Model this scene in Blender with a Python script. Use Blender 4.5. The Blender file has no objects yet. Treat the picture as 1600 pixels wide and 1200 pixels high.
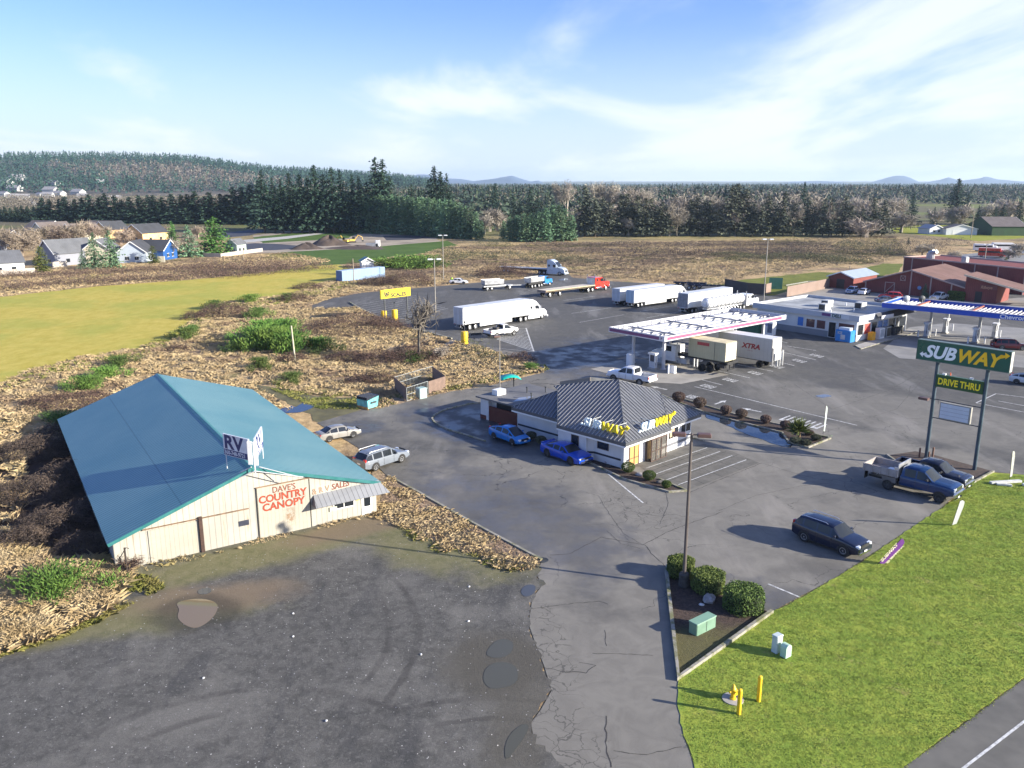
import bpy, math, random
import numpy as np
from mathutils import Vector, Matrix
R = math.radians
rnd = random.Random(7)
scene = bpy.context.scene
C = scene.collection
# ---------------------------------------------------------------- camera
CAM_H = 26.0
PITCH = math.atan(317/1300.)
cam = bpy.data.cameras.new('camera'); camo = bpy.data.objects.new('camera', cam); C.objects.link(camo)
cam.sensor_width = 36; cam.lens = 36*1300/1600.; cam.clip_start = 0.5; cam.clip_end = 60000
camo.location = (0, 0, CAM_H); camo.rotation_euler = (math.pi/2-PITCH, 0, 0)
scene.camera = camo
# ---------------------------------------------------------------- light
SUN_EL, SUN_DIR = 18.5, (0.958, -0.285)          # towards the sun, ground plane
az = math.atan2(SUN_DIR[0], SUN_DIR[1])           # clockwise from +Y
world = bpy.data.worlds.new('World'); scene.world = world; world.use_nodes = True
def build_world():
    nt = world.node_tree; N = nt.nodes; Lk = nt.links; N.clear()
    out = N.new('ShaderNodeOutputWorld'); bg = N.new('ShaderNodeBackground')
    sky = N.new('ShaderNodeTexSky'); sky.sky_type = 'NISHITA'; sky.sun_disc = False
    sky.sun_elevation = R(SUN_EL); sky.sun_rotation = az; sky.altitude = 30
    sky.air_density = 1.0; sky.dust_density = 0.6; sky.ozone_density = 2.2
    tc = N.new('ShaderNodeTexCoord')
    sep = N.new('ShaderNodeSeparateXYZ'); Lk.new(tc.outputs['Generated'], sep.inputs[0])
    # cloud layer: project the direction on a plane high above
    zz = N.new('ShaderNodeMath'); zz.operation = 'MAXIMUM'; zz.inputs[1].default_value = 0.0; Lk.new(sep.outputs[2], zz.inputs[0])
    za = N.new('ShaderNodeMath'); za.operation = 'ADD'; za.inputs[1].default_value = 0.12; Lk.new(zz.outputs[0], za.inputs[0])
    dv = N.new('ShaderNodeVectorMath'); dv.operation = 'DIVIDE'; Lk.new(tc.outputs['Generated'], dv.inputs[0])
    cb = N.new('ShaderNodeCombineXYZ')
    for i in range(3): Lk.new(za.outputs[0], cb.inputs[i])
    Lk.new(cb.outputs[0], dv.inputs[1])
    mp = N.new('ShaderNodeMapping'); mp.inputs['Rotation'].default_value = (0, 0, R(-38)); mp.inputs['Scale'].default_value = (0.75, 0.33, 0); mp.inputs['Location'].default_value = (3.5, 1.2, 0)
    Lk.new(dv.outputs[0], mp.inputs[0])
    n1 = N.new('ShaderNodeTexNoise'); n1.inputs['Scale'].default_value = 1.1; n1.inputs['Detail'].default_value = 9; n1.inputs['Roughness'].default_value = 0.55; n1.inputs['Distortion'].default_value = 0.4
    Lk.new(mp.outputs[0], n1.inputs[0])
    # more cloud towards +X
    mx = N.new('ShaderNodeMapRange'); mx.inputs[1].default_value = -0.45; mx.inputs[2].default_value = 0.55; mx.inputs[3].default_value = -0.08; mx.inputs[4].default_value = 0.10
    Lk.new(sep.outputs[0], mx.inputs[0])
    mz = N.new('ShaderNodeMapRange'); mz.inputs[1].default_value = 0.02; mz.inputs[2].default_value = 0.18; mz.inputs[3].default_value = 0.06; mz.inputs[4].default_value = -0.02
    Lk.new(sep.outputs[2], mz.inputs[0])
    a1 = N.new('ShaderNodeMath'); a1.operation = 'ADD'; Lk.new(n1.outputs[0], a1.inputs[0]); Lk.new(mx.outputs[0], a1.inputs[1])
    a2 = N.new('ShaderNodeMath'); a2.operation = 'ADD'; Lk.new(a1.outputs[0], a2.inputs[0]); Lk.new(mz.outputs[0], a2.inputs[1])
    cr = N.new('ShaderNodeMapRange'); cr.interpolation_type = 'SMOOTHSTEP'; cr.inputs[1].default_value = 0.48; cr.inputs[2].default_value = 0.70; cr.inputs[3].default_value = 0.0; cr.inputs[4].default_value = 0.85
    Lk.new(a2.outputs[0], cr.inputs[0])
    # pale air near the horizon
    hzn = N.new('ShaderNodeMapRange'); hzn.interpolation_type = 'SMOOTHSTEP'; hzn.inputs[1].default_value = 0.20; hzn.inputs[2].default_value = -0.02; hzn.inputs[3].default_value = 0.0; hzn.inputs[4].default_value = 0.85
    Lk.new(sep.outputs[2], hzn.inputs[0])
    tint = N.new('ShaderNodeMixRGB'); tint.blend_type = 'MULTIPLY'; tint.inputs[0].default_value = 1; tint.inputs[2].default_value = SKY_TINT
    Lk.new(sky.outputs[0], tint.inputs[1])
    m1 = N.new('ShaderNodeMixRGB'); m1.inputs[2].default_value = SKY_HORIZON; Lk.new(hzn.outputs[0], m1.inputs[0]); Lk.new(tint.outputs[0], m1.inputs[1])
    m2 = N.new('ShaderNodeMixRGB'); m2.inputs[2].default_value = SKY_CLOUD; Lk.new(cr.outputs[0], m2.inputs[0]); Lk.new(m1.outputs[0], m2.inputs[1])
    bg.inputs[1].default_value = 0.115
    Lk.new(m2.outputs[0], bg.inputs[0]); Lk.new(bg.outputs[0], out.inputs[0])
SKY_TINT = (0.50, 0.585, 0.95, 1)
SKY_HORIZON = (3.1, 3.6, 4.1, 1)
SKY_CLOUD = (3.75, 4.0, 4.25, 1)
build_world()
sl = bpy.data.lights.new('sun', 'SUN'); sl.energy = 5.0; sl.angle = R(0.6); sl.color = (1, 0.925, 0.79)
so = bpy.data.objects.new('sun', sl); C.objects.link(so)
sd = Vector((SUN_DIR[0]*math.cos(R(SUN_EL)), SUN_DIR[1]*math.cos(R(SUN_EL)), math.sin(R(SUN_EL))))
so.rotation_euler = sd.to_track_quat('Z', 'Y').to_euler(); so.location = (60, -40, 60)
scene.view_settings.view_transform = 'Standard'; scene.view_settings.look = 'None'
scene.view_settings.exposure = 1.28; scene.view_settings.gamma = 1
# ---------------------------------------------------------------- survey: photo point -> ground point (metres)
_c, _s = math.cos(PITCH), math.sin(PITCH); F = 1300.
def gp(px, py, z=0.0):
    d = F*_s + (py-600)*_c; k = (CAM_H-z)/d
    return ((px-800)*k, (F*_c-(py-600)*_s)*k)
def hgt(px, py, top):
    y = gp(px, py)[1]
    return CAM_H - y*(F*_s+(top-600)*_c)/(F*_c-(top-600)*_s)
def poly(pts, z=0): return [gp(a, b, z) for a, b in pts]
# ---------------------------------------------------------------- mesh helper
class MB:
    def __init__(s): s.v = []; s.f = []; s.m = []; s.sm = []
    def add(s, vs, fs, mi=0, smooth=False):
        o = len(s.v); s.v += [tuple(p) for p in vs]
        for f in fs: s.f.append(tuple(i+o for i in f)); s.m.append(mi); s.sm.append(smooth)
        return s
    def face(s, pts, mi=0): return s.add(pts, [tuple(range(len(pts)))], mi)
    def box(s, x0, x1, y0, y1, z0, z1, mi=0, taper=0):
        t = taper
        return s.add([(x0,y0,z0),(x1,y0,z0),(x1,y1,z0),(x0,y1,z0),(x0+t,y0+t,z1),(x1-t,y0+t,z1),(x1-t,y1-t,z1),(x0+t,y1-t,z1)],
              [(3,2,1,0),(4,5,6,7),(0,1,5,4),(1,2,6,5),(2,3,7,6),(3,0,4,7)], mi)
    def cbox(s, x, y, z, sx, sy, sz, mi=0, rz=0, bev=0):
        # box centred in x, y standing on z, with optional bevel
        b = bev; hx, hy = sx/2, sy/2
        ring = [(-hx+b,-hy),(hx-b,-hy),(hx,-hy+b),(hx,hy-b),(hx-b,hy),(-hx+b,hy),(-hx,hy-b),(-hx,-hy+b)] if b else [(-hx,-hy),(hx,-hy),(hx,hy),(-hx,hy)]
        ca, sa = math.cos(rz), math.sin(rz)
        def T(p, k=1.0): return (x+(p[0]*k)*ca-(p[1]*k)*sa, y+(p[0]*k)*sa+(p[1]*k)*ca)
        n = len(ring)
        if b:
            kx = 1-b/max(hx,hy)
            lv = [(z,1),(z+sz-b,1),(z+sz,kx)]
        else: lv = [(z,1),(z+sz,1)]
        vs = [T(p,k)+(zz,) for zz,k in lv for p in ring]
        fs = [tuple(range(n-1,-1,-1)), tuple((len(lv)-1)*n+i for i in range(n))]
        for l in range(len(lv)-1):
            for i in range(n): fs.append((l*n+i, l*n+(i+1)%n, (l+1)*n+(i+1)%n, (l+1)*n+i))
        return s.add(vs, fs, mi)
    def prism(s, pts, z0, z1, mi=0, top=None):
        n = len(pts); t = top or pts
        a = sum(pts[i][0]*pts[(i+1)%n][1]-pts[(i+1)%n][0]*pts[i][1] for i in range(n))
        if a < 0: pts = pts[::-1]; t = t[::-1]
        vs = [(p[0],p[1],z0) for p in pts]+[(p[0],p[1],z1) for p in t]
        fs = [tuple(range(n-1,-1,-1)), tuple(range(n,2*n))]+[(i,(i+1)%n,n+(i+1)%n,n+i) for i in range(n)]
        return s.add(vs, fs, mi)
    def slab(s, pts, th, mi=0):
        # 3-D polygon given a thickness along its normal (downwards)
        a, b, c = Vector(pts[0]), Vector(pts[1]), Vector(pts[2])
        nrm = (b-a).cross(c-a).normalized()
        if nrm.z < 0: nrm = -nrm; pts = pts[::-1]
        n = len(pts); lo = [tuple(Vector(p)-nrm*th) for p in pts]
        fs = [tuple(range(n)), tuple(range(2*n-1,n-1,-1))]+[(n+i,n+(i+1)%n,(i+1)%n,i) for i in range(n)]
        return s.add(list(pts)+lo, fs, mi)
    def tube(s, pts, r, n=8, mi=0, cap=True, smooth=True):
        rs = r if isinstance(r, (list, tuple)) else [r]*len(pts)
        P = [Vector(p) for p in pts]; o = len(s.v); rings = []
        for i, p in enumerate(P):
            d = (P[min(i+1,len(P)-1)]-P[max(i-1,0)])
            d = d.normalized() if d.length > 1e-9 else Vector((0,0,1))
            u = d.cross(Vector((0,0,1)) if abs(d.z) < .95 else Vector((1,0,0))).normalized(); w = d.cross(u)
            rings.append([tuple(p+(u*math.cos(2*math.pi*k/n)+w*math.sin(2*math.pi*k/n))*rs[i]) for k in range(n)])
        vs = [q for rg in rings for q in rg]
        fs = [(i*n+k, i*n+(k+1)%n, (i+1)*n+(k+1)%n, (i+1)*n+k) for i in range(len(P)-1) for k in range(n)]
        s.add(vs, fs, mi, smooth)
        if cap: s.add(rings[0], [tuple(range(n-1,-1,-1))], mi); s.add(rings[-1], [tuple(range(n))], mi)
        return s
    def lathe(s, prof, n=16, mi=0, org=(0,0,0), axis='z', smooth=True):
        # prof: list of (radius, height)
        vs = []
        for r, h in prof:
            for k in range(n):
                a = 2*math.pi*k/n; p = (r*math.cos(a), r*math.sin(a), h)
                if axis == 'y': p = (p[0], p[2], p[1])
                if axis == 'x': p = (p[2], p[0], p[1])
                vs.append((p[0]+org[0], p[1]+org[1], p[2]+org[2]))
        fs = [(i*n+k, i*n+(k+1)%n, (i+1)*n+(k+1)%n, (i+1)*n+k) for i in range(len(prof)-1) for k in range(n)]
        if axis == 'y': fs = [f[::-1] for f in fs]
        return s.add(vs, fs, mi, smooth)
    def xf(s, M):
        s.v = [tuple(M @ Vector(p)) for p in s.v]; return s
    def build(s, name, mats, parent=None, sharp=35):
        me = bpy.data.meshes.new(name); me.from_pydata(s.v, [], s.f)
        mats = mats if isinstance(mats, (list, tuple)) else [mats]
        for m in mats: me.materials.append(m)
        me.polygons.foreach_set('material_index', s.m); me.polygons.foreach_set('use_smooth', s.sm)
        me.update()
        if any(s.sm) and sharp: me.set_sharp_from_angle(angle=R(sharp))
        o = bpy.data.objects.new(name, me); C.objects.link(o)
        if parent: o.parent = parent
        return o
def tag(o, label=None, cat=None, group=None, kind=None):
    if label: o['label'] = label
    if cat: o['category'] = cat
    if group: o['group'] = group
    if kind: o['kind'] = kind
    return o
def thing(name, label, cat, loc=(0,0,0), rz=0, group=None, scale=1):
    o = bpy.data.objects.new(name, None); C.objects.link(o); o.empty_display_size = .3
    o.location = loc if len(loc) == 3 else (loc[0], loc[1], 0); o.rotation_euler = (0, 0, rz); o.scale = (scale,)*3
    return tag(o, label, cat, group)
KIDS = {}
def copy_tree(root, loc=None, rz=None, label=None, group=None, scale=None, parent=None):
    kids = [k for k in C.objects if k.parent == root] if root not in KIDS else KIDS[root]
    KIDS[root] = kids
    r = root.copy(); C.objects.link(r)
    if loc is not None: r.location = loc if len(loc) == 3 else (loc[0], loc[1], 0)
    if rz is not None: r.rotation_euler = (0, 0, rz)
    if scale is not None: r.scale = (scale,)*3 if not isinstance(scale, (tuple, list)) else scale
    if label: r['label'] = label
    if group: r['group'] = group
    if parent: r.parent = parent
    for ch in kids: copy_tree(ch, parent=r)
    return r
# ---------------------------------------------------------------- materials
def col(c): return (c[0], c[1], c[2], 1)
class NT:
    def __init__(s, name):
        s.mat = bpy.data.materials.new(name); s.mat.use_nodes = True
        s.t = s.mat.node_tree; s.N = s.t.nodes; s.b = s.N['Principled BSDF']; s.out = s.N['Material Output']
        s.tc = s.N.new('ShaderNodeTexCoord')
    def lk(s, a, b): s.t.links.new(a, b)
    def noise(s, scale, detail=5, rough=.55, dist=0, vec=None, mscale=None, rot=None):
        v = vec or s.tc.outputs['Object']
        if mscale or rot:
            mp = s.N.new('ShaderNodeMapping'); s.lk(v, mp.inputs[0]); v = mp.outputs[0]
            if mscale: mp.inputs['Scale'].default_value = mscale
            if rot: mp.inputs['Rotation'].default_value = rot
        n = s.N.new('ShaderNodeTexNoise'); n.inputs['Scale'].default_value = scale; n.inputs['Detail'].default_value = detail
        n.inputs['Roughness'].default_value = rough; n.inputs['Distortion'].default_value = dist
        s.lk(v, n.inputs['Vector']); return n.outputs[0]
    def rng(s, x, a, b, c=0., d=1., smooth=True):
        m = s.N.new('ShaderNodeMapRange'); m.interpolation_type = 'SMOOTHSTEP' if smooth else 'LINEAR'
        for i, q in enumerate((a, b, c, d)): m.inputs[i+1].default_value = q
        s.lk(x, m.inputs[0]); return m.outputs[0]
    def mix(s, f, a, b, mode='MIX'):
        m = s.N.new('ShaderNodeMixRGB'); m.blend_type = mode
        if isinstance(f, (int, float)): m.inputs[0].default_value = f
        else: s.lk(f, m.inputs[0])
        for i, q in ((1, a), (2, b)):
            if isinstance(q, (tuple, list)): m.inputs[i].default_value = col(q)
            else: s.lk(q, m.inputs[i])
        return m.outputs[0]
    def math(s, op, a, b=None):
        m = s.N.new('ShaderNodeMath'); m.operation = op
        for i, q in ((0, a), (1, b)):
            if q is None: continue
            if isinstance(q, (int, float)): m.inputs[i].default_value = q
            else: s.lk(q, m.inputs[i])
        return m.outputs[0]
    def blob(s, cx, cy, rx, ry, ang=0, soft=.5, wob=.35, ns=.35):
        # soft-edged ellipse (1 inside, 0 outside) in object space, edge broken by noise
        mp = s.N.new('ShaderNodeMapping'); mp.vector_type = 'TEXTURE'
        mp.inputs['Location'].default_value = (cx, cy, 0); mp.inputs['Rotation'].default_value = (0, 0, R(ang)); mp.inputs['Scale'].default_value = (rx, ry, 1e3)
        s.lk(s.tc.outputs['Object'], mp.inputs[0])
        l = s.N.new('ShaderNodeVectorMath'); l.operation = 'LENGTH'; s.lk(mp.outputs[0], l.inputs[0])
        n = s.noise(ns, 6, .6)
        w = s.math('MULTIPLY', s.math('SUBTRACT', n, .5), wob*3)
        return s.rng(s.math('ADD', l.outputs['Value'], w), 1+soft/2, 1-soft/2, 0., 1.)
    def line_stripes(s, axis, period, width):
        # 0..1 mask of thin lines across an axis
        sp = s.N.new('ShaderNodeSeparateXYZ'); s.lk(s.tc.outputs['Object'], sp.inputs[0])
        f = s.math('FRACT', s.math('DIVIDE', sp.outputs[axis], period))
        return s.math('LESS_THAN', f, width)
    def up(s, k=.7):
        g = s.N.new('ShaderNodeNewGeometry'); m = s.N.new('ShaderNodeMixRGB'); m.inputs[0].default_value = k; m.inputs[2].default_value = (0,0,1,1); s.lk(g.outputs['Normal'], m.inputs[1])
        v = s.N.new('ShaderNodeVectorMath'); v.operation = 'NORMALIZE'; s.lk(m.outputs[0], v.inputs[0]); s.lk(v.outputs[0], s.b.inputs['Normal']); return s
    def ring(s, cx, cy, r, w):
        mp = s.N.new('ShaderNodeMapping'); mp.vector_type = 'TEXTURE'; mp.inputs['Location'].default_value = (cx, cy, 0); mp.inputs['Scale'].default_value = (1, 1, 1e3)
        s.lk(s.tc.outputs['Object'], mp.inputs[0]); l = s.N.new('ShaderNodeVectorMath'); l.operation = 'LENGTH'; s.lk(mp.outputs[0], l.inputs[0])
        d = s.math('ABSOLUTE', s.math('SUBTRACT', s.math('ADD', l.outputs['Value'], s.math('MULTIPLY', s.noise(.25, 4), .8)), r+.4)); return s.rng(d, w, w*.3, 0, 1)
    def color(s, c):
        if isinstance(c, (tuple, list)): s.b.inputs['Base Color'].default_value = col(c)
        else: s.lk(c, s.b.inputs['Base Color'])
        return s
    def rough(s, r):
        if isinstance(r, (int, float)): s.b.inputs['Roughness'].default_value = r
        else: s.lk(r, s.b.inputs['Roughness'])
        return s
    def bump(s, h, strength=.3, dist=.05):
        b = s.N.new('ShaderNodeBump'); b.inputs['Strength'].default_value = strength; b.inputs['Distance'].default_value = dist
        s.lk(h, b.inputs['Height']); s.lk(b.outputs[0], s.b.inputs['Normal']); return s
MC = {}
def M(name, c=0, rough=.6, metal=0, var=.12, scale=1.5, bump=0, spec=None, coat=0, bscale=None):
    if name in MC: return MC[name]
    n = NT(name)
    if var:
        nz = n.noise(scale, 6, .6); k = n.rng(nz, .3, .7, 0, 1)
        d = tuple(x*(1-var) for x in c); l = tuple(min(1, x*(1+var)) for x in c)
        n.color(n.mix(k, d, l))
        n.rough(n.rng(nz, .3, .7, max(.02, rough-.08), min(1, rough+.08)))
    else: n.color(c); n.rough(rough)
    n.b.inputs['Metallic'].default_value = metal
    if spec is not None: n.b.inputs['Specular IOR Level'].default_value = spec
    if coat: n.b.inputs['Coat Weight'].default_value = coat; n.b.inputs['Coat Roughness'].default_value = .05
    if bump: n.bump(n.noise(bscale or scale*6, 4, .6), bump, .03)
    MC[name] = n.mat; return n.mat
def paint(name, c, dirt=.1): return M('paint_'+name, c, .5, 0, dirt, .8, 0, .2, 1)
WHITE = M('white_paint', (.74,.74,.73), .5, 0, .06, .7)

ALU = M('aluminium', (.62,.63,.65), .35, .7, .12, 1.2)
CHROME = M('chrome', (.75,.76,.78), .15, 1, .03)
BLACK = M('black_plastic', (.022,.022,.024), .5, 0, .1)
RUBBER = M('rubber', (.022,.021,.020), .8, 0, .15, 4)
STEEL = M('galvanised_steel', (.38,.39,.40), .5, .5, .15, 2)
DSTEEL = M('dark_steel', (.06,.065,.07), .55, .3, .2, 2)
RIM = M('alloy_rim', (.45,.46,.48), .35, .7, .05)
LENS = M('head_lamp_lens', (.70,.73,.76), .12, .1, .0, 1, 0, None, .8)
TAIL = M('tail_lamp_lens', (.42,.02,.015), .2, 0, .0, 1, 0, None, .6)
WOODGREY = M('weathered_timber', (.20,.17,.14), .85, 0, .25, 3, .3)
CONC = M('concrete', (.33,.31,.28), .85, 0, .18, .8, .2)
YELLOW = M('safety_yellow', (.78,.50,.02), .5, 0, .1, 2)
def glass_mat(name='dark_glass', c=(.018,.022,.028), rough=.04):
    if name in MC: return MC[name]
    n = NT(name); n.color(c); n.rough(rough); n.b.inputs['Specular IOR Level'].default_value = .35
    MC[name] = n.mat; return n.mat
GLASS = glass_mat()
# ---------------------------------------------------------------- text
def text(s, size, mat, parent, loc, rot, name='lettering', shear=0, ext=.02, off=0, align='LEFT', sx=1, label=None):
    cu = bpy.data.curves.new('t', 'FONT'); cu.body = s; cu.size = size; cu.extrude = ext; cu.offset = off
    cu.shear = shear; cu.align_x = align; cu.resolution_u = 3
    o = bpy.data.objects.new('t', cu); C.objects.link(o)
    dg = bpy.context.evaluated_depsgraph_get(); me = bpy.data.meshes.new_from_object(o.evaluated_get(dg))
    bpy.data.objects.remove(o); me.name = name; me.materials.clear(); me.materials.append(mat)
    t = bpy.data.objects.new(name, me); C.objects.link(t); t.parent = parent
    t.location = loc; t.rotation_euler = rot; t.scale = (sx, 1, 1)
    if label: t['label'] = label
    return t
# ================================================================ GROUND
def wig(pts, amp=.25, step=1.5, closed=True, seed=1):
    r = random.Random(seed); out = []; n = len(pts)
    for i in range(n if closed else n-1):
        a, b = pts[i], pts[(i+1) % n]; L = math.hypot(b[0]-a[0], b[1]-a[1]); k = max(1, min(60, int(L/step)))
        for j in range(k):
            t = j/k; q = (a[0]+(b[0]-a[0])*t, a[1]+(b[1]-a[1])*t)
            if j or not closed: q = (q[0]+r.uniform(-amp, amp), q[1]+r.uniform(-amp, amp))
            out.append(q)
    if not closed: out.append(pts[-1])
    return out
def sheet(name, pts, z, mat, kind='structure'):
    o = MB().face([(p[0], p[1], z) for p in pts]).build(name, mat)
    if o.data.polygons[0].normal.z < 0: o.data.flip_normals()
    return tag(o, kind=kind)
def ribbon(mb, pts, w, z0, z1, mi=0, closed=False):
    P = [Vector((p[0], p[1])) for p in pts]; n = len(P); L = []; Rr = []
    for i in range(n):
        a = P[(i-1) % n] if (closed or i > 0) else P[i]; b = P[(i+1) % n] if (closed or i < n-1) else P[i]
        d = ((P[i]-a).normalized()+(b-P[i]).normalized()).normalized(); nn = Vector((-d.y, d.x)); k = 1
        if a != P[i] and b != P[i]:
            c = nn.dot(Vector((-(b-P[i]).normalized().y, (b-P[i]).normalized().x))); k = 1/max(.5, c)
        L.append(P[i]+nn*w/2*k); Rr.append(P[i]-nn*w/2*k)
    vs = []
    for i in range(n): vs += [(L[i].x, L[i].y, z0), (L[i].x, L[i].y, z1), (Rr[i].x, Rr[i].y, z1), (Rr[i].x, Rr[i].y, z0)]
    fs = []
    for i in range(n if closed else n-1):
        j = (i+1) % n
        for k in range(4): fs.append((i*4+k, j*4+k, j*4+(k+1) % 4, i*4+(k+1) % 4))
    if not closed: fs += [(0,1,2,3), ((n-1)*4+3, (n-1)*4+2, (n-1)*4+1, (n-1)*4)]
    return mb.add(vs, [f[::-1] for f in fs], mi)
def line_px(mb, a, b, w, z, mi=0):
    A, B = gp(*a), gp(*b); d = Vector((B[0]-A[0], B[1]-A[1])).normalized()*w/2; nn = (-d.y, d.x)
    mb.face([(A[0]+nn[0], A[1]+nn[1], z), (A[0]-nn[0], A[1]-nn[1], z), (B[0]-nn[0], B[1]-nn[1], z), (B[0]+nn[0], B[1]+nn[1], z)], mi)
# ---- dry grass / earth base
def ground_mat():
    n = NT('ground_grass')
    a = n.noise(.05, 8, .65); b = n.noise(.9, 8, .7); c = n.noise(9, 5, .7)
    base = n.mix(n.rng(b, .35, .65), (.38,.265,.135), (.62,.45,.24))
    base = n.mix(n.rng(a, .48, .62), base, n.mix(n.rng(b, .4, .6), (.17,.12,.08), (.28,.20,.13)))
    base = n.mix(n.math('MULTIPLY', n.rng(n.noise(.11, 6, .6), .56, .68), .75), base, (.10,.13,.035))
    base = n.mix(n.rng(c, .3, .75, 0, .3), base, (.10,.075,.05))
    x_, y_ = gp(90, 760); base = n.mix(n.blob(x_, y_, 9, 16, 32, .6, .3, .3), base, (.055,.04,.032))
    # far farmland: greener with distance
    sp = n.N.new('ShaderNodeSeparateXYZ'); n.lk(n.tc.outputs['Object'], sp.inputs[0])
    far = n.rng(sp.outputs[1], 330, 470)
    base = n.mix(far, base, n.mix(n.rng(n.noise(.006, 4, .6), .42, .58), (.15,.17,.05), (.13,.115,.07)))
    n.color(base).rough(.95); n.b.inputs['Specular IOR Level'].default_value = .15
    n.bump(n.math('ADD', b, n.math('MULTIPLY', c, .35)), .9, .25); return n.mat
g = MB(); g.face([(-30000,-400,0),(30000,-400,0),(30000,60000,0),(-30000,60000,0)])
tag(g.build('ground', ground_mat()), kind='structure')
# ---- mown field on the left
def field_mat():
    n = NT('mown_field'); a = n.noise(.035, 6, .6); b = n.noise(.5, 8, .7, mscale=(1,.6,1), rot=(0,0,R(40))); c = n.noise(6, 4, .7)
    base = n.mix(n.rng(b, .3, .7), (.44,.355,.06), (.56,.455,.11))
    base = n.mix(n.rng(a, .45, .62, 0, .6), base, (.29,.34,.06))
    base = n.mix(n.rng(c, .35, .8, 0, .5), base, (.20,.19,.04))
    n.color(base).rough(.9).bump(n.math('ADD', b, c), .6, .12); n.b.inputs['Specular IOR Level'].default_value = .15; return n.mat
FIELD = [(-500,700),(0,602),(45,578),(120,560),(210,545),(279,530),(298,500),(330,476),(400,467),(440,462),(480,452),(505,441),(535,437),(556,420),(520,411),(480,415),(420,425),(300,437),(150,447.5),(0,464),(-500,510)]
FIELD_W = wig(poly(FIELD), .5, 2.5, seed=3)
sheet('field', FIELD_W, .012, field_mat())
def green_mat(name, a, b, s=.6):
    n = NT(name); q = n.noise(s, 7, .7); c = n.noise(s*12, 4, .7)
    n.color(n.mix(n.rng(c, .3, .75, 0, .5), n.mix(n.rng(q, .35, .65), a, b), tuple(x*.45 for x in a))).rough(.9).bump(n.math('ADD', q, c), .6, .08)
    n.b.inputs['Specular IOR Level'].default_value = .15; return n.mat
FARG = green_mat('far_green', (.065,.12,.022), (.10,.16,.035), .1)
sheet('far_field', wig(poly([(415,401),(440,398),(469,413),(500,415),(560,411),(620,400),(700,392),(716,383),(700,376),(640,381),(560,388),(480,392),(440,394)]), 1, 6), .016, FARG)
sheet('far_lawn', wig(poly([(395,371),(440,366),(500,361),(560,364),(545,372),(480,376),(410,380)]), 1, 8), .02, FARG)
sheet('right_field', wig(poly([(1385,357),(1440,352),(1600,350),(1900,352),(1900,372),(1600,372),(1530,377),(1450,368),(1400,364)]), 1, 10), .016, green_mat('right_green', (.24,.26,.03), (.32,.33,.05), .05))
sheet('right_verge', wig(poly([(1090,446),(1160,437),(1280,425),(1360,428),(1415,436),(1400,444),(1330,450),(1290,455),(1240,452),(1210,462),(1194,462),(1190,452),(1130,450)]), .4, 3), .016, green_mat('verge_green', (.13,.15,.03), (.22,.23,.05), .3))
sheet('right_far_lawn', wig(poly([(1370,452),(1352,436),(1405,425),(1410,412),(1380,412),(1345,420),(1320,432)]), .4, 3), .018, green_mat('verge_green2', (.12,.15,.03), (.20,.22,.05), .3))
# ---- construction area beyond the field
DIRT = M('bare_soil', (.30,.25,.19), .95, 0, .3, .08, .2)
SOIL = M('dark_soil', (.075,.055,.045), .95, 0, .3, .15, .3)
sheet('building_site', wig(poly([(360,388),(372,380),(400,376),(395,368),(450,361),(600,362),(680,372),(690,378),(640,384),(560,386),(470,394),(390,396)]), 1, 6), .014, DIRT)
NEWROAD = M('new_asphalt', (.045,.047,.058), .75, 0, .12, .2)
sheet('new_road', poly([(372,382),(398,380),(430,381),(468,384),(473,388),(430,391),(385,392),(370,388)]), .03, NEWROAD)
sheet('new_road', poly([(598,369),(640,367.3),(680,370.5),(640,375),(604,375.5)]), .03, NEWROAD)
sheet('new_road', poly([(330,366),(395,359),(420,360),(390,368),(345,372)]), .03, NEWROAD)
pale = M('pale_concrete', (.42,.41,.38), .8, 0, .1, .3)
sheet('new_pavement', poly([(380,375),(440,370),(505,363),(508,365),(450,373),(385,379)]), .034, pale)
# soil berm
def mound(name, px, py, wpx, h, mat, seed=0, depth=None, kind='structure'):
    x, y = gp(px, py); x2 = gp(px+wpx/2, py)[0]; rx = abs(x2-x); ry = depth or rx*.7; r = random.Random(seed)
    ph = [r.uniform(0, 6.28) for _ in range(8)]; m = MB(); vs = []; nr, na = 9, 28
    for i in range(nr+1):
        t = i/nr
        for k in range(na):
            a = 2*math.pi*k/na; rad = 1+.14*math.sin(3*a+ph[0])+.09*math.sin(5*a+ph[1])+.05*math.sin(11*a+ph[2])
            zz = h*(1-t*t)**1.3*(1+.22*math.sin(4*a+ph[3]+3*t)+.15*math.sin(7*a+ph[4]+7*t))-(.03 if i == nr else 0)
            vs.append((x+rx*rad*t*math.cos(a), y+ry*rad*t*math.sin(a), zz+(0 if i else 0)))
    fs = [(i*na+k, (i+1)*na+k, (i+1)*na+(k+1) % na, i*na+(k+1) % na) for i in range(nr) for k in range(na)]
    m.add(vs, fs, 0, True); return tag(m.build(name, mat, sharp=0), kind=kind)
mound('soil_heap', 515, 383, 60, 3.2, SOIL, 3); mound('soil_heap', 478, 389, 50, 2, SOIL, 4); mound('soil_heap', 560, 388, 90, 1.0, SOIL, 5)
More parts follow.
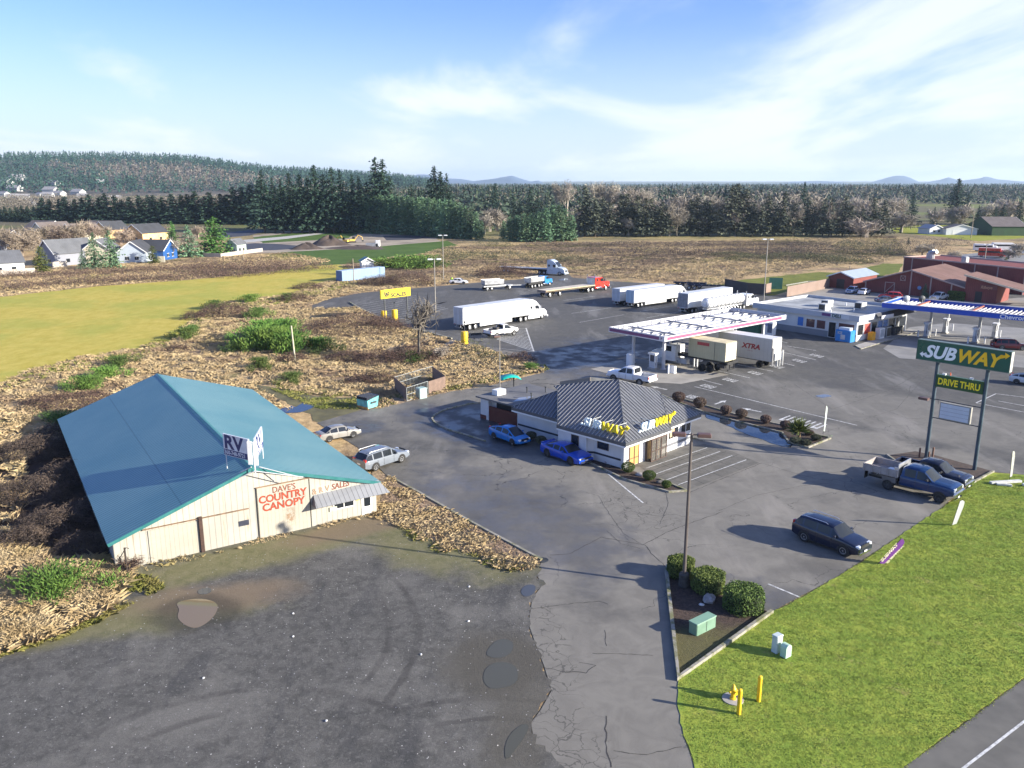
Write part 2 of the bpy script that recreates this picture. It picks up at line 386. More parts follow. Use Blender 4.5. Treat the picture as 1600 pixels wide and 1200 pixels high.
# ---- asphalt
A_NEAR = gp(960, 800); 
def asphalt_mat():
    n = NT('asphalt'); a = n.noise(.06, 7, .65); b = n.noise(.55, 8, .7, 1.2); c = n.noise(30, 3, .8); d = n.noise(.22, 7, .65, 0, None, (1,.22,1), (0,0,R(-45)))
    dark = n.mix(n.rng(b, .38, .62), (.046,.045,.041), (.074,.071,.065))
    lite = n.mix(n.rng(b, .3, .7), (.140,.130,.110), (.19,.178,.152))
    # Subway lot and its drive are paler and older than the truck plaza
    def B(px, py, rx, ry, ang=0, soft=.35, wob=.25, ns=.12):
        x, y = gp(px, py); return n.blob(x, y, rx, ry, ang, soft, wob, ns)
    near = n.math('MAXIMUM', B(1050, 800, 26, 13, -32, .4), B(960, 980, 11, 22, 0, .4))
    near = n.math('MAXIMUM', near, B(1290, 720, 21, 13, -45, .3))
    near = n.math('MAXIMUM', near, n.math('MULTIPLY', B(760, 620, 14, 22, -40, .6), .75))
    near = n.math('MAXIMUM', near, n.math('MULTIPLY', B(1420, 650, 20, 9, -48, .5), .7))
    col_ = n.mix(near, dark, lite)
    # weathered streaks and stains
    col_ = n.mix(n.rng(d, .50, .68, 0, .7), col_, n.mix(near, (.17,.165,.155), (.25,.23,.20)))
    col_ = n.mix(n.rng(a, .52, .66, 0, .75), col_, n.mix(near, (.038,.038,.040), (.070,.066,.059)))
    wet = n.math('MAXIMUM', B(735, 665, 5.5, 11, 38, .5, .3, .3), B(900, 560, 14, 9, 35, .6, .6, .18))
    wet = n.math('MAXIMUM', wet, n.math('MULTIPLY', B(800, 800, 13, 6, 122, .7, .7, .3), .75))
    wet = n.math('MAXIMUM', wet, n.math('MULTIPLY', B(960, 560, 12, 16, 0, .6, .6, .16), .8))
    wet = n.math('MAXIMUM', wet, n.math('MULTIPLY', B(1255, 950, 5, 2.2, -40, .8, .7, .5), .7))
    wet = n.math('MAXIMUM', wet, n.math('MULTIPLY', B(545, 672, 5, 3, 40, .6, .7, .4), .8))
    col_ = n.mix(n.math('MULTIPLY', wet, .72), col_, (.034,.036,.041))
    # dust / aggregate
    col_ = n.mix(n.rng(c, .35, .8, 0, .28), col_, (.26,.25,.24))
    # sealed cracks (thin dark net where the surface is old)
    v = n.N.new('ShaderNodeTexVoronoi'); v.feature = 'DISTANCE_TO_EDGE'; v.inputs['Scale'].default_value = .16
    w = n.N.new('ShaderNodeMixRGB'); w.inputs[0].default_value = .12
    n.lk(n.tc.outputs['Object'], w.inputs[1]); nz = n.N.new('ShaderNodeTexNoise'); nz.inputs['Scale'].default_value = .5; nz.inputs['Detail'].default_value = 5
    n.lk(n.tc.outputs['Object'], nz.inputs[0])
    ad = n.N.new('ShaderNodeVectorMath'); ad.operation = 'MULTIPLY_ADD'; ad.inputs[1].default_value = (3.5,3.5,0)
    n.lk(nz.outputs[1], ad.inputs[0]); n.lk(n.tc.outputs['Object'], ad.inputs[2]); n.lk(ad.outputs[0], v.inputs['Vector'])
    cr = n.math('MULTIPLY', n.rng(v.outputs[0], .006, .001), n.rng(n.noise(.09, 3, .5), .47, .56))
    col_ = n.mix(n.math('MULTIPLY', cr, .8), col_, (.02,.02,.02))
    v2 = n.N.new('ShaderNodeTexVoronoi'); v2.feature = 'DISTANCE_TO_EDGE'; v2.inputs['Scale'].default_value = 1.0; n.lk(ad.outputs[0], v2.inputs['Vector'])
    am = n.math('MAXIMUM', B(862, 1075, 1.3, 9, 0, .5, .5, .4), n.math('MAXIMUM', B(1000, 800, 2.2, 5, 25, .6, .6, .4), B(880, 1185, 2.6, 1.6, 0, .6, .5, .4)))
    col_ = n.mix(n.math('MULTIPLY', n.math('MULTIPLY', n.rng(v2.outputs[0], .035, .010), am), .6), col_, (.035,.033,.03))
    n.color(col_)
    n.rough(n.math('SUBTRACT', n.rng(b, .3, .7, .82, .93), n.math('MULTIPLY', wet, n.rng(n.noise(.35, 5, .6), .40, .60, .15, .55))))
    n.bump(n.math('ADD', n.math('MULTIPLY', c, .3), b), .12, .03); return n.mat
ASPH = asphalt_mat()
LOT = [(484,482),(488,477),(514,467),(567,457.5),(690,447),(742,442),(818,436),(824,427),(887,428),(895,434),(960,440),(1025,443),(1085,444),(1125,449),(1190,462),(1240,462),(1300,448),(1340,450),(1352,455),(1600,430),(2100,440),(2100,1100),(1750,760),(1600,742),(1551,738),(1517,754),(1469,795.5),(1406,837),(1311,900),(1205,957),(1060,1062),(1060,1090),(1068,1150),(1085,1200),(1110,1330),(870,1330),(840,1200),(830,1130),(845,1110),(862,1080),(850,1040),(838,1010),(826,975),(832,935),(850,912),(838,900),(846,878),(608,747),(560,700),(495,661),(564,641),(590,638),(636,628),(696,613),(760,604),(845,583),(850,577),(821,553),(742,540),(706,531),(603,503),(556,480),(543,482)]
sheet('asphalt_lot', poly(LOT), .03, ASPH)
# ---- gravel yard
def gravel_mat():
    n = NT('gravel'); a = n.noise(.10, 8, .68); b = n.noise(1.3, 8, .75, .6); c = n.noise(22, 4, .8)
    v = n.N.new('ShaderNodeTexVoronoi'); v.inputs['Scale'].default_value = 9; n.lk(n.tc.outputs['Object'], v.inputs['Vector'])
    base = n.mix(n.rng(b, .32, .68), (.078,.076,.070), (.15,.144,.132))
    base = n.mix(n.rng(a, .48, .64, 0, .7), base, (.21,.20,.18))
    # curved worn tyre tracks
    d = n.noise(.3, 6, .6, .5, None, (1,.25,1), (0,0,R(25)))
    base = n.mix(n.rng(d, .53, .68, 0, .55), base, (.052,.053,.056))
    sc = n.N.new('ShaderNodeSeparateXYZ'); n.lk(v.outputs['Color'], sc.inputs[0])
    base = n.mix(n.rng(sc.outputs[0], .84, .98, 0, .3), base, (.26,.25,.23))
    base = n.mix(n.rng(c, .3, .7, .45, 0), base, (.02,.02,.02))
    def B(px, py, rx, ry, ang=0, soft=.8, wob=.4, ns=.35):
        x, y = gp(px, py); return n.blob(x, y, rx, ry, ang, soft, wob, ns)
    tr = None
    for px, py, r_, w_ in ((330,1330,9,.35),(330,1330,10.9,.35),(760,1290,7,.3),(760,1290,8.8,.3),(250,1010,13,.3),(250,1010,14.8,.3)):
        x, y = gp(px, py); q = n.ring(x, y, r_, w_); tr = q if tr is None else n.math('MAXIMUM', tr, q)
    base = n.mix(n.math('MULTIPLY', n.math('MULTIPLY', tr, n.rng(n.noise(.13, 4), .42, .56)), .55), base, (.045,.042,.04))
    moss = B(420, 862, 12, 2.3, 33); moss = n.math('MAXIMUM', moss, B(690, 850, 8, 4, 150)); moss = n.math('MAXIMUM', moss, B(90, 975, 10, 2.5, 12))
    mossc = n.mix(n.rng(b, .3, .7), (.15,.15,.055), (.22,.195,.09))
    base = n.mix(n.math('MULTIPLY', moss, .7), base, mossc)
    dirt = n.math('MAXIMUM', B(330, 935, 5.5, 1.8, 15, .9), B(560, 825, 6, 1.6, 33, .9))
    base = n.mix(n.math('MULTIPLY', dirt, .8), base, (.20,.15,.10))
    damp = n.math('MAXIMUM', B(308, 958, 2.9, 2.3, 0, .6, .25, .5), B(785, 1038, 2.4, 2.9, 0, .6, .25, .5)); base = n.mix(n.math('MULTIPLY', damp, .6), base, (.035,.032,.028))
    silt = n.math('MAXIMUM', B(780, 1040, 3.2, 3.6, 0, .8, .3), B(815, 1125, 1.6, 5, -10, .8, .3))
    base = n.mix(n.math('MULTIPLY', silt, .7), base, (.10,.092,.075))
    n.color(base).rough(.93).bump(n.math('ADD', n.math('MULTIPLY', sc.outputs[0], .5), n.math('ADD', b, c)), .55, .05); n.b.inputs['Specular IOR Level'].default_value = .25; return n.mat
GRAV = [(-500,1110),(0,1020),(60,1003),(130,975),(185,940),(200,890),(588,799),(612,812),(690,850),(800,884),(840,879),(846,890),(838,900),(850,912),(832,935),(826,975),(838,1010),(850,1040),(862,1080),(845,1110),(830,1130),(840,1160),(882,1200),(930,1330),(960,1600),(-500,1600)]
gr = poly(GRAV[:11])+wig(poly(GRAV[11:23]), .16, .35, False, 5)+poly(GRAV[23:])
sheet('gravel_yard', gr, .038, gravel_mat())
# ---- leaf litter bank beside the building
def litter_mat():
    n = NT('leaf_litter'); b = n.noise(1.2, 7, .7); v = n.N.new('ShaderNodeTexVoronoi'); v.inputs['Scale'].default_value = 5; n.lk(n.tc.outputs['Object'], v.inputs['Vector'])
    sc = n.N.new('ShaderNodeSeparateXYZ'); n.lk(v.outputs['Color'], sc.inputs[0])
    c = n.mix(n.rng(sc.outputs[0], .1, .9), (.22,.15,.09), (.40,.29,.18)); c = n.mix(n.rng(b, .5, .7, 0, .7), c, (.10,.09,.035))
    n.color(c).rough(.95).bump(sc.outputs[1], .8, .06); return n.mat
sheet('leaf_litter', wig(poly([(560,705),(608,748),(700,800),(846,879),(800,886),(745,868),(690,852),(640,822),(588,804),(600,770)]), .15, .5, seed=8), .046, litter_mat())
sheet('leaf_litter', wig(poly([(560,641),(590,639),(700,613),(690,608),(640,618),(560,634)]), .15, .6, seed=9), .046, MB and bpy.data.materials['leaf_litter'])
wet_earth = M('mossy_earth', (.11,.10,.045), .9, 0, .35, .4, .3)
sheet('earth_track', wig(poly([(395,604),(470,640),(500,661),(560,642),(600,632),(560,622),(500,620),(440,608),(400,600)]), .3, 1.2, seed=10), .028, wet_earth)
# ---- lawn and roadside
LAWN = [(1060,1064),(1205,959),(1250,936),(1311,901),(1345,881),(1375,860),(1406,838),(1440,815),(1469,796.5),(1500,776),(1522,753),(1551,739),(1600,743),(1760,752),(1900,860),(1600,1058),(1480,1148),(1400,1206),(1330,1290),(1150,1420),(1110,1320),(1085,1200),(1068,1150),(1058,1100)]
lw = wig(poly(LAWN), .09, .5, seed=12)
LAWNM = NT('lawn')
def _():
    n = LAWNM; a = n.noise(.35, 6, .6); b = n.noise(2.4, 8, .75, .4, None, (1,.55,1), (0,0,R(30))); c = n.noise(16, 5, .8)
    base = n.mix(n.rng(a, .35, .65), (.25,.33,.045), (.38,.41,.06))
    base = n.mix(n.rng(b, .36, .66, 0, .8), base, (.17,.26,.035))
    base = n.mix(n.rng(n.noise(.9, 5, .6, .2, None, (.10,1,1), (0,0,R(-36))), .50, .62, 0, .65), base, (.15,.23,.03))
    base = n.mix(n.rng(n.noise(.5, 6, .7), .58, .70, 0, .8), base, (.36,.30,.10))
    base = n.mix(n.rng(c, .35, .75, 0, .45), base, (.17,.24,.04))
    n.color(base).rough(.85).bump(n.math('ADD', b, n.math('MULTIPLY', c, .6)), .45, .06); n.b.inputs['Specular IOR Level'].default_value = .2
_()
mb = MB(); ln = [(p[0], p[1]) for p in lw]
mb.prism(ln, .0, .055); tag(mb.build('lawn', LAWNM.mat), kind='structure')
ROADM = M('road_asphalt', (.115,.110,.098), .9, 0, .2, .5, .15)
sheet('road', [gp(1900,845,0), gp(1600,1062), gp(1480,1152), gp(1395,1212), gp(1330,1300), (14,22), (60,22), (80,75)], .05, ROADM)
# ---- painted marks
PAINT = NT('road_paint')
def _():
    n = PAINT; c = n.noise(3.5, 6, .75); n.color(n.mix(n.rng(c, .42, .66), (.62,.62,.60), (.22,.22,.22))).rough(.7)
_()
pm = MB(); Z = .040
def wl(a, b, w=.12): line_px(pm, a, b, w, Z)
for a, b in [((1061.5,585),(1129,602)),((1097.5,574),(1172,591)),((1142,567.6),(1208,580.6)),((1217,566),(1241,571.6)),((1224.6,551),(1275,562.6)),((1085,604.4),(1339,665)),((1525,630),(1556,615.6)),((1556,615.6),(1640,626)),((1525,630),(1640,652)),((1560,627),(1620,638)),((950,741),(1005,786.5)),((1200,913),(1250,934)),((1230,541),(1275,548)),((1195,528),(1230,536))]: wl(a, b, .14)
for a, b in [((893,490),(955,481)),((905,504),(975,492)),((1000,487),(1062,476)),((1010,497),(1075,485)),((965,465),(1012,459)),((880,470),(930,463)),((1500,560),(1560,570))]: wl(a, b, .12)
def word(px, py, n=3, s=.75, step=(6.5, 1.7)):
    for i in range(n):
        x, y = gp(px+(i-(n-1)/2)*step[0], py+(i-(n-1)/2)*step[1]); w, h = .32*s, .95*s; a = R(-46)
        ca, sa = math.cos(a), math.sin(a)
        for (u0, u1, v0, v1) in ((-w,-w*.45,-h,h),(w*.45,w,-h,h),(-w*.45,w*.45,-h,-h*.6),(-w*.45,w*.45,h*.1,h*.45))[:4 if i % 2 else 3]:
            pm.face([(x+u*ca-v*sa, y+u*sa+v*ca, Z) for u, v in ((u0,v0),(u1,v0),(u1,v1),(u0,v1))])
for p in [(1276,556),(1249,564),(1214,573),(1180,583),(1141,594),(1106.5,604),(1084,621)]: word(*p)
for p in [(1230,654),(1246,658),(1262,662),(1279,666)]: word(p[0], p[1], 1, 1.3)
def arrow(px, py, ang, L=2.6):
    x, y = gp(px, py); ca, sa = math.cos(R(ang)), math.sin(R(ang)); T = lambda u, v: (x+u*ca-v*sa, y+u*sa+v*ca, Z)
    pm.face([T(-L/2,-.12),(T(L*.1,-.12)),T(L*.1,.12),T(-L/2,.12)]); pm.face([T(L*.1,-.42),T(L/2,0),T(L*.1,.42)])
for a in [(1029,606.5,135),(1174,641,135),(1126,629,45),(988,524,20),(785,503,135)]: arrow(*a)
# scale hatching
for i in range(15):
    t = i/14; a = (822+(834-822)*t, 514+(549-514)*t); b = (806-t*22-8, 514+(530-514)*t); wl(a, b, .16)
wl((822,513),(834,549.5), .22); wl((742,541),(834,550), .1)
for i in range(11):
    t = i/10; wl((560+t*45, 476+t*27),(650+t*50, 462+t*20), .1)
tag(pm.build('painted_marking', PAINT.mat), kind='structure')
em_ = MB(); line_px(em_, (1640,1098), (1440,1252), .13, .058); tag(em_.build('painted_marking', PAINT.mat), kind='structure')
# ---- concrete surfaces
def slab_mat():
    n = NT('worn_concrete'); b = n.noise(.8, 7, .7); n.color(n.mix(n.rng(n.noise(9,4,.7), .3, .8, 0, .4), n.mix(n.rng(b, .3, .7), (.105,.098,.085), (.165,.155,.135)), (.06,.06,.05))).rough(.88).bump(b, .1, .03); return n.mat
SLAB = slab_mat()
sheet('concrete_pad', poly([(1000,730),(1033,752),(1072,768),(1186,724),(1144,706),(1100,694),(1080,698),(978,730)]), .044, SLAB)
sm = MB()
for a, b in [((1010,732),(1105,700)),((1022,742),(1125,706)),((1040,751),(1144,712.4)),((1060,758),(1166,719))]: line_px(sm, a, b, .1, .048)
tag(sm.build('painted_marking', PAINT.mat), kind='structure')
jm = MB(); JOINT = M('joint', (.03,.03,.028), .9, 0, .1)
for t in (.2,.4,.6,.8):
    a = (1000+72*t, 730+38*t); b = (1100+86*t, 694+30*t); line_px(jm, a, b, .05, .0465)
for t in (.25,.5,.75):
    a = (1000+100*t, 730-36*t); b = (1072+114*t, 768-44*t); line_px(jm, a, b, .05, .0465)
tag(jm.build('slab_joint', JOINT), kind='structure')
PADM = M('fuel_pad_concrete', (.30,.28,.245), .85, 0, .15, .4, .1)
ca, sa = math.cos(R(40.28)), math.sin(R(40.28))
CAN = lambda u, v: (20.71+u*ca-v*sa, 111.21+u*sa+v*ca)
sheet('concrete_pad', [CAN(-5.2,-.2), CAN(-1.8,-4.6), CAN(7.5,-5.5), CAN(7.0,1.5), CAN(6.5,9.5), CAN(-4.5,9.5)], .044, PADM)
sheet('concrete_pad', poly([(1405,560),(1380,545),(1420,512),(1480,505),(1700,520),(1700,580),(1600,575)]), .044, M('fuel_pad_grey', (.22,.215,.205), .85, 0, .2, .3, .1))
sheet('concrete_pad', poly([(1232,461),(1300,448),(1352,457),(1421,461),(1505,470),(1560,468),(1640,462),(1640,500),(1400,478),(1330,472),(1250,468)]), .044, M('pale_yard', (.25,.235,.21), .85, 0, .15, .2, .1))
sheet('concrete_pad', poly([(706,531),(742,540),(821,553),(842,560),(848,572),(800,566),(690,540)]), .040, M('scale_apron', (.17,.155,.135), .85, 0, .2, .4, .1))
sheet('walkway', poly([(1336,540),(1420,514),(1432,519),(1345,545)]), .05, CONC)
# ---- puddles
def water_mat(name, c, r=.03):
    n = NT(name); n.color(c).rough(r); n.b.inputs['Specular IOR Level'].default_value = .6; n.bump(n.noise(2.5, 3, .5), .03, .02); return n.mat
WATER = water_mat('puddle_water', (.030,.038,.050)); MUD = water_mat('muddy_water', (.085,.082,.058), .10)
def chaikin(p, n=2):
    for _ in range(n): p = [q for a, b in zip(p, p[1:]+p[:1]) for q in ((a[0]*.75+b[0]*.25, a[1]*.75+b[1]*.25), (a[0]*.25+b[0]*.75, a[1]*.25+b[1]*.75))]
    return p
def puddle(pts, mat=None, z=.052, s=1, amp=.12): return sheet('puddle', wig(chaikin(wig(poly(pts), amp*1.6, .8, seed=s)), amp*.15, .3, seed=s), z, mat or WATER)
puddle([(1100,644),(1128,649),(1178,664),(1222,679),(1240,694),(1236,701),(1215,696),(1188,686),(1160,676),(1128,662),(1106,655)], s=1)
puddle([(274,944),(290,938),(320,936),(342,944),(338,960),(325,974),(306,984),(288,978),(276,966)], water_mat('wall_reflection_water',(.20,.15,.085),.03), s=2)  # tan reflection of the warehouse wall put into the water's base colour
puddle([(308,922),(330,918),(331,928),(310,931)], WATER, s=3, amp=.05)
puddle([(753,1062),(760,1042),(782,1034),(806,1040),(811,1056),(806,1070),(785,1077),(764,1078)], MUD, s=4)
puddle([(757,1024),(770,1005),(786,998),(803,1004),(802,1018),(790,1028),(772,1030)], MUD, s=5)
puddle([(812,925),(822,914),(838,915),(835,929),(820,935)], water_mat('grey_water', (.07,.075,.08), .08), s=6)
puddle([(788,1170),(795,1150),(815,1132),(828,1133),(822,1150),(806,1172),(790,1192)], MUD, s=7)
puddle([(438,640),(455,634),(462,637),(480,628),(492,630),(488,638),(470,645),(445,646)], WATER, s=8)
puddle([(1272,619),(1290,616),(1302,620),(1285,622.5)], water_mat('pale_water', (.13,.14,.15), .1), s=9, amp=.1)
puddle([(1010,470),(1030,468),(1035,471),(1015,474)], WATER, s=11, amp=.1)
puddle([(875,436),(888,435),(886,438),(874,438.5)], water_mat('pale_water2', (.2,.21,.22), .1), s=12, amp=.2)
puddle([(1194,471),(1206,468),(1215,470),(1205,474)], water_mat('pale_water3', (.2,.21,.22), .1), s=12, amp=.2)
# ---- dug-out beds and the drive-through lane
MULCH = NT('bark_mulch')
def _():
    n = MULCH; b = n.noise(6, 6, .8); x, y = gp(1100, 1030)
    mo = n.math('MULTIPLY', n.blob(x, y, 4.5, 3.2, 20, .9, .5, .6), .7)
    n.color(n.mix(mo, n.mix(n.rng(b, .3, .7), (.022,.014,.011), (.085,.055,.042)), (.11,.105,.03))).rough(.95).bump(b, .8, .08)
_()
sheet('planting_bed', poly([(1042,893),(1060,1060),(1203,958),(1150,935),(1120,905),(1080,885),(1046,884)]), .06, MULCH.mat)
sheet('planting_bed', poly([(883,698),(919,722),(975,748),(1045,768),(1070,767),(1030,750),(976,733),(918,714),(900,700),(862,680),(815,668),(822,676),(850,690)]), .075, MULCH.mat)
sheet('planting_bed', poly([(1052,622),(1100,637),(1160,654),(1226,668),(1294,685),(1262,699),(1235,691),(1224,676),(1150,658),(1100,644),(1050,628)]), .09, MULCH.mat)
sheet('planting_bed', poly([(1390,712),(1430,706),(1460,712),(1550,737),(1520,754),(1490,748),(1420,735)]), .07, M('bed_soil', (.065,.045,.035), .95, 0, .3, 2, .4))
KERB = NT('kerb_concrete')
def _():
    n = KERB; b = n.noise(1.5, 6, .7); n.color(n.mix(n.rng(b, .42, .62), (.30,.28,.24), (.15,.15,.07))).rough(.9).bump(b, .2, .02)
_()
def kerb(pts, w=.16, h=.17, closed=False):
    m = MB(); ribbon(m, poly(pts), w, .0, h, 0, closed); return tag(m.build('kerb', KERB.mat), kind='structure')
kerb([(606,744),(650,768),(720,808),(790,846),(846,876)], .2, .15)
kerb([(752,630),(732,632),(715,636),(698,640),(688,644),(679,649),(675,655),(679,661),(688,666),(700,672),(730,681),(758,690)], .18, .16)
kerb([(1044,885),(1041,893),(1045,930),(1052,990),(1060,1062),(1130,1012),(1206,958)], .22, .24)
kerb([(880,699),(919,723),(975,750),(1045,770),(1073,768),(1030,750)], .18, .18)
kerb([(1034,618),(1056,628),(1100,645),(1150,659),(1222,677),(1232,692),(1262,700.5),(1297,686),(1225,666),(1160,652),(1052,620)], .18, .18)
kerb([(1100,690),(1078,684),(1060,680),(1100,697)][:2], .18, .14)
kerb([(1336,541),(1345,546),(1432,520)], .15, .15)
kerb([(1385,712),(1420,736),(1492,750),(1521,755),(1552,738)], .18, .2)
kerb([(546,473),(556,479),(603,502),(650,516),(706,530)], .3, .25)
# ---- cracks
ck = MB(); CRK = M('crack', (.045,.042,.04), .95, 0, .1)
def crack(pts, w=.05, seed=0, z=.036):
    r = random.Random(seed); q = wig(poly(pts), .055, .3, False, seed)
    for i in range(len(q)-1):
        d = Vector((q[i+1][0]-q[i][0], q[i+1][1]-q[i][1])); 
        if d.length < 1e-4: continue
        nn = Vector((-d.y, d.x)).normalized()*w*r.uniform(.3, .7)
        ck.face([(q[i][0]-nn.x, q[i][1]-nn.y, z), (q[i+1][0]-nn.x, q[i+1][1]-nn.y, z), (q[i+1][0]+nn.x, q[i+1][1]+nn.y, z), (q[i][0]+nn.x, q[i][1]+nn.y, z)])
for i, (p, w) in enumerate([([(858,868),(890,866),(918,851),(940,840),(1005,852),(1040,833),(1072,820),(1130,800)], .05),([(1008,852),(1020,868),(1042,887)], .06),([(1040,768),(1044,790),(1030,820)],.04),([(832,952),(880,945),(935,940),(950,945)],.05),
    ([(840,1040),(855,1045),(880,1050),(915,1052),(930,1040),(905,1036)],.05),([(947,1120),(946,1160),(955,1200)],.05),([(925,1022),(985,1023),(1020,1025)],.04),([(945,985),(948,1010)],.04),([(960,1175),(1010,1180),(1065,1168)],.04),([(1005,852),(975,835),(950,800),(935,775),(915,770)],.03),
    ([(948,830),(970,850),(1000,858)],.03),([(1073,772),(1130,748),(1190,724)],.05),([(1190,724),(1260,745),(1330,735)],.03),([(1120,800),(1180,775),(1250,760),(1300,755)],.03),([(1240,600),(1300,640),(1390,610),(1450,575)],.04),([(1300,600),(1345,612),(1430,606)],.04),([(1380,640),(1420,655),(1500,650),(1590,665)],.04),([(1250,690),(1320,665),(1400,640),(1450,585)],.03)]): crack(p, w, i)
r = random.Random(5)
for cx, cy, n_, sx, sy in [(1450,620,10,50,10)]:
    for i in range(n_):
        x = cx+r.gauss(0,.5)*sx; y = cy+r.gauss(0,.5)*sy; a = r.uniform(0, 6.28); L = r.uniform(4, 11); crack([(x,y),(x+L*math.cos(a)*.6,y+L*math.sin(a))], .05 if cy > 990 else .04, int(x*y))
tag(ck.build('crack', CRK), kind='structure')
# manhole / storm drain in the drive
d = thing('storm_drain', 'dark iron storm drain grate in the asphalt by the end of the mossy kerb', 'drain', gp(848,876)+(.04,))
mb = MB(); mb.lathe([(.42,0),(.42,.02),(.36,.025),(.36,.012),(0,.012)], 20); mb.build('rim', DSTEEL, d)
mb = MB()
for i in range(-4, 5): mb.box(-.33*math.cos(i*.3), .33*math.cos(i*.3), i*.075-.015, i*.075+.015, .012, .024)
mb.build('grate', DSTEEL, d)
# ================================================================ BUILDINGS
def ribbed(name, c, axis, period, width=.12, dark=.62, rough=.45, metal=0, var=.08, dirt=None, b=.5, stain=0, scale=.25):
    n = NT(name); nz = n.noise(scale, 7, .65)
    base = n.mix(n.rng(nz, .35, .68), c, tuple(x*(1-var*1.6) for x in c))
    if dirt:
        st = n.noise(1.0, 6, .7, 0, None, (2.5,2.5,.25)); base = n.mix(n.rng(st, .55, .75, 0, stain), base, dirt)
    s = n.line_stripes(axis, period, width)
    base = n.mix(n.math('MULTIPLY', s, 1-dark), base, (.0,.0,.0))
    n.color(base).rough(n.rng(nz, .3, .7, rough-.07, rough+.1)); n.b.inputs['Metallic'].default_value = metal
    n.bump(s, b, .03); return n.mat
TRAILER = ribbed('trailer_white', (.66,.67,.68), 0, 1.2, .025, .72, .45, 0, .06, (.38,.36,.33), .3, .45)
# ---- metal-clad warehouse with teal roof ----
WH = thing('warehouse', 'long cream metal warehouse with a teal ribbed gable roof and red painted country canopy lettering', 'warehouse', (-27.16, 52.42, 0), R(32.68))
W_, D_, ZR, T_, ZL, ZRR = 19.3, 35.8, 5.71, 9.61, 2.28, 2.72
CREAM = ribbed('cream_cladding', (.42,.40,.345), 0, .42, .14, .72, .6, 0, .12, (.30,.19,.09), .4, .7)
m = MB()
m.face([(0,0,-.05),(W_,0,-.05),(W_,0,ZRR-.1),(T_,0,ZR-.1),(0,0,ZL-.1)]); m.build('wall', CREAM, WH); m = MB()
m.face([(W_,D_,-.05),(0,D_,-.05),(0,D_,ZL-.1),(T_,D_,ZR-.1),(W_,D_,ZRR-.1)])
m.build('wall', CREAM, WH)
CSIDE = ribbed('cream_side', (.45,.42,.36), 1, .42, .1, .86, .55, 0, .08, (.42,.26,.12), .4, .4)
m = MB(); m.face([(0,D_,-.05),(0,0,-.05),(0,0,ZL-.1),(0,D_,ZL-.1)]); m.build('wall', CSIDE, WH)
m = MB(); m.face([(W_,0,-.05),(W_,D_,-.05),(W_,D_,ZRR-.1),(W_,0,ZRR-.1)]); m.build('wall', CSIDE, WH)
TEAL = NT('teal_roof')
def _():
    n = TEAL; nz = n.noise(.12, 6, .6); s = n.line_stripes(1, .38, .3)
    sp = n.N.new('ShaderNodeSeparateXYZ'); n.lk(n.tc.outputs['Object'], sp.inputs[0])
    lap = n.math('LESS_THAN', n.math('ABSOLUTE', n.math('SUBTRACT', sp.outputs[0], 4.6)), .045)
    base = n.mix(n.rng(nz, .3, .7), (.10,.235,.265), (.155,.29,.305))
    st = n.noise(.7, 7, .7, 0, None, (.25,3,1)); base = n.mix(n.rng(st, .5, .78, 0, .6), base, (.15,.30,.32))
    base = n.mix(n.math('MULTIPLY', s, .62), base, (.015,.08,.11)); base = n.mix(n.math('MULTIPLY', lap, .45), base, (.015,.07,.10))
    n.color(base).rough(.5); n.bump(s, .5, .05)
_()
o = .38
for nm, pts in (('left', [(-o,-.15,ZL-(ZR-ZL)/T_*o),(T_,-.15,ZR),(T_,D_+.15,ZR),(-o,D_+.15,ZL-(ZR-ZL)/T_*o)]), ('right', [(T_,-.15,ZR),(W_+o,-.15,ZRR-(ZR-ZRR)/(W_-T_)*o),(W_+o,D_+.15,ZRR-(ZR-ZRR)/(W_-T_)*o),(T_,D_+.15,ZR)])):
    m = MB(); m.slab(pts, .07); m.build('roof_slope', TEAL.mat, WH)
DT = M('teal_trim', (.03,.15,.15), .4, 0, .1)
m = MB(); m.slab([(T_-.25,-.2,ZR-.06),(T_,-.2,ZR+.05),(T_,D_+.2,ZR+.05),(T_-.25,D_+.2,ZR-.06)], .03); m.slab([(T_,-.2,ZR+.05),(T_+.25,-.2,ZR-.06),(T_+.25,D_+.2,ZR-.06),(T_,D_+.2,ZR+.05)], .03)
m.build('ridge_cap', DT, WH)
def barge(x0, z0, x1, z1, y):
    m = MB(); m.slab([(x0,y,z0),(x1,y,z1),(x1,y-.06,z1),(x0,y-.06,z0)], .24); return m.build('barge_board', DT, WH)
barge(-o, ZL-.13, T_, ZR-.0, -.155); barge(T_, ZR-.0, W_+o, ZRR-.11, -.155)
# sliding doors and details on the front
DOORM = ribbed('cream_door', (.40,.375,.31), 0, .30, .12, .84, .55, 0, .1, (.45,.27,.12), .5, .6)
def front_panel(name, u0, u1, z0, z1, d, mat, parent=WH):
    m = MB(); m.box(u0, u1, -d, -.003, z0, z1); return m.build(name, mat, parent)
sd1 = front_panel('sliding_door', 2.25, 5.55, .02, 2.45, .06, DOORM)
m = MB(); m.box(5.62, 5.86, -.22, -.004, .0, 2.72); m.build('door_post', M('dark_timber', (.055,.03,.022), .8, 0, .3, 3), WH)
m = MB(); m.box(1.9, 9.2, -.12, -.004, 2.56, 2.62); m.build('door_track', M('rusty_track', (.20,.13,.08), .8, .2, .4, 3), WH); m = MB(); m.box(9.8, 13.9, -.12, -.066, 4.02, 4.10); m.build('door_track', M('rusty_track', (.20,.13,.08), .8, .2, .4, 3), WH)
sd2 = front_panel('sliding_door', 9.88, 13.80, .02, 4.0, .065, DOORM)
m = MB(); m.box(9.80, 9.87, -.07, -.004, .0, 4.05); m.build('door_edge', M('dark_gap', (.03,.028,.025), .8, 0, .2), WH); m = MB(); m.box(13.81, 13.88, -.07, -.004, .0, 4.05); m.build('door_edge', M('dark_gap', 0), WH)
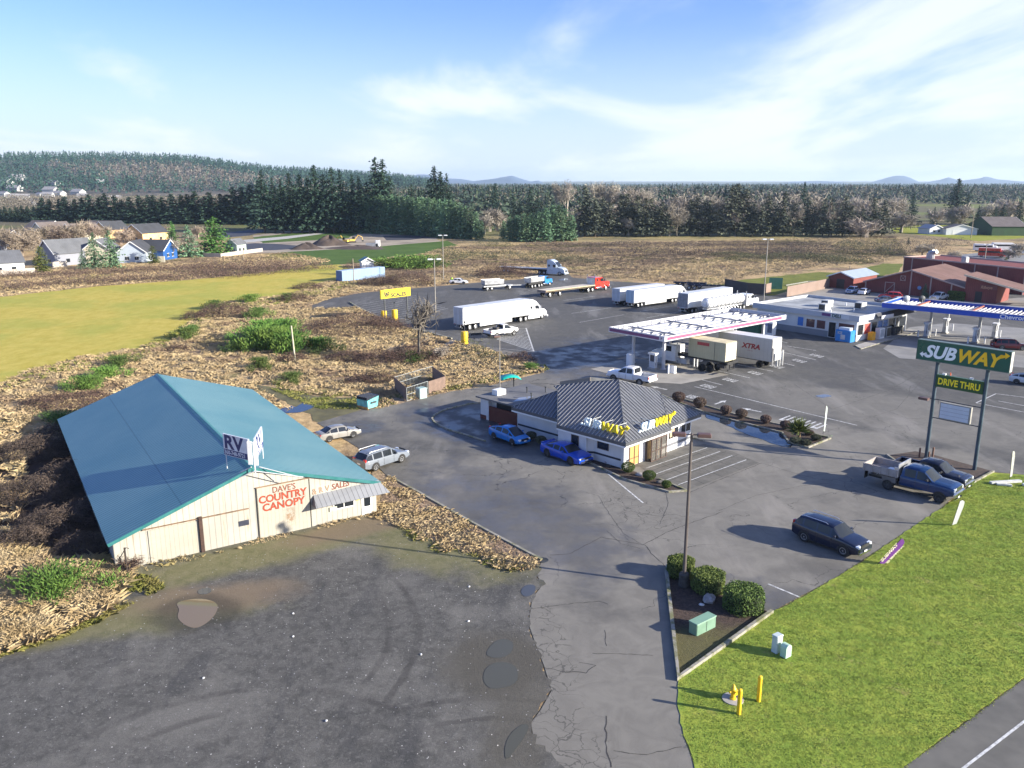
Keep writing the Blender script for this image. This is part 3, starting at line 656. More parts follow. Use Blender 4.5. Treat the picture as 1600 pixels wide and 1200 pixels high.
front_panel('vent', 8.42, 9.15, 1.32, 1.72, .05, M('dark_vent', (.03,.035,.055), .5, 0, .2))
LSMEAR = NT('lamp_shadow_smear')  # lamp-head shadow as a brown colour, not assigned to any mesh
for _q in (0,):
    n = LSMEAR; n.color((.30,.16,.07)).rough(.9); x = n.blob(12.35, 0, .55, .4, 0, .9, .3, 2.5); n.lk(n.math('MULTIPLY', x, .0), n.b.inputs['Alpha'])
fw = front_panel('office_window', 15.75, 17.35, 1.08, 1.66, .03, GLASS)
m = MB(); m.box(15.68,17.42,-.05,-.032,1.66,1.73); m.box(15.68,17.42,-.05,-.032,1.01,1.08); m.box(15.68,15.75,-.05,-.004,1.08,1.66); m.box(17.35,17.42,-.05,-.004,1.08,1.66); m.box(16.52,16.58,-.05,-.032,1.08,1.66); m.build('frame', WHITE, fw)
m = MB(); m.box(15.35,15.95,-.09,-.052,.95,1.3); m.build('notice_board', M('notice', (.50,.52,.42), .6, 0, .3, 6), WH)
od = front_panel('office_door', 18.0, 18.92, .05, 1.95, .05, M('white_door', (.70,.70,.66), .5, 0, .08))
m = MB(); m.box(18.22, 18.76, -.06, -.051, .75, 1.8); m.build('pane', GLASS, od)
m = MB(); m.box(17.6, 17.85, -.045, -.004, 1.4, 1.68); m.build('warning_notice', M('notice_yellow', (.75,.62,.05), .6, 0, .1), WH)
aw = MB(); aw.slab([(13.95,-1.05,1.86),(20.05,-1.05,1.92),(19.5,-.02,2.74),(14.15,-.02,2.56)], .04)
awo = aw.build('awning', ribbed('awning_metal', (.27,.275,.285), 0, .38, .1, .5, .45, .1, .1, None, .6), WH)
m = MB(); m.add([(13.95,-1.0,1.83),(14.15,-.02,2.52),(13.95,-.02,1.83)], [(0,1,2)]); m.build('awning_end', M('awning_side', (.18,.15,.15), .7, 0, .1), awo); m = MB(); m.add([(20.05,-1.0,1.88),(19.5,-.02,2.68),(20.05,-.02,1.88)], [(0,2,1)]); m.build('awning_end', M('awning_side', 0), awo)
RED = M('faded_red_lettering', (.30,.045,.018), .7, 0, .3, 5); BRN = M('brown_lettering', (.20,.055,.03), .7, 0, .3, 5); TAN = M('tan_lettering', (.32,.20,.12), .7, 0, .3, 5)
FR = (math.pi/2, 0, 0)
text("DAVE'S", .66, BRN, WH, (11.0, -.08, 3.42), FR, off=.004, ext=.006, sx=.86)
text('COUNTRY', .80, RED, WH, (9.96, -.08, 2.78), FR, off=.024, ext=.006, sx=.94)
text('CANOPY', .80, RED, WH, (10.2, -.08, 2.12), FR, off=.024, ext=.006, sx=.98)
text('& R V', .66, TAN, WH, (14.05, -.02, 2.62), (math.pi/2, R(-3), 0), ext=.006, sx=.9)
text('SALES', .66, BRN, WH, (15.62, -.02, 2.70), (math.pi/2, R(-3), 0), off=.008, ext=.006, shear=.15, sx=.86)
m = MB(); m.lathe([(.02,0),(.5,0),(.5,.002),(.02,.002)], 14)
# lamp-head shadow painted on the big door as a thin brown patch
LSH = NT('painted_lamp_shadow'); 
for _q in (0,):
    n = LSH; n.color((.33,.20,.11)).rough(.9); sp = n.N.new('ShaderNodeSeparateXYZ'); n.lk(n.tc.outputs['Object'], sp.inputs[0])
    g1 = n.rng(n.math('ABSOLUTE', n.math('SUBTRACT', sp.outputs[0], 12.25)), .55, .05); g2 = n.rng(n.math('ABSOLUTE', n.math('SUBTRACT', sp.outputs[2], 1.35)), .95, .1)
    a = n.math('MULTIPLY', n.math('MULTIPLY', g1, g2), n.rng(n.noise(2.2, 6, .7), .42, .62)); n.lk(n.math('MULTIPLY', a, .75), n.b.inputs['Alpha'])
m = MB(); m.face([(11.6,-.072,.3),(12.9,-.072,.3),(12.9,-.072,2.0),(11.6,-.072,2.0)]); m.build('painted_lamp_shadow', LSH.mat, sd2)
# ---- V-shaped RV sign standing on the roof ridge ----
RV = thing('roof_sign', 'white two-winged RV sign with blue letters on the ridge of the teal roof', 'sign', (-18.60, 57.05, 5.62), R(0))
SIGNW = M('sign_white', (.66,.68,.72), .45, 0, .1, 2); NAVY = M('navy_lettering', (.02,.03,.13), .5, 0, .1); NAVYB = M('navy_panel', (.025,.04,.15), .5, 0, .1)
m = MB(); m.tube([(0,0,-.2),(0,0,2.2)], .05, 8); m.build('post', WHITE, RV)
def wing(ax, ay, bx, by, z0, z1, txt):
    d = Vector((bx-ax, by-ay)); L = d.length; a = math.atan2(d.y, d.x)
    e = bpy.data.objects.new('sign_panel', None)
    m = MB(); m.box(0, L, -.05, .05, z0, z1); p = m.build('sign_panel', SIGNW, RV); p.location = (ax, ay, 0); p.rotation_euler = (0, 0, a)
    m = MB(); m.box(.03, L-.03, -.058, -.0505, z0+.04, z0+.48); m.build('number_band', NAVYB, p)
    text('RV', 1.42, NAVY, p, (.1, -.055, z0+.58), FR, off=.045, ext=.008, sx=L/2.3)
    text('360-748-9721', .42, SIGNW, p, (.08, -.062, z0+.12), FR, off=.008, ext=.005, sx=L/2.85)
    return p
wing(-2.68, 1.60, -.35, .12, .72, 2.35, 1)
wing(.0, .35, -.38, 3.35, .72, 2.35, 1)
m = MB(); m.box(-.42, -.12, -.1, .02, .5, 2.25); m.box(-.05, .25, -.02, .1, .4, 2.2); m.build('sign_face', WHITE, RV)
BRC = M('white_weathered', (.55,.56,.56), .6, 0, .2, 4)
for pts, rr_ in (([(-2.55,1.5,-.95),(-2.55,1.5,.8)],.035),([(-2.9,.9,-1.15),(-.2,-.2,.35)],.04),([(-2.9,-.1,-1.25),(0,-.1,.0)],.04),([(.1,.7,.05),(2.6,.9,-.72)],.035),([(.1,-.1,.0),(3.2,1.0,-.85)],.035),([(-.35,3.2,-.15),(-.35,3.2,.8)],.035)):
    m = MB(); m.tube(pts, rr_, 6); m.build('brace', BRC, RV)
'''m = MB(); m.tube([(-2.55,1.5,-.95),(-2.55,1.5,.8)], .035, 6); m.tube([(-2.9,.9,-1.15),(-.2,-.2,.35)], .04, 6); m.tube([(-2.9,-.1,-1.25),(0,-.1,.0)], .04, 6); m.tube([(.1,.7,.05),(2.6,.9,-.72)], .035, 6); m.tube([(.1,-.1,.0),(3.2,1.0,-.85)], .035, 6); m.tube([(.72,3.0,-.15),(.72,3.0,.8)], .035, 6)
'''
# ---- sandwich restaurant ----
SW = thing('restaurant', 'white fast food restaurant with dark standing seam hip roof and yellow and white roof letters', 'restaurant', (10.32, 73.19, 0), R(44.95))
SWW = M('stucco_white', (.60,.60,.60), .75, 0, .07, .6, .1); DARKB = M('dark_stripe', (.03,.032,.045), .6, 0, .1); BRW = M('brown_frame', (.085,.055,.045), .5, 0, .15); REDF = ribbed('red_fence', (.13,.035,.022), 1, .16, .12, .4, .8, 0, .2)
H_ = 2.72
def wallbox(u0, u1, v0, v1, z1=H_, mat=SWW, name='wall', z0=0):
    m = MB(); m.box(u0, u1, v0, v1, z0, z1); return m.build(name, mat, SW)
m = MB(); m.prism([(0,0),(11.1,0),(11.1,7.9),(10.4,14.5),(1.6,15.4),(1.6,7.6),(-.6,7.6),(-.6,4.25),(0,3.5)], 0, H_); m.build('wall', SWW, SW)
# dark stripe round the walls
m = MB()
for a, b in (((-.012,0.3),(-.012,3.5)),((-.012,3.5),(-.612,4.25)),((1.588,8.6),(1.588,15.3))): m = MB(); ribbon(m, [a, b], .02, .74, .93); m.build('stripe', DARKB, SW)
m = MB(); ribbon(m, [(.25,-.012),(.9,-.012)], .02, .62, .8); m.build('stripe', DARKB, SW)
m = MB(); ribbon(m, [(5.95,-.012),(11.1,-.012)], .02, .55, .82); m.build('stripe', M('grey_stripe', (.16,.165,.18), .7, 0, .1), SW)
m = MB(); m.cbox(-.02, -.02, 0, .34, .34, H_); m.cbox(-.45, 4.15, 0, .3, .3, H_); m.build('pillar', SWW, SW)
def sw_win(axis, a0, a1, z0, z1, off=0, poster=False):
    # axis 'u': on the right wall; 'v': on the left wall
    m = MB()
    if axis == 'u': m.box(a0, a1, -.035, -.004, z0, z1)
    else: m.box(off-.035, off-.004, a0, a1, z0, z1)
    w = m.build('window', GLASS, SW); m = MB()
    def fb(p0, p1, q0, q1):
        if axis == 'u': m.box(p0, p1, -.06, -.036, q0, q1)
        else: m.box(off-.06, off-.036, p0, p1, q0, q1)
    t = .06
    fb(a0-t, a1+t, z1, z1+t); fb(a0-t, a1+t, z0-t, z0); fb(a0-t, a0, z0, z1); fb(a1, a1+t, z0, z1)
    if a1-a0 > 1.3: fb((a0+a1)/2-t/2, (a0+a1)/2+t/2, z0, z1)
    m.build('frame', BRW if axis == 'v' else WHITE, w)
    if poster and axis == 'u':
        m = MB(); m.box(a0+.2, a0+.95, -.066, -.062, z0+.15, z1-.1); m.build('poster', M('poster_food', (.45,.33,.2), .6, 0, .6, 7), w)
    return w
sw_win('u', 6.02, 6.80, 1.05, 2.35); sw_win('u', 7.12, 8.75, 1.32, 2.36, 0, True); sw_win('u', 9.25, 10.9, 1.5, 2.3)
sw_win('v', 1.8, 3.05, 1.42, 2.1); sw_win('v', 4.98, 5.8, 1.02, 2.22, -.6)
# glazed entrance vestibule
ent = MB(); ent.box(3.35, 5.85, -.75, -.01, 2.18, 2.35); en = ent.build('entrance', BRW, SW)
m = MB()
for u in (.85,1.6,2.3): m.box(u-.04, u+.04, -.07, -.005, .05, 2.4)
m.box(.85,2.3,-.07,-.005,2.32,2.42); m.box(.85,2.3,-.07,-.005,.75,.8)
for u in (3.39,4.15,4.95,5.81): m.box(u-.045, u+.045, -.75, -.66, .03, 2.18)
for u, w in ((3.39,.09),(5.81,.09)): m.box(u-w/2, u+w/2, -.655, -.01, .03, .1); m.box(u-w/2, u+w/2, -.2, -.01, .1, 2.18)
m.box(3.43,5.77,-.74,-.67,.03,.12); m.box(3.43,5.77,-.74,-.67,1.02,1.09)
m.build('door_frame', BRW, en)
lit = NT('warm_interior'); lit.color((.45,.24,.08)).rough(.6); lit.b.inputs['Emission Color'].default_value = (1,.5,.12,1); lit.b.inputs['Emission Strength'].default_value = .12
m = MB(); m.box(.9, 2.28, -.03, -.008, .08, 2.3); m.build('lit_glazing', lit.mat, en)
m = MB(); m.box(3.44, 5.76, -.70, -.69, .13, 1.0); m.box(3.44, 5.76, -.70, -.69, 1.1, 2.17); 
pg = NT('clear_glass'); pg.color((.35,.33,.30)).rough(.03); pg.b.inputs['Transmission Weight'].default_value = .75; pg.b.inputs['IOR'].default_value = 1.45
m.build('door_glass', pg.mat, en)
m = MB(); m.box(3.4, 5.8, -.012, -.004, .05, 2.15); m.build('inner_wall', M('tan_interior', (.42,.30,.16), .7, 0, .3, 2), en)
# roof: two big facets, two lower wings, flat well behind
def seam(name, c, axis): return M(name, c, .38, .25, .08, .6)
RDL = seam('seam_roof_a', (.15,.155,.165), 1); RDR = seam('seam_roof_b', (.15,.155,.16), 0); RTRIM = M('roof_trim', (.095,.10,.11), .4, .2, .08)
E0 = 2.86; FL = lambda u, v: (u, v, E0+.5*(u+.8)); FRt = lambda u, v: (u, v, E0+.5*(v+.8)*1.1)
AP = (6.4, 5.74, 6.46)
m = MB(); m.slab([(-.8,-.8,E0), AP, (5.2,9.2,5.86), (3.8,12.2,5.16), (3.4,11.3,4.96), (-.8,7.5,E0)], .08); m.build('roof_facet', RDL, SW)
m = MB(); m.slab([(-.8,-.8,E0), (6.3,-.8,E0), (10.0,3.2,4.9+.1), (9.3,3.9,5.42), AP], .08); m.build('roof_facet', RDR, SW)
m = MB(); m.slab([(.75,7.6,E0-.02), (3.4,11.3,4.9), (.75,15.4,E0-.02)], .08); m.build('roof_facet', seam('seam_roof_shaded', (.12,.125,.14), 1), SW)  # left wing facet: shade put into a darker copy of the roof metal
m = MB(); m.slab([(6.5,-.15,E0-.02), (12.6,-.15,E0-.02), (9.9,3.15,4.74)], .08); m.build('roof_facet', seam('seam_roof_d', (.15,.155,.16), 0), SW)
m = MB(); m.slab([(12.6,-.15,E0-.02), (12.6,9.5,E0-.02), (9.9,7.5,4.74),(9.9,3.15,4.74)], .08); m.slab([(.75,15.4,E0-.02),(3.4,11.3,4.9),(7,11.3,4.9),(10.6,15.4,E0-.02)], .08); m.build('roof_facet', RDL, SW)
# inside faces of the mansard round the flat well
TANW = M('tan_parapet', (.33,.27,.21), .8, 0, .1, .6); FLATR = M('roof_membrane', (.13,.13,.135), .8, 0, .2, .4)
m = MB(); m.prism([(1.6,.8),(11,.8),(11,14.6),(2.4,14.6)], 2.74, 3.1); m.build('flat_roof', FLATR, SW)
m = MB(); m.slab([(6.3,13.6,3.1),(6.9,9.9,3.1),(6.9,9.9,6.0),(6.3,13.6,5.0)], .1); m.build('parapet', TANW, SW)
m = MB(); m.slab([(6.95,9.9,3.1),(10.5,9.2,3.1),(10.5,9.2,5.2),(6.95,9.9,6.0)], .1); m.build('parapet', RTRIM, SW)
# raised standing seams, one mesh per facet
def seams(pts, axis, period, mat=None):
    P = [Vector(p) for p in pts]; n = (P[1]-P[0]).cross(P[2]-P[0]).normalized(); n = n if n.z > 0 else -n; m = MB()
    lo, hi = min(p[axis] for p in P), max(p[axis] for p in P); q = lo+period
    while q < hi-.05:
        X = []
        for a, b in zip(P, P[1:]+P[:1]):
            if (a[axis]-q)*(b[axis]-q) < 0: X.append(a.lerp(b, (q-a[axis])/(b[axis]-a[axis])))
        if len(X) >= 2:
            a, b = X[0], X[1]; w = Vector((0,0,0)); w[axis] = .03; h = n*.07; m.add([a-w, a+w, b+w, b-w, a-w+h, a+w+h, b+w+h, b-w+h], [(4,5,6,7),(0,1,5,4),(1,2,6,5),(2,3,7,6),(3,0,4,7)])
        q += period
    return m.build('seams', mat or SEAM, SW)
SEAM = M('seam_metal', (.30,.30,.31), .4, .2, .08)
seams([(-.8,-.8,E0), AP, (5.2,9.2,5.86), (3.8,12.2,5.16), (3.4,11.3,4.96), (-.8,7.5,E0)], 1, .44)
seams([(-.8,-.8,E0), (6.3,-.8,E0), (10.0,3.2,5.0), (9.3,3.9,5.42), AP], 0, .44)
seams([(.75,7.6,E0-.02), (3.4,11.3,4.9), (.75,15.4,E0-.02)], 1, .44); seams([(6.5,-.15,E0-.02), (12.6,-.15,E0-.02), (9.9,3.15,4.74)], 0, .44)
# hip flashings and fascia
m = MB()
for a, b in (((-.8,-.8,E0),AP),((-.8,7.5,E0),(3.4,11.3,4.97)),(AP,(5.2,9.2,5.86)),((5.2,9.2,5.86),(3.8,12.2,5.16)),(AP,(9.3,3.9,5.42)),((9.3,3.9,5.42),(10.0,3.2,5.0)),((6.3,-.8,E0),(10.0,3.2,5.0)),((12.6,-.15,E0),(9.9,3.15,4.76)),((.75,15.4,E0),(3.4,11.3,4.9))):
    m.tube([a, b], .07, 6)
m.build('hip_flashing', RTRIM, SW)
m = MB()
for a, b in (((-.82,-.86),(-.82,7.6)),((-.86,-.82),(6.35,-.82)),((.72,7.7),(.72,15.4)),((6.45,-.17),(12.6,-.17)),((12.6,-.15),(12.6,9.5))):
    ribbon(m, [a, b], .05, E0-.30, E0-.005)
m.build('gutter', RTRIM, SW)
m = MB()
for a, b in (((-.80,-.84),(-.80,7.6)),((-.84,-.80),(6.35,-.80)),((.74,7.7),(.74,15.4)),((6.45,-.15),(12.6,-.15)),((12.58,-.15),(12.58,9.5))):
    ribbon(m, [a, b], .07, E0-.46, E0-.305)
m.build('fascia', WHITE, SW)
m = MB(); m.prism([(-.78,-.78),(6.3,-.78),(6.5,-.13),(12.55,-.13),(12.55,9.4),(10.5,15.3),(.8,15.3),(.8,7.5),(-.78,7.45)], E0-.40, E0-.33); m.build('soffit', SWW, SW)
# letters standing on the roof
LW = M('letter_white', (.70,.80,.80), .4, 0, .04); LY = M('letter_yellow', (.80,.62,.02), .4, 0, .05); LG = M('letter_side_green', (.02,.10,.05), .5, 0, .1)
def subway_sign(parent, loc, rz, size, tilt=0, wt=LW, yt=LY, ext=.05, sx=1.0, back=None, back2=None):
    e = bpy.data.objects.new('lettering', None)
    o1 = text('SUB', size, wt, parent, loc, (math.pi/2+tilt, 0, rz), ext=ext, off=size*.035, shear=.28, sx=sx)
    wsub = max(v.co.x for v in o1.data.vertices)*sx
    ca, sa = math.cos(rz), math.sin(rz)
    o2 = text('WAY', size, yt, parent, (loc[0]+(wsub-.02*size)*ca, loc[1]+(wsub-.02*size)*sa, loc[2]), (math.pi/2+tilt, 0, rz), ext=ext, off=size*.035, shear=.28, sx=sx)
    # arrows: tail of the S to the left, arm of the Y to the right
    def arrow_obj(x, y, dx, mat, p):
        s = size; m = MB(); b = [(0,0),(.30*dx*s,.0),(.30*dx*s,.13*s),(0,.13*s)]
        if dx > 0: pts = [(0,-.02*s),(.30*s,.10*s),(.27*s,.0*s),(.52*s,.22*s),(.24*s,.36*s),(.26*s,.24*s),(.04*s,.13*s)]
        else: pts = [(.06*s,.10*s),(-.16*s,.04*s),(-.14*s,-.06*s),(-.34*s,.12*s),(-.16*s,.28*s),(-.17*s,.18*s),(.06*s,.22*s)]
        n_ = len(pts); vs = [(x+a, y+b_, -ext) for a, b_ in pts]+[(x+a, y+b_, ext) for a, b_ in pts]
        fs = [tuple(range(n_)), tuple(range(2*n_-1, n_-1, -1))]+[(i, (i+1) % n_, n_+(i+1) % n_, n_+i) for i in range(n_)]
        m.add(vs, fs); q = m.build('arrow', mat, p); return q
    wy = max(v.co.x for v in o2.data.vertices)
    arrow_obj(.08*size, .0, -1, wt, o1); arrow_obj(wy-.26*size, .50*size, 1, yt, o2)
    return o1, o2
# left facet sign faces -u, reads from far (v high) to near: rotate -90deg
subway_sign(SW, (.05, 5.0, 3.10), -math.pi/2, 1.32, 0, ext=.09, sx=.90)
subway_sign(SW, (2.2, -.15, 3.05), 0, 1.30, 0, ext=.09, sx=.95)
m = MB()
m.box(.18, .24, .6, 5.0, 3.0, 3.1)
for v in (.9, 2.4, 3.9): m.tube([(.21,v,3.0),(.21,v,4.0)], .03, 5); m.tube([(.21,v,4.0),(1.5,v,4.0)], .03, 5)
m.box(2.2, 6.6, 0.0, .06, 2.98, 3.06)
for u in (2.6, 4.0, 5.6): m.tube([(u,.03,3.0),(u,.03,3.9)], .03, 5); m.tube([(u,.03,3.9),(u,1.3,3.95)], .03, 5)
m.build('letter_frame', M('frame_white', (.5,.52,.5), .5, 0, .1), SW)
# low service wing with flat roof, enclosure and fence
m = MB(); m.prism([(2.3,21.9),(2.3,20.6),(2.9,20.6),(2.9,15.45),(9.0,15.45),(9.0,21.9)], 0, 2.42); m.build('service_wing', SWW, SW)
m = MB(); m.prism([(1.9,22.3),(1.9,14.9),(10.2,14.9),(10.2,22.3)], 2.45, 2.62); m.build('service_roof', FLATR, SW)
m = MB(); m.box(2.25, 2.33, 15.5, 20.5, .0, 1.72); m.build('fence', REDF, SW)
m = MB(); m.box(2.28, 2.5, 21.0, 21.95, 0, .5); m.build('fence', M('brick_red', (.12,.04,.03), .8, 0, .2, 3), SW)
m = MB(); m.box(2.86, 2.95, 17.2, 19.9, .1, 2.25); m.build('service_door', M('dark_recess', (.02,.02,.022), .9, 0, .1), SW)
m = MB(); m.face([(3.0,17.5,2.628),(4.6,17.0,2.628),(6.5,17.6,2.628),(4.8,18.3,2.628)]); m.face([(4.2,15.6,2.628),(6.5,15.3,2.628),(8.2,16.2,2.628),(5.4,16.8,2.628)]); m.build('wet_patch', water_mat('roof_water', (.25,.26,.28), .08), SW)
bx = MB(); bx.cbox(4.2, 20.9, 2.63, 1.35, .95, .6, 0, 0, .04); bo = bx.build('air_unit', WHITE, SW)
m = MB(); m.box(3.68,3.72,20.5,21.3,2.7,3.15); m.build('grille', BLACK, bo)
for u, v in ((7.0,19.2),(5.4,17.0),(8.6,17.8)):
    m = MB(); m.tube([(u,v,2.6),(u,v,3.2)], .07, 8); m.tube([(u,v,3.2),(u,v,3.3)], .12, 8); m.build('vent_pipe', DSTEEL, SW)
m = MB(); m.cbox(6.2, 12.0, 3.1, 1.6, 1.2, 1.1, 0, 0, .05); m.cbox(8.7, 7.6, 3.1, 1.8, 1.4, 1.0, 0, 0, .05); m.build('rooftop_unit', STEEL, SW)
# ---- highway pylon sign ----
PS = thing('pylon_sign', 'tall green sandwich shop sign above a drive thru panel on two steel posts', 'sign', (39.89, 76.19, 0), R(-49.34))
PGREEN = M('sign_green', (.006,.095,.060), .35, 0, .05); PBLUE = M('post_bluegrey', (.055,.085,.11), .5, .2, .15)
for u in (0, 4.38):
    m = MB(); m.tube([(u,0,0),(u,0,9.7)], .17, 12); m.build('post', PBLUE, PS)
m = MB(); m.box(-1.89, 6.16, -.30, .30, 9.63, 11.44); mp_ = m.build('sign_box', PGREEN, PS)
m = MB()
for q in ((-1.93,6.20,9.57,9.63),(-1.93,6.20,11.44,11.5),(-1.93,-1.89,9.63,11.44),(6.16,6.20,9.63,11.44)): m.box(q[0],q[1],-.33,.33,q[2],q[3])
m.build('frame', M('sign_frame', (.12,.17,.15), .4, .3, .1), mp_)
m = MB(); m.box(6.205,6.22,-.28,.28,9.65,11.42); m.build('end_panel', M('sign_end', (.5,.5,.46), .5, 0, .1), mp_)
subway_sign(PS, (-1.2, -.325, 9.95), 0, 1.62, 0, M('sign_white_letter', (.92,.94,.92), .4, 0, .03), M('sign_yellow_letter', (.98,.58,.01), .4, 0, .03), ext=.012, sx=.97)
m = MB(); m.box(.1, 4.25, -.2, .2, 7.25, 8.42); dt = m.build('sign_box', M('drive_thru_green', (.015,.075,.02), .4, 0, .06), PS)
text('DRIVE THRU', .86, M('drive_letter', (.98,.78,.02), .4, 0, .03), PS, (.28, -.215, 7.53), FR, off=.022, ext=.01, sx=.77)
m = MB()
for z in (4.15, 5.95): m.box(0, 4.38, -.04, .04, z, z+.08)
m.build('cross_bar', DSTEEL, PS)
m = MB(); m.box(.72, 3.5, -.15, .15, 4.25, 5.85); rb = m.build('reader_board', M('reader_frame', (.30,.29,.26), .5, 0, .1), PS)
m = MB(); m.box(.8, 3.34, -.17, -.151, 4.33, 5.77); m.build('reader_panel', ribbed('reader_panel', (.62,.66,.72), 2, .36, .07, .45, .4), rb)
m = MB(); m.box(-1.0,-.15,-.95,-.45,5.9,6.12); m.tube([(-.1,0,6.0),(-.5,-.6,6.05)], .04, 6); m.build('flood_light', M('lamp_brown', (.11,.06,.05), .5, 0, .1), PS)
for u in (.9, 3.3):
    m = MB(); m.tube([(u,-.25,8.44),(u,-.5,8.62)], .03, 5); m.cbox(u,-.5,8.55,.3,.2,.14); m.build('spot_lamp', WHITE, PS)
def at_local(o, rot, u, v): a = R(rot); return (o[0]+u*math.cos(a)-v*math.sin(a), o[1]+u*math.sin(a)+v*math.cos(a))
for i, (px, py, lb) in enumerate([(1436,716,'leftmost rusty pipe bollard beside the left post of the green pylon sign'),(1450,722,'rusty pipe bollard right in front of the left pylon post'),(1457,715,'rusty pipe bollard right of the left pylon post behind the black pickup')]):
    m = MB(); m.tube([(0,0,0),(0,0,.95)], .09, 10); m.lathe([(.09,.95),(.06,1.0),(0,1.02)], 10)
    b = m.build('bollard', M('rust_pipe', (.19,.11,.08), .8, .2, .25, 4)); b.location = gp(px, py)+(.05,); tag(b, lb, 'bollard', 'rusty bollards round the pylon sign post')
# ---- fuel canopies ----
def canopy(name, label, org, rot, W, D, z0, z1, style):
    t = thing(name, label, 'canopy', (org[0], org[1], 0), R(rot))
    return t
FC = canopy('fuel_canopy', 'open white fuel canopy with purple and pink striped fascia over the diesel island', (20.71,111.21), 40.28, 0, 0, 0, 0, 0)
Wc, Dc, Z0, Z1 = 29.59, 10.2, 4.78, 5.49
FASW = M('fascia_white', (.55,.55,.58), .4, 0, .05); PUR = M('fascia_purple', (.15,.05,.15), .4, 0, .05); PNK = M('fascia_pink', (.30,.10,.17), .4, 0, .05); PPK = M('fascia_line', (.62,.30,.42), .4, 0, .05)
m = MB(); ribbon(m, [(0,0),(Wc,0),(Wc,Dc),(0,Dc)], .12, Z0, Z1, 0, True); m.build('fascia', FASW, FC)
m = MB(); m.box(.5, Wc-1.2, -.075, -.061, Z0+.16, Z1-.16); m.build('stripe', PNK, FC)
m = MB(); m.box(-.075, -.061, .9, Dc-.05, Z0+.14, Z1-.14); m.build('stripe', PUR, FC)
m = MB()
for z in (.27,.40): m.box(.5, Wc-1.2, -.085, -.076, Z0+z, Z0+z+.03); m.box(-.085, -.076, .9, Dc-.05, Z0+z, Z0+z+.03)
m.build('pin_stripe', M('pin_stripe', (.22,.07,.20), .4, 0, .05), FC)
text('P', .5, PUR, FC, (-.065, .62, Z0+.17), (math.pi/2, 0, -math.pi/2), off=.01)
GW = M('girder_white', (.66,.67,.70), .45, .1, .08); GG = M('girder_grey', (.20,.21,.26), .5, .2, .1)
m = MB(); m.box(.07, Wc-.07, .07, Dc-.07, Z0+.02, Z0+.06); m.build('deck', M('canopy_deck_grey', (.20,.205,.225), .5, 0, .1), FC)  # plain grey deck between the white roof pans
for v in (1.6, 3.3, 5.0, 6.7, 8.4): m = MB(); m.box(.3, Wc-.3, v-.38, v+.22, Z0+.061, Z0+.34); m.build('roof_pan', M('pan_white', (.55,.55,.56), .4, 0, .08), FC)
for u in (3.2, 11.6, 20.0, 27.6):
    m = MB(); m.box(u-.22, u+.22, .5, Dc-1.0, Z1-.15, Z1-.10); m.box(u-.04, u+.04, .5, Dc-1.0, Z0+.47, Z1-.16); m.box(u-.22, u+.22, .5, Dc-1.0, Z0+.47, Z0+.52); m.build('girder', GG, FC)
for i in range(28):
    u = .8+i*(Wc-1.4)/27; m = MB(); m.box(u-.03, u+.03, Dc-.13, Dc-.07, Z0+.1, Z1-.05); m.box(u-.025, u+.025, Dc-.6, Dc-.14, Z0+.05, Z0+.1); m.build('stiffener', GG, FC)
for u, v in ((3.2,2.6),(3.2,8.3),(11.6,2.6),(11.6,8.3),(20.0,2.6),(20.0,8.3),(27.6,2.6),(27.6,8.3)):
    m = MB(); m.box(u-.17, u+.17, v-.17, v+.17, 0, Z0+.1); m.box(u-.28, u+.28, v-.28, v+.28, 0, .25); m.build('column', FASW, FC)
    m = MB(); m.cbox(u+.7, v-.3, Z0+.35, .35, .35, .3, 0, 0, .05); m.build('drain_box', GG, FC)
PF = lambda u, v: at_local((20.71,111.21), 40.28, u, v)
def pump(label, x, y, rz, s=1, group='fuel pumps on the diesel island', blue=False, sc=1.0):
    t = thing('fuel_pump', label, 'fuel pump', (x, y, .05), rz, group, sc)
    m = MB(); m.cbox(0,0,0,1.3,.85,.2,0,0,.03); m.build('plinth', CONC, t)
    m = MB(); m.cbox(0,0,.2,1.05,.55,.85,0,0,.04); m.build('cabinet', M('pump_grey', (.50,.52,.55), .4, .1, .08), t)
    for a in (-.46,.46):
        m = MB(); m.cbox(a,0,1.05,.16,.5,.95,0,0,.03); m.build('upright', WHITE, t)
    m = MB(); m.cbox(0,0,2.0,1.35,.8,.28,0,0,.05); m.build('head', WHITE, t)
    m = MB(); m.box(-.36,.36,-.2,.2,1.08,1.98); m.build('display', M('pump_dark', (.05,.055,.07), .3, 0, .1), t)
    m = MB(); m.tube([(.55,-.1,1.9),(.68,-.15,1.2),(.62,-.15,.6),(.52,-.1,.9)], .025, 6); m.tube([(-.55,-.1,1.9),(-.68,-.15,1.2),(-.62,-.15,.6),(-.52,-.1,.9)], .025, 6); m.build('hose', RUBBER, t)
    return t
for (px, py), lb, sc in [((1020,577),'grey diesel pump beside the white tank, nearest the canopy corner',1.05),((1060,568),'tall diesel pump in front of the cream container truck',1.1),((1032,568),'diesel pump half hidden behind the corner pump',.95)]:
    x, y = gp(px, py); pump(lb, x, y, R(-50), sc=sc)
for (px, py), lb, sc in [((1093,548),'diesel pump under the middle of the fuel canopy between the container and the long trailer',.9)]:
    x, y = gp(px, py); pump(lb, x, y, R(-50), sc=sc)
m = MB(); m.lathe([(0,0),(.62,0),(.62,1.6),(.55,1.7),(0,1.74)], 20); b = m.build('storage_tank', WHITE); b.location = gp(985,571)+(.05,); tag(b, 'upright white cylindrical tank on the concrete pad left of the diesel pumps', 'tank')
m = MB(); m.cbox(0,0,0,1.0,.6,.05,0); m.cbox(0,0,.05,.9,.5,.95,0,0,.04); b = m.build('bin', WHITE); b.location = gp(1051,583)+(.05,); b.rotation_euler = (0,0,R(-50)); tag(b, 'white squat waste bin at the near end of the diesel island', 'bin')
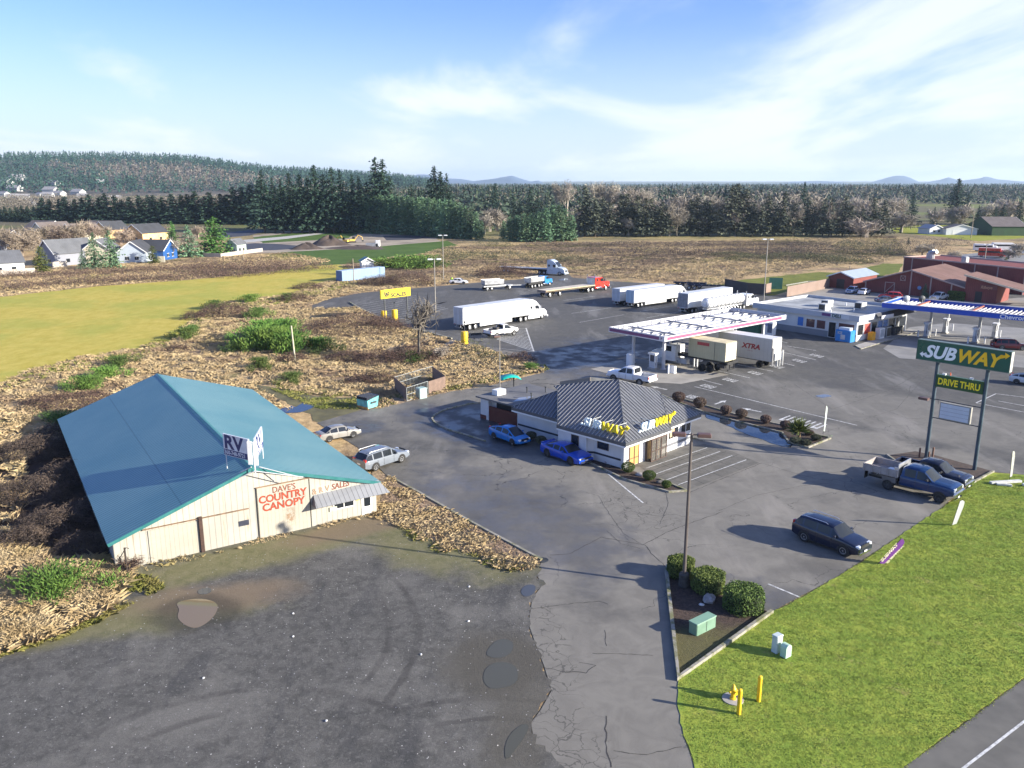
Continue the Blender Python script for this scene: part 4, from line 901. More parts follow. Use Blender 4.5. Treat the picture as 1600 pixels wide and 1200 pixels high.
for px, py, h, lb in [(1044,584,1.2,'white pipe bollard at the near end of the diesel island by the waste bin'),(1084,573,1.2,'left of two white bollards in front of the cream container truck'),(1089,573,1.2,'right of two white bollards in front of the cream container truck'),(1194,521,1.9,'tall white bollard beside the ice machine of the store')]:
    m = MB(); m.tube([(0,0,0),(0,0,h)], .12, 12); m.lathe([(.12,h),(.08,h+.06),(0,h+.08)], 12)
    b = m.build('bollard', WHITE); b.location = gp(px, py)+(.05,); tag(b, lb, 'bollard', 'white bollards round the diesel pumps')
# second canopy (blue) ----
ox, oy = gp(1379,474.5,5.6); ex, ey = gp(1425,466,5.6)
BCrot = math.atan2(-1, .93); 
BC = thing('fuel_canopy', 'long fuel canopy with a bright blue fascia and white station name at the right edge', 'canopy', (ox, oy, 0), math.atan2(gp(1600,495,5.6)[1]-oy, gp(1600,495,5.6)[0]-ox))
LB = 33; BLU = M('fascia_blue', (.008,.07,.46), .35, 0, .05); RBR = M('red_brown_deck', (.14,.045,.03), .7, 0, .15)
m = MB(); ribbon(m, [(0,0),(LB,0),(LB,9.5),(0,9.5)], .12, 4.95, 5.75, 0, True); m.build('fascia', BLU, BC)
m = MB(); ribbon(m, [(0,0),(LB,0),(LB,9.5),(0,9.5)], .3, 5.755, 5.82, 0, True); m.build('fascia_cap', FASW, BC)
m = MB(); m.box(.1, LB-.1, .1, 9.4, 5.0, 5.12); m.build('deck', RBR, BC)
m = MB()
for i in range(50): m.box(.3+i*.65, .42+i*.65, .3, 8.9, 5.13, 5.4)
m.build('deck_rib', FASW, BC)
for u in (5,13.5,22,30):
    m = MB(); m.box(u-.12, u+.12, .3, 9.2, 5.42, 5.62); m.build('girder', M('red_girder', (.32,.10,.06), .6, 0, .1), BC)
text('Chevron', .92, M('name_white', (.8,.8,.8), .4, 0, .03), BC, (17.9, -.085, 5.05), FR, off=.02, sx=1.1)
cr_ = math.atan2(gp(1600,495,5.6)[1]-oy, gp(1600,495,5.6)[0]-ox)
for px, py in ((1452,523),(1478,520),(1528,531),(1556,527)):
    x, y = gp(px, py); dx, dy = x-ox, y-oy; u = dx*math.cos(cr_)+dy*math.sin(cr_); v = -dx*math.sin(cr_)+dy*math.cos(cr_)
    m = MB(); m.box(u-.2, u+.2, v-.2, v+.2, 0, 5.0); m.build('column', STEEL, BC)
for (px, py), lb in [((1447,527),'grey fuel pump at the left end of the blue canopy, near the orange cone'),((1476,521),'grey fuel pump behind the leftmost one under the blue canopy'),((1523,536),'grey fuel pump just left of the dark red sport utility'),((1553,529),'grey fuel pump behind the dark red sport utility'),]:
    x, y = gp(px, py); pump(lb, x, y, cr_+R(90), group='fuel pumps under the blue canopy', sc=1.15)
for k, (px, py, lb) in enumerate([(1434,527,'white bollard left of the leftmost pump under the blue canopy'),(1461,525,'white bollard between the two left pumps of the blue canopy'),(1512,537,'white bollard left of the pump beside the red sport utility'),(1538,537,'white bollard in front of the red sport utility'),(1562,527,'white bollard right of the rear pump of the blue canopy'),(1488,517,'white bollard behind the second pump of the blue canopy')]):
    m = MB(); m.tube([(0,0,0),(0,0,1.15)], .13, 10); m.lathe([(.13,1.15),(0,1.22)], 10); b = m.build('bollard', WHITE); b.location = gp(px, py)+(.05,); tag(b, lb, 'bollard', 'white bollards round the blue canopy pumps')
# ---- deli store ----
DL = thing('store', 'single storey white convenience store with grey base, flat roof and deli sign above its windows', 'store', (57.24,136.4,0), R(38.8))
Wd, Dd, Ze = 16.9, 19.5, 4.03
DW = M('store_white', (.60,.60,.59), .7, 0, .06, .4); DG = M('store_grey', (.20,.215,.24), .7, 0, .08, .4)
m = MB(); m.box(0, Wd, 0, Dd, 1.1, Ze-.55); m.build('wall', DW, DL)
m = MB(); m.box(-.02, Wd+.02, -.02, Dd+.02, 0, 1.1); m.build('base_wall', DG, DL)
m = MB(); m.box(-.03,Wd*.99,-.045,-.025,0,1.1); m.build('front_base', DW, DL)
m = MB(); ribbon(m, [(-.5,-.5),(Wd+.4,-.5),(Wd+.4,Dd+.5),(-.5,Dd+.5)], .25, Ze-.58, Ze+.35, 0, True); m.build('parapet', M('parapet_grey', (.42,.44,.47), .6, 0, .05, .4), DL)
m = MB(); m.box(-.37, Wd+.27, -.37, Dd+.37, Ze-.54, Ze-.1); m.build('flat_roof', M('store_roof', (.30,.31,.31), .7, 0, .35, .25), DL)
m = MB(); m.slab([(4.5,-1.5,Ze-.5),(Wd+.4,-1.5,Ze-.5),(Wd+.4,-.64,Ze+.36),(4.5,-.64,Ze+.36)], .06); m.build('mansard', M('mansard_dark', (.055,.055,.06), .6, 0, .1), DL)
for v, u in ((8.5,4),(10.7,8.5),(5.4,10.5)):
    m = MB(); m.cbox(u, v, Ze-.08, 1.8, 1.4, 1.15, 0, 0, .05); a_ = m.build('rooftop_unit', M('unit_beige', (.50,.50,.47), .5, 0, .08), DL)
    m = MB(); m.box(u-.92,u-.905,v-.55,v+.55,Ze+.05,Ze+.95); m.build('grille', BLACK, a_)
for u, v in ((2.2,6.2),(6.2,4.2),(12,9),(9.8,12.6)):
    m = MB(); m.tube([(u,v,Ze-.1),(u,v,Ze+.45)], .1, 8); m.build('vent_pipe', WHITE, DL)
def dwin(axis, a0, a1, z0, z1, mat=GLASS, nm='window'):
    m = MB(); (m.box(a0, a1, -.05, -.003, z0, z1) if axis == 'u' else m.box(-.05, -.003, a0, a1, z0, z1)); w = m.build(nm, mat, DL); m = MB()
    for q in ((a0-.07,a1+.07,z1,z1+.07),(a0-.07,a1+.07,z0-.07,z0),(a0-.07,a0,z0,z1),(a1,a1+.07,z0,z1)):
        (m.box(q[0],q[1],-.08,-.004,q[2],q[3]) if axis == 'u' else m.box(-.08,-.004,q[0],q[1],q[2],q[3]))
    m.build('frame', DW, w); return w
POSTR = M('window_poster_red', (.55,.07,.05), .5, 0, .5, 3); POSTB = M('window_poster_blue', (.10,.20,.45), .5, 0, .5, 3)
for a in ((.4,3.2),(5.7,7.3),(7.7,9.3)): dwin('v', a[0], a[1], 1.35, 2.75, M('tinted_glass', (.10,.045,.05), .1, 0, .3, 1))
dwin('v', 3.75, 5.0, .15, 2.7, GLASS, 'door')
dwin('v', 9.9, 11.0, 1.35, 2.85, M('notice_blue', (.03,.16,.50), .5, 0, .1))
for i, a in enumerate(((.3,2.0),(2.4,4.3),(4.7,6.4),(6.8,8.3),(8.6,10.1),(10.5,12.6),(13.0,13.8),(14.2,16.2))): dwin('u', a[0], a[1], 1.0, 2.75, (GLASS, POSTR, GLASS, POSTB, POSTB, GLASS, GLASS, GLASS)[i])
m = MB(); m.box(-.66, -.63, 1.2, 6.2, Ze-.4, Ze+.25); sb = m.build('sign_board', M('sign_pale', (.55,.57,.58), .5, 0, .05), DL)
text('DELI', .78, M('deli_green', (.01,.06,.05), .5, 0, .05), DL, (-.68, 4.25, Ze-.34), (math.pi/2, 0, -math.pi/2), off=.02, sx=1.05)
m = MB(); m.box(-.69,-.665,4.5,6.15,Ze-.32,Ze+.2); m.build('sign_emblem', M('deli_emblem', (.13,.05,.17), .5, 0, .2, 4), DL)
m = MB(); m.box(4.8, 8.8, -1.62, -1.58, Ze-.55, Ze+.05); m.box(9.6,9.62,-.7,-.68,1,2); m.build('fascia_sign', FASW, DL)
DLo = lambda u, v: at_local((57.24,136.4), 38.8, u, v)
def on(name, label, cat, u, v, mbs, group=None, z=.05, rot=38.8):
    t = thing(name, label, cat, DLo(u, v)+(z,), R(rot), group)
    for nm, m_, mt in mbs: m_.build(nm, mt, t)
    return t
b1 = MB(); b1.cbox(0,0,0,1.5,2.7,1.9,0,0,.05); b2 = MB(); b2.box(-.77,-.755,-1.1,1.1,.6,1.7); b3 = MB(); b3.cbox(0,0,1.91,1.0,2.0,.4,0,0,.05)
t = on('ice_chest', 'blue ice merchandiser with white emblem standing at the near corner of the store', 'ice chest', -1.1, 1.3, [('body', b1, M('ice_blue', (.03,.22,.55), .4, 0, .06)), ('top_sign', b3, M('ice_white', (.6,.68,.75), .5, 0, .05))])
text('ICE', .55, FASW, t, (-.78, .95, 1.25), (math.pi/2,0,-math.pi/2), off=.02); m = MB(); m.box(-.775,-.757,-.4,.4,.35,1.15); m.build('emblem', FASW, t)
b1 = MB(); b1.cbox(0,0,0,1.1,.9,1.35,0,0,.08); on('waste_bin', 'orange yellow waste bin against the sunlit side of the store', 'bin', 3.4, -.9, [('body', b1, M('bin_orange', (.75,.34,.01), .5, 0, .08))])
b1 = MB(); b1.cbox(0,0,0,1.6,.9,1.8,0,0,.04); b2 = MB(); b2.box(-.6,.6,-.47,-.455,.3,1.6); on('ice_machine', 'white ice machine beside the orange bin on the sunlit side of the store', 'ice machine', 5.9, -1.0, [('body', b1, WHITE), ('door', b2, M('ice_door', (.40,.42,.45), .4, 0, .1))])
b1 = MB(); b1.cbox(0,0,0,1.5,.9,1.75,0,0,.04); b2 = MB(); b2.box(-.65,.65,-.47,-.455,.2,1.6); on('gas_cage', 'grey cage of gas bottles right of the ice machine at the store', 'gas bottle cage', 8.1, -1.0, [('frame', b1, STEEL), ('mesh_door', b2, BLACK)])
for i in range(4):
    b1 = MB(); b1.lathe([(0,0),(.35,0),(.42,.5),(.4,1.0),(.3,1.15),(0,1.2)], 12)
    o_ = b1.build('bin', M('dark_goods', (.03,.03,.035), .6, 0, .2)); o_.location = DLo(10.6+i*.95, -.9)+(.05,); o_.scale = (1,1,1.1); tag(o_, ['dark rounded bin nearest the gas bottle cage at the store','second dark bin from the gas bottle cage at the store','third dark bin from the gas bottle cage at the store','dark bin farthest from the gas bottle cage at the store'][i], 'bin', 'dark bins along the store front')
# white ice machine at the far left corner of store
x, y = gp(1203, 523); t = thing('ice_machine', 'tall white ice machine with blue letters near the tall bollard left of the store', 'ice machine', (x,y,.03), R(-51))
m = MB(); m.cbox(0,0,0,1.6,1.1,2.3,0,0,.04); m.build('body', WHITE, t); m = MB(); m.box(-.2,.7,-.57,-.555,.4,2.0); m.build('door', M('ice_door2', (.10,.13,.2), .3, 0, .1), t)
text('ICE', .42, BLU, t, (-.72,-.565,1.6), FR, off=.01, sx=.8)
x, y = gp(1172, 519); t = thing('dumpster', 'dark green dumpster under the fuel canopy behind the long white trailer', 'dumpster', (x,y,.03), R(-45)); m = MB(); m.cbox(0,0,0,4.0,2.0,2.2,0,0,.1); m.build('body', M('dump_green', (.02,.10,.06), .5, 0, .15), t)
m = MB(); m.slab([(-2,-1.05,2.25),(2,-1.05,2.25),(2,1.05,2.5),(-2,1.05,2.5)], .06); m.build('lid', M('dump_teal', (.02,.16,.13), .4, 0, .1), t)
# ================================================================ VEHICLES   (x forward, y left)
def lerp_prof(P, x):
    if x <= P[0][0]: return P[0][1]
    for (a, za), (b, zb) in zip(P, P[1:]):
        if x <= b: return za+(zb-za)*(x-a)/(b-a) if b > a else zb
    return P[-1][1]
def wheel(t, x, y, r, w=.22, rim=RIM, name='wheel', spokes=5, dual=False):
    s = 1 if y > 0 else -1; m = MB(); hw = w/2
    m.lathe([(r*.62,-hw),(r*.93,-hw),(r,-hw*.7),(r,hw*.7),(r*.93,hw),(r*.62,hw),(r*.62,-hw)], 20, 0, (0,0,0), 'y'); o = m.build(name, RUBBER, t); o.location = (x, y, r)
    q = MB(); f = s*hw*.72
    if spokes:
        q.lathe([(r*.62,f-s*.02),(r*.60,f+s*.02),(r*.52,f+s*.02),(r*.52,f-s*.03)], 20, 0, (0,0,0), 'y')
        q.lathe([(0,f+s*.02),(r*.14,f+s*.015),(r*.16,f-s*.02)], 12, 0, (0,0,0), 'y')
        for k in range(spokes):
            a = 2*math.pi*k/spokes; ca, sa = math.cos(a), math.sin(a); hwid = r*.085
            pts = [(r*.1,-hwid),(r*.56,-hwid*.8),(r*.56,hwid*.8),(r*.1,hwid)]
            q.face([(u*ca-v*sa, f+s*.012, u*sa+v*ca) for u, v in (pts if s < 0 else pts[::-1])])
    else:
        q.lathe([(r*.62,f+s*.03),(r*.56,f+s*.04),(r*.5,f-s*.03),(r*.25,f+s*.0),(r*.2,f+s*.07),(0,f+s*.08)], 16, 0, (0,0,0), 'y')
    q.build('rim', rim, o)
    q = MB(); q.lathe([(r*.62,f-s*.035),(0,f-s*.035)], 16, 0, (0,0,0), 'y'); q.build('hub', BLACK, o)
    return o
def car_body(t, L, Wd, deck, roof, zs=.22, mat=None, pillars=(), wheels=(), r=.33, gl=GLASS, roofw=.74, roofmat=None, wt=.12, bodyname='body', xlim=None):
    """deck: (x,z) of hood/belt/boot line; roof: (x,z) greenhouse line starting and ending on the deck."""
    hw = Wd/2; X0, X1 = xlim or (-L/2, L/2)
    xs = sorted(set([p[0] for p in deck]+[p[0] for p in roof]+[a for p in pillars for a in (p-.05, p+.05)]+[X0+i*(X1-X0)/14 for i in range(15)]))
    xs = [x for x in xs if X0-1e-6 <= x <= X1+1e-6]
    xs = [x for i, x in enumerate(xs) if i == 0 or x-xs[i-1] > .015]
    rows = []
    for x in xs:
        e = abs(x)/(L/2); w = hw*(1-wt*e**5); zb = lerp_prof(deck, x); inn = roof[0][0] < x < roof[-1][0]
        zr = lerp_prof(roof, x) if inn else zb
        low = zs+.10*max(0, (e-.86)/.14)
        h = max(0, zr-zb); f = min(1, h/.45); rw = w*(.93-(.93-roofw)*f)
        p = [(w*.80, low), (w*.97, low+.06), (w, low+(zb-low)*.45), (w*.985, zb-.09), (w*.93, zb)]
        if inn: p += [(rw, zb+h*.86+.0), (rw*.86, zr+.015), (rw*.45, zr+.045), (0, zr+.055)]
        else: p += [(w*.90, zb+.012), (w*.72, zb+.03), (w*.4, zb+.045), (0, zb+.05)]
        rows.append((x, p))
    np_ = len(rows[0][1]); full = []
    for x, p in rows: full.append([(x, y, z) for y, z in p]+[(x, -y, z) for y, z in p[-2::-1]])
    n = len(full[0]); vs = [q for rw_ in full for q in rw_]
    parts = {'body': [], 'windscreen': [], 'rear_window': [], 'side_window': [], 'roof': []}
    tops = [x for x, z in roof if z > max(q[1] for q in roof)-.13]; f1, r1 = max(tops), min(tops); f0, r0 = roof[-1][0], roof[0][0]
    for i in range(len(full)-1):
        xa, xb = rows[i][0], rows[i+1][0]; xm = (xa+xb)/2
        for k in range(n-1):
            kk = k if k < np_-1 else n-2-k
            face = (i*n+k, (i+1)*n+k, (i+1)*n+k+1, i*n+k+1); dest = 'body'
            if r0 < xm < f0:
                if kk == 4:
                    pil = any(abs(xm-p) < .05 for p in pillars)
                    if not pil and r0+.12 < xm < f0-.10: dest = 'side_window'
                elif kk in (6, 7): dest = 'windscreen' if xm > f1 else ('rear_window' if xm < r1 else 'roof')
                elif kk == 5 and r1 < xm < f1: dest = 'roof'
            parts[dest].append(face)
    # ends
    parts['body'].append(tuple(range(n))); parts['body'].append(tuple((len(full)-1)*n+k for k in range(n-1, -1, -1)))
    for i in range(len(full)-1): parts['body'].append((i*n, i*n+n-1, (i+1)*n+n-1, (i+1)*n))
    for nm, fs in parts.items():
        if not fs: continue
        def mk(fs, name, mt, smooth=True):
            used = sorted(set(a for f in fs for a in f)); mp = {a: j for j, a in enumerate(used)}
            m = MB(); m.add([vs[a] for a in used], [tuple(mp[a] for a in f) for f in fs], 0, smooth); return m.build(name, mt, t, 50)
        if nm == 'side_window':
            for sd in (0, 1):
                mk_f = [f for f in fs if (vs[f[0]][1] > 0) == (sd == 0)]
                groups = []; mk_f.sort(key=lambda f: vs[f[0]][0])
                for f in mk_f:
                    if groups and abs(vs[f[0]][0]-max(vs[a][0] for a in groups[-1][-1])) < .02: groups[-1].append(f)
                    else: groups.append([f])
                for g_ in groups: mk(g_, 'side_window', gl)
        else: mk(fs, bodyname if nm == 'body' else nm, {'body': mat, 'roof': roofmat or mat}.get(nm, gl))
    # wheels, arches
    for x in wheels:
        for s in (1, -1):
            y = s*(hw-.13); m = MB(); e = abs(x)/(L/2)
            ring = [(math.cos(a)*(r+.075), math.sin(a)*(r+.075)) for a in [math.pi*k/14-.25*(0) for k in range(15)]]
            pts = [(x+u, s*(hw*(1-wt*e**5)+.004), r+v) for u, v in ring]
            pts = [(x+ring[0][0], pts[0][1], zs+.02)]+pts+[(x+ring[-1][0], pts[0][1], zs+.02)]
            m.face(pts if s > 0 else pts[::-1]); m.build('wheel_arch', BLACK, t)
def lights(t, L, Wd, zf, zr_, fx=0, hl=(.42,.16), tl=(.30,.16), grille=(.9,.22), gz=None, bumper=None, mat_g=None, plate=True, rear=True):
    for s in (1, -1):
        m = MB(); m.cbox(0,0,0,.30,hl[0],hl[1],0,0,.04); o = m.build('headlight', LENS, t); o.location = (L/2-.17+fx, s*(Wd/2-.14-hl[0]/2), zf); o.rotation_euler = (0,0,-s*.25)
        if rear:
            m = MB(); m.cbox(0,0,0,.16,tl[0],tl[1],0,0,.03); o = m.build('taillight', TAIL, t); o.location = (-L/2+.09, s*(Wd/2-.12-tl[0]/2), zr_)
    g_ = gz if gz is not None else zf-.02
    m = MB(); m.box(L/2-.04, L/2+.015, -grille[0]/2, grille[0]/2, g_, g_+grille[1]); m.build('grille', mat_g or BLACK, t)
    m = MB(); m.box(L/2-.05, L/2+.04, -Wd*.36, Wd*.36, .30, .42, 0); m.build('bumper', bumper or BLACK, t)
    if plate:
        m = MB(); m.box(L/2+.042, L/2+.05, -.16, .16, .43, .55); m.build('licence_plate', WHITE, t)
        m = MB(); m.box(-L/2-.02, -L/2-.005, -.17, .17, .62, .74); m.build('licence_plate', WHITE, t)
def mirrors(t, x, Wd, z, mat):
    for s in (1, -1):
        m = MB(); m.cbox(0,0,0,.16,.20,.14,0,0,.03); o = m.build('mirror', mat, t); o.location = (x, s*(Wd/2+.08), z)
def rails(t, x0, x1, y, z, mat=ALU):
    for s in (1, -1):
        m = MB(); m.tube([(x0, s*y, z-.03),(x0+.12, s*y, z+.03),(x1-.15, s*y, z+.03),(x1, s*y, z-.04)], .02, 6); m.build('roof_rail', mat, t)
def shut_lines(t, xs, Wd, z0, z1):
    for s in (1,-1):
        m = MB()
        for x in xs: m.box(x-.008, x+.008, s*Wd/2-.003 if s > 0 else s*Wd/2-.006, s*Wd/2+.006 if s > 0 else s*Wd/2+.003, z0, z1)
        m.box(min(xs), max(xs), s*Wd/2-.004 if s > 0 else s*Wd/2-.010, s*Wd/2+.010 if s > 0 else s*Wd/2+.004, .27, .31); m.build('door_seam', BLACK, t)
def park(t, rw, fw, wb, xr, side, hwid, z=.045):
    """place so that the visible wheels touch the ground at pixels rw, fw; side=-1 right wheels visible"""
    a, b = gp(*rw), gp(*fw); dx, dy = b[0]-a[0], b[1]-a[1]; ang = math.atan2(dy, dx); s = math.hypot(dx, dy)/wb
    s = min(1.14, max(.93, s)); mx, my = (a[0]+b[0])/2, (a[1]+b[1])/2; xm = xr+wb/2
    # local (xm, side*hwid) -> (mx,my)
    ca, sa = math.cos(ang), math.sin(ang); lx, ly = xm*s, side*hwid*s
    t.location = (mx-(lx*ca-ly*sa), my-(lx*sa+ly*ca), z); t.rotation_euler = (0,0,ang); t.scale = (s,s,s); return t
def sedan(label, mat, cat='car', L=4.75, Wd=1.82, group=None, r=.33, name='sedan', rim=RIM, gmat=None):
    t = thing(name, label, cat, (0,0,0), 0, group)
    car_body(t, L, Wd, [(-2.37,.78),(-2.25,.92),(-1.7,.96),(-.9,.93),(.9,.90),(1.6,.84),(2.1,.72),(2.37,.56)], [(-1.75,.96),(-1.0,1.34),(-.5,1.42),(.15,1.42),(.55,1.36),(1.15,.89)], .22, mat, (-1.25,-.32,.62), (-1.38,1.38), r, gl=GLASS)
    for x in (-1.38,1.38):
        for s in (1,-1): wheel(t, x, s*(Wd/2-.10), r, .21, rim)
    lights(t, L, Wd, .56, .74, hl=(.38,.13), bumper=mat); mirrors(t, .75, Wd, .93, mat); shut_lines(t, (-1.05,-.32,.70), Wd, .34, .82); return t
silver = paint('champagne', (.25,.24,.22)); silver2 = paint('silver_blue', (.15,.17,.20))
t = sedan('pale silver saloon car parked behind the teal roof, farther of two by the warehouse', silver); park(t, (515.6,691.6),(552.7,684.3), 2.76, -1.38, -1, .91)
def wagon(label, mat, rim=RIM, L=4.75, Wd=1.86, name='station_wagon', cat='car', high=0, railm=ALU, r=.34):
    t = thing(name, label, cat); h = high
    car_body(t, L, Wd, [(-2.37,.95+h),(-2.28,1.0+h),(-.9,.98+h),(.9,.94+h),(1.5,.90+h),(2.1,.78+h),(2.37,.60+h)], [(-2.30,1.0+h),(-1.95,1.42+h),(-1.5,1.50+h),(-.5,1.53+h),(.2,1.52+h),(.5,1.46+h),(1.15,.93+h)], .24, mat, (-1.55,-.55,.42), (-1.38,1.40), r, roofw=.78)
    for x in (-1.38,1.40):
        for s in (1,-1): wheel(t, x, s*(Wd/2-.10), r, .23, rim)
    lights(t, L, Wd, .62+h*.9, .86+h, hl=(.40,.16), tl=(.30,.26), bumper=CHROME if high else mat, mat_g=BLACK); mirrors(t, .8, Wd, .97+h, mat); rails(t, -1.8, .1, .66, 1.58+h, railm); shut_lines(t, (-1.15,-.5,.55), Wd, .36, .88+h); return t
t = wagon('silver estate car with roof rails parked between the warehouse and the restaurant, nearer of two', silver2); park(t, (588,737),(628.4,723.5), 2.78, -1.38, -1, .93)
def hatch(label, mat):
    L, Wd = 4.55, 1.78; t = thing('hatchback', label, 'car')
    car_body(t, L, Wd, [(-2.27,.95),(-2.15,1.06),(-1.5,1.04),(-.6,.98),(.9,.90),(1.6,.80),(2.05,.66),(2.27,.50)], [(-2.12,1.06),(-1.3,1.33),(-.6,1.43),(.1,1.46),(.45,1.42),(1.5,.84)], .2, mat, (-1.2,-.25,.75), (-1.35,1.35), .32, roofw=.74)
    for x in (-1.35,1.35):
        for s in (1,-1): wheel(t, x, s*(Wd/2-.1), .32, .2, RIM)
    lights(t, L, Wd, .52, .86, hl=(.34,.16), tl=(.2,.3), bumper=mat); mirrors(t, .85, Wd, .92, mat); shut_lines(t, (-1.0,-.25,.7), Wd, .34, .82); return t
t = hatch('light metallic blue hatchback parked beside the red fence of the restaurant', paint('sky_blue', (.01,.17,.50), .05)); park(t, (771.5,686.7),(799.7,696.6), 2.7, -1.35, -1, .89)
def muscle(label, mat):
    L, Wd = 4.78, 1.90; t = thing('sports_car', label, 'car')
    car_body(t, L, Wd, [(-2.39,.86),(-2.28,1.02),(-1.6,1.0),(-.8,.93),(.8,.88),(1.6,.84),(2.15,.76),(2.39,.58)], [(-1.85,1.01),(-1.0,1.26),(-.45,1.33),(.05,1.33),(.35,1.28),(1.05,.87)], .17, mat, (-.75,.0), (-1.40,1.42), .35, roofw=.70)
    for x in (-1.40,1.42):
        for s in (1,-1): wheel(t, x, s*(Wd/2-.1), .35, .26, DSTEEL)
    lights(t, L, Wd, .60, .80, hl=(.38,.09), tl=(.4,.1), grille=(1.2,.12), bumper=BLACK); mirrors(t, .55, Wd, .90, mat); shut_lines(t, (-.75,.55), Wd, .32, .78)
    m = MB(); m.box(-2.38,-2.2,-.8,.8,1.05,1.09); m.box(-2.34,-2.28,-.7,-.66,.98,1.05); m.box(-2.34,-2.28,.66,.7,.98,1.05); m.build('spoiler', mat, t); return t
t = muscle('deep blue two-door sports car nosed up to the restaurant wall', paint('deep_blue', (.003,.055,.42), .05)); park(t, (854.5,714.5),(890.5,727.4), 2.82, -1.40, -1, .95)
t = wagon('black sport utility with chrome trim parked at the lawn edge by the purple flag', paint('black_blue', (.006,.010,.028), .05), L=4.75, Wd=1.88, name='suv', cat='sport utility', high=.12, r=.365); park(t, (1255,847.4),(1315.6,870), 2.78, -1.38, -1, .94)
def pickup(label, mat, bed='open', crew=True, high=0, rim=RIM, bumper=CHROME, L=5.8, front=2.9):
    Wd = 2.0; t = thing('pickup_truck', label, 'pickup truck'); h = high; xc = -.85 if crew else -.25; xb = front-L; wf, wr = front-.95, front-.95-3.65
    car_body(t, 5.8, Wd, [(xc-.02,1.22+h),(.9,1.20+h),(1.45,1.20+h),(2.5,1.13+h),(2.84,1.02+h),(2.9,.78+h)], [(xc+.0,1.22+h),(xc+.06,1.78+h),(xc+.35,1.88+h),(.4,1.88+h),(.75,1.80+h),(1.42,1.21+h)], .45+h*.8, mat, ((xc+.2,.22) if crew else (xc+.2,)), (wf,), .40, roofw=.80, wt=.05, bodyname='cab', xlim=(xc-.02, 2.9))
    m = MB(); m.box(xc-.02, xc-.035, -.6, .6, 1.3+h, 1.72+h); m.build('rear_window', GLASS, t)
    m = MB(); m.box(xb+.1, 2.3, -.45, .45, .38+h, .55+h); m.build('chassis', BLACK, t)
    if bed == 'open':
        m = MB(); z0, z1 = .50+h, 1.22+h
        m.box(xb, xc-.06, .86, .985, z0+.1, z1); m.box(xb, xc-.06, -.985, -.86, z0+.1, z1); m.box(xc-.16, xc-.06, -.86, .86, z0+.1, z1); m.box(xb+.07, xc-.16, -.86, .86, z0+.16, z0+.24, 1)
        m.build('bed', [mat, BLACK], t)
        m = MB(); m.box(xb-.01, xb+.06, -.86, .86, z0+.1, z1-.02); m.build('tailgate', mat, t)
        m = MB(); m.box(xb-.15, xb-.012, -.95, .95, .55+h, .70+h); m.build('rear_bumper', bumper, t)
        for s in (1,-1):
            m = MB(); m.box(xb-.02, xb+.10, s*.87 if s > 0 else -.99, .99 if s > 0 else -.87, .85+h, 1.15+h); m.build('taillight', TAIL, t)
            r = .40; hw = 1.0; pts = [(wr+math.cos(math.pi*k/14)*(r+.08), s*.99, r+math.sin(math.pi*k/14)*(r+.08)) for k in range(15)]; pts = [(wr+r+.08, s*.99, z0+.08)]+pts+[(wr-r-.08, s*.99, z0+.08)]
            m = MB(); m.face(pts if s > 0 else pts[::-1]); m.build('wheel_arch', BLACK, t)
    elif bed == 'dump':
        BM = M('dump_bed_grey', (.33,.30,.28), .6, .1, .15, 2, .1); m = MB(); x0 = xb-.1; x1 = xc-.2; z0, z1 = 1.02+h, 1.52+h
        m.box(x0, x1, 1.02, 1.10, z0, z1); m.box(x0, x1, -1.10, -1.02, z0, z1); m.box(x0, x0+.07, -1.02, 1.02, z0, z1); m.box(x0, x1, -1.02, 1.02, z0-.08, z0)
        for k in range(5):
            xx = x0+.05+k*(x1-x0-.15)/4
            for s in (1,-1): m.box(xx, xx+.08, 1.101 if s > 0 else -1.15, 1.15 if s > 0 else -1.101, z0-.05, z1)
        m.build('dump_bed', BM, t)
        m = MB(); m.box(x1, x1+.07, -1.08, 1.08, z0, z1+.50); m.box(x1-.25, x1, -1.08, -1.02, z1, z1+.25); m.box(x1-.25, x1, 1.02, 1.08, z1, z1+.25); m.build('headboard', ALU, t)
        m = MB(); m.cbox(x1-.5, -.55, z0+.01, .75, .6, .4, 0, 0, .03); m.build('tool_box', WHITE, t)
        m = MB(); m.box(x1-1.1, x1-.1, -1.02, -.55, .50+h, .9+h); m.box(x1-1.1, x1-.1, .55, 1.02, .50+h, .9+h); m.build('side_box', M('side_box', (.16,.15,.14), .5, .2, .1), t)
        m = MB(); m.box(x0+.1, x0+.14, -.95, -.4, .45, 1.0); m.box(x0+.1, x0+.14, .4, .95, .45, 1.0); m.build('mud_flap', BLACK, t)
    for x in (wf, wr):
        for s in (1,-1): wheel(t, x, s*.88, .41, .28, rim, spokes=6)
    lights(t, 5.8, 2.0, .80+h, .9, hl=(.34,.26), grille=(1.15,.36), gz=.74+h, bumper=bumper, mat_g=bumper, rear=False)
    m = MB(); m.box(2.92,2.935,-.5,.5,.80+h,.84+h); m.box(2.92,2.935,-.5,.5,.92+h,.96+h); m.build('grille_bar', BLACK, t)
    m = MB(); m.box(2.86,3.0,-.97,.97,.50+h,.70+h); m.build('front_bumper', bumper, t)
    mirrors(t, 1.05, 2.08, 1.28+h, BLACK); shut_lines(t, (xc+.1,.22,1.15) if crew else (xc+.1,1.1), 2.0, .55+h, 1.15+h)
    return t, wr, wf
TBLUE = paint('truck_blue', (.004,.028,.10), .05)
t, wr, wf = pickup('dark blue crew cab work truck with grey dump bed parked at the lawn edge', TBLUE, 'dump', True, .16, DSTEEL, CHROME, 6.4)
_a, _b = gp(1378.4,764), gp(1474,788.7); _wb = wf-wr
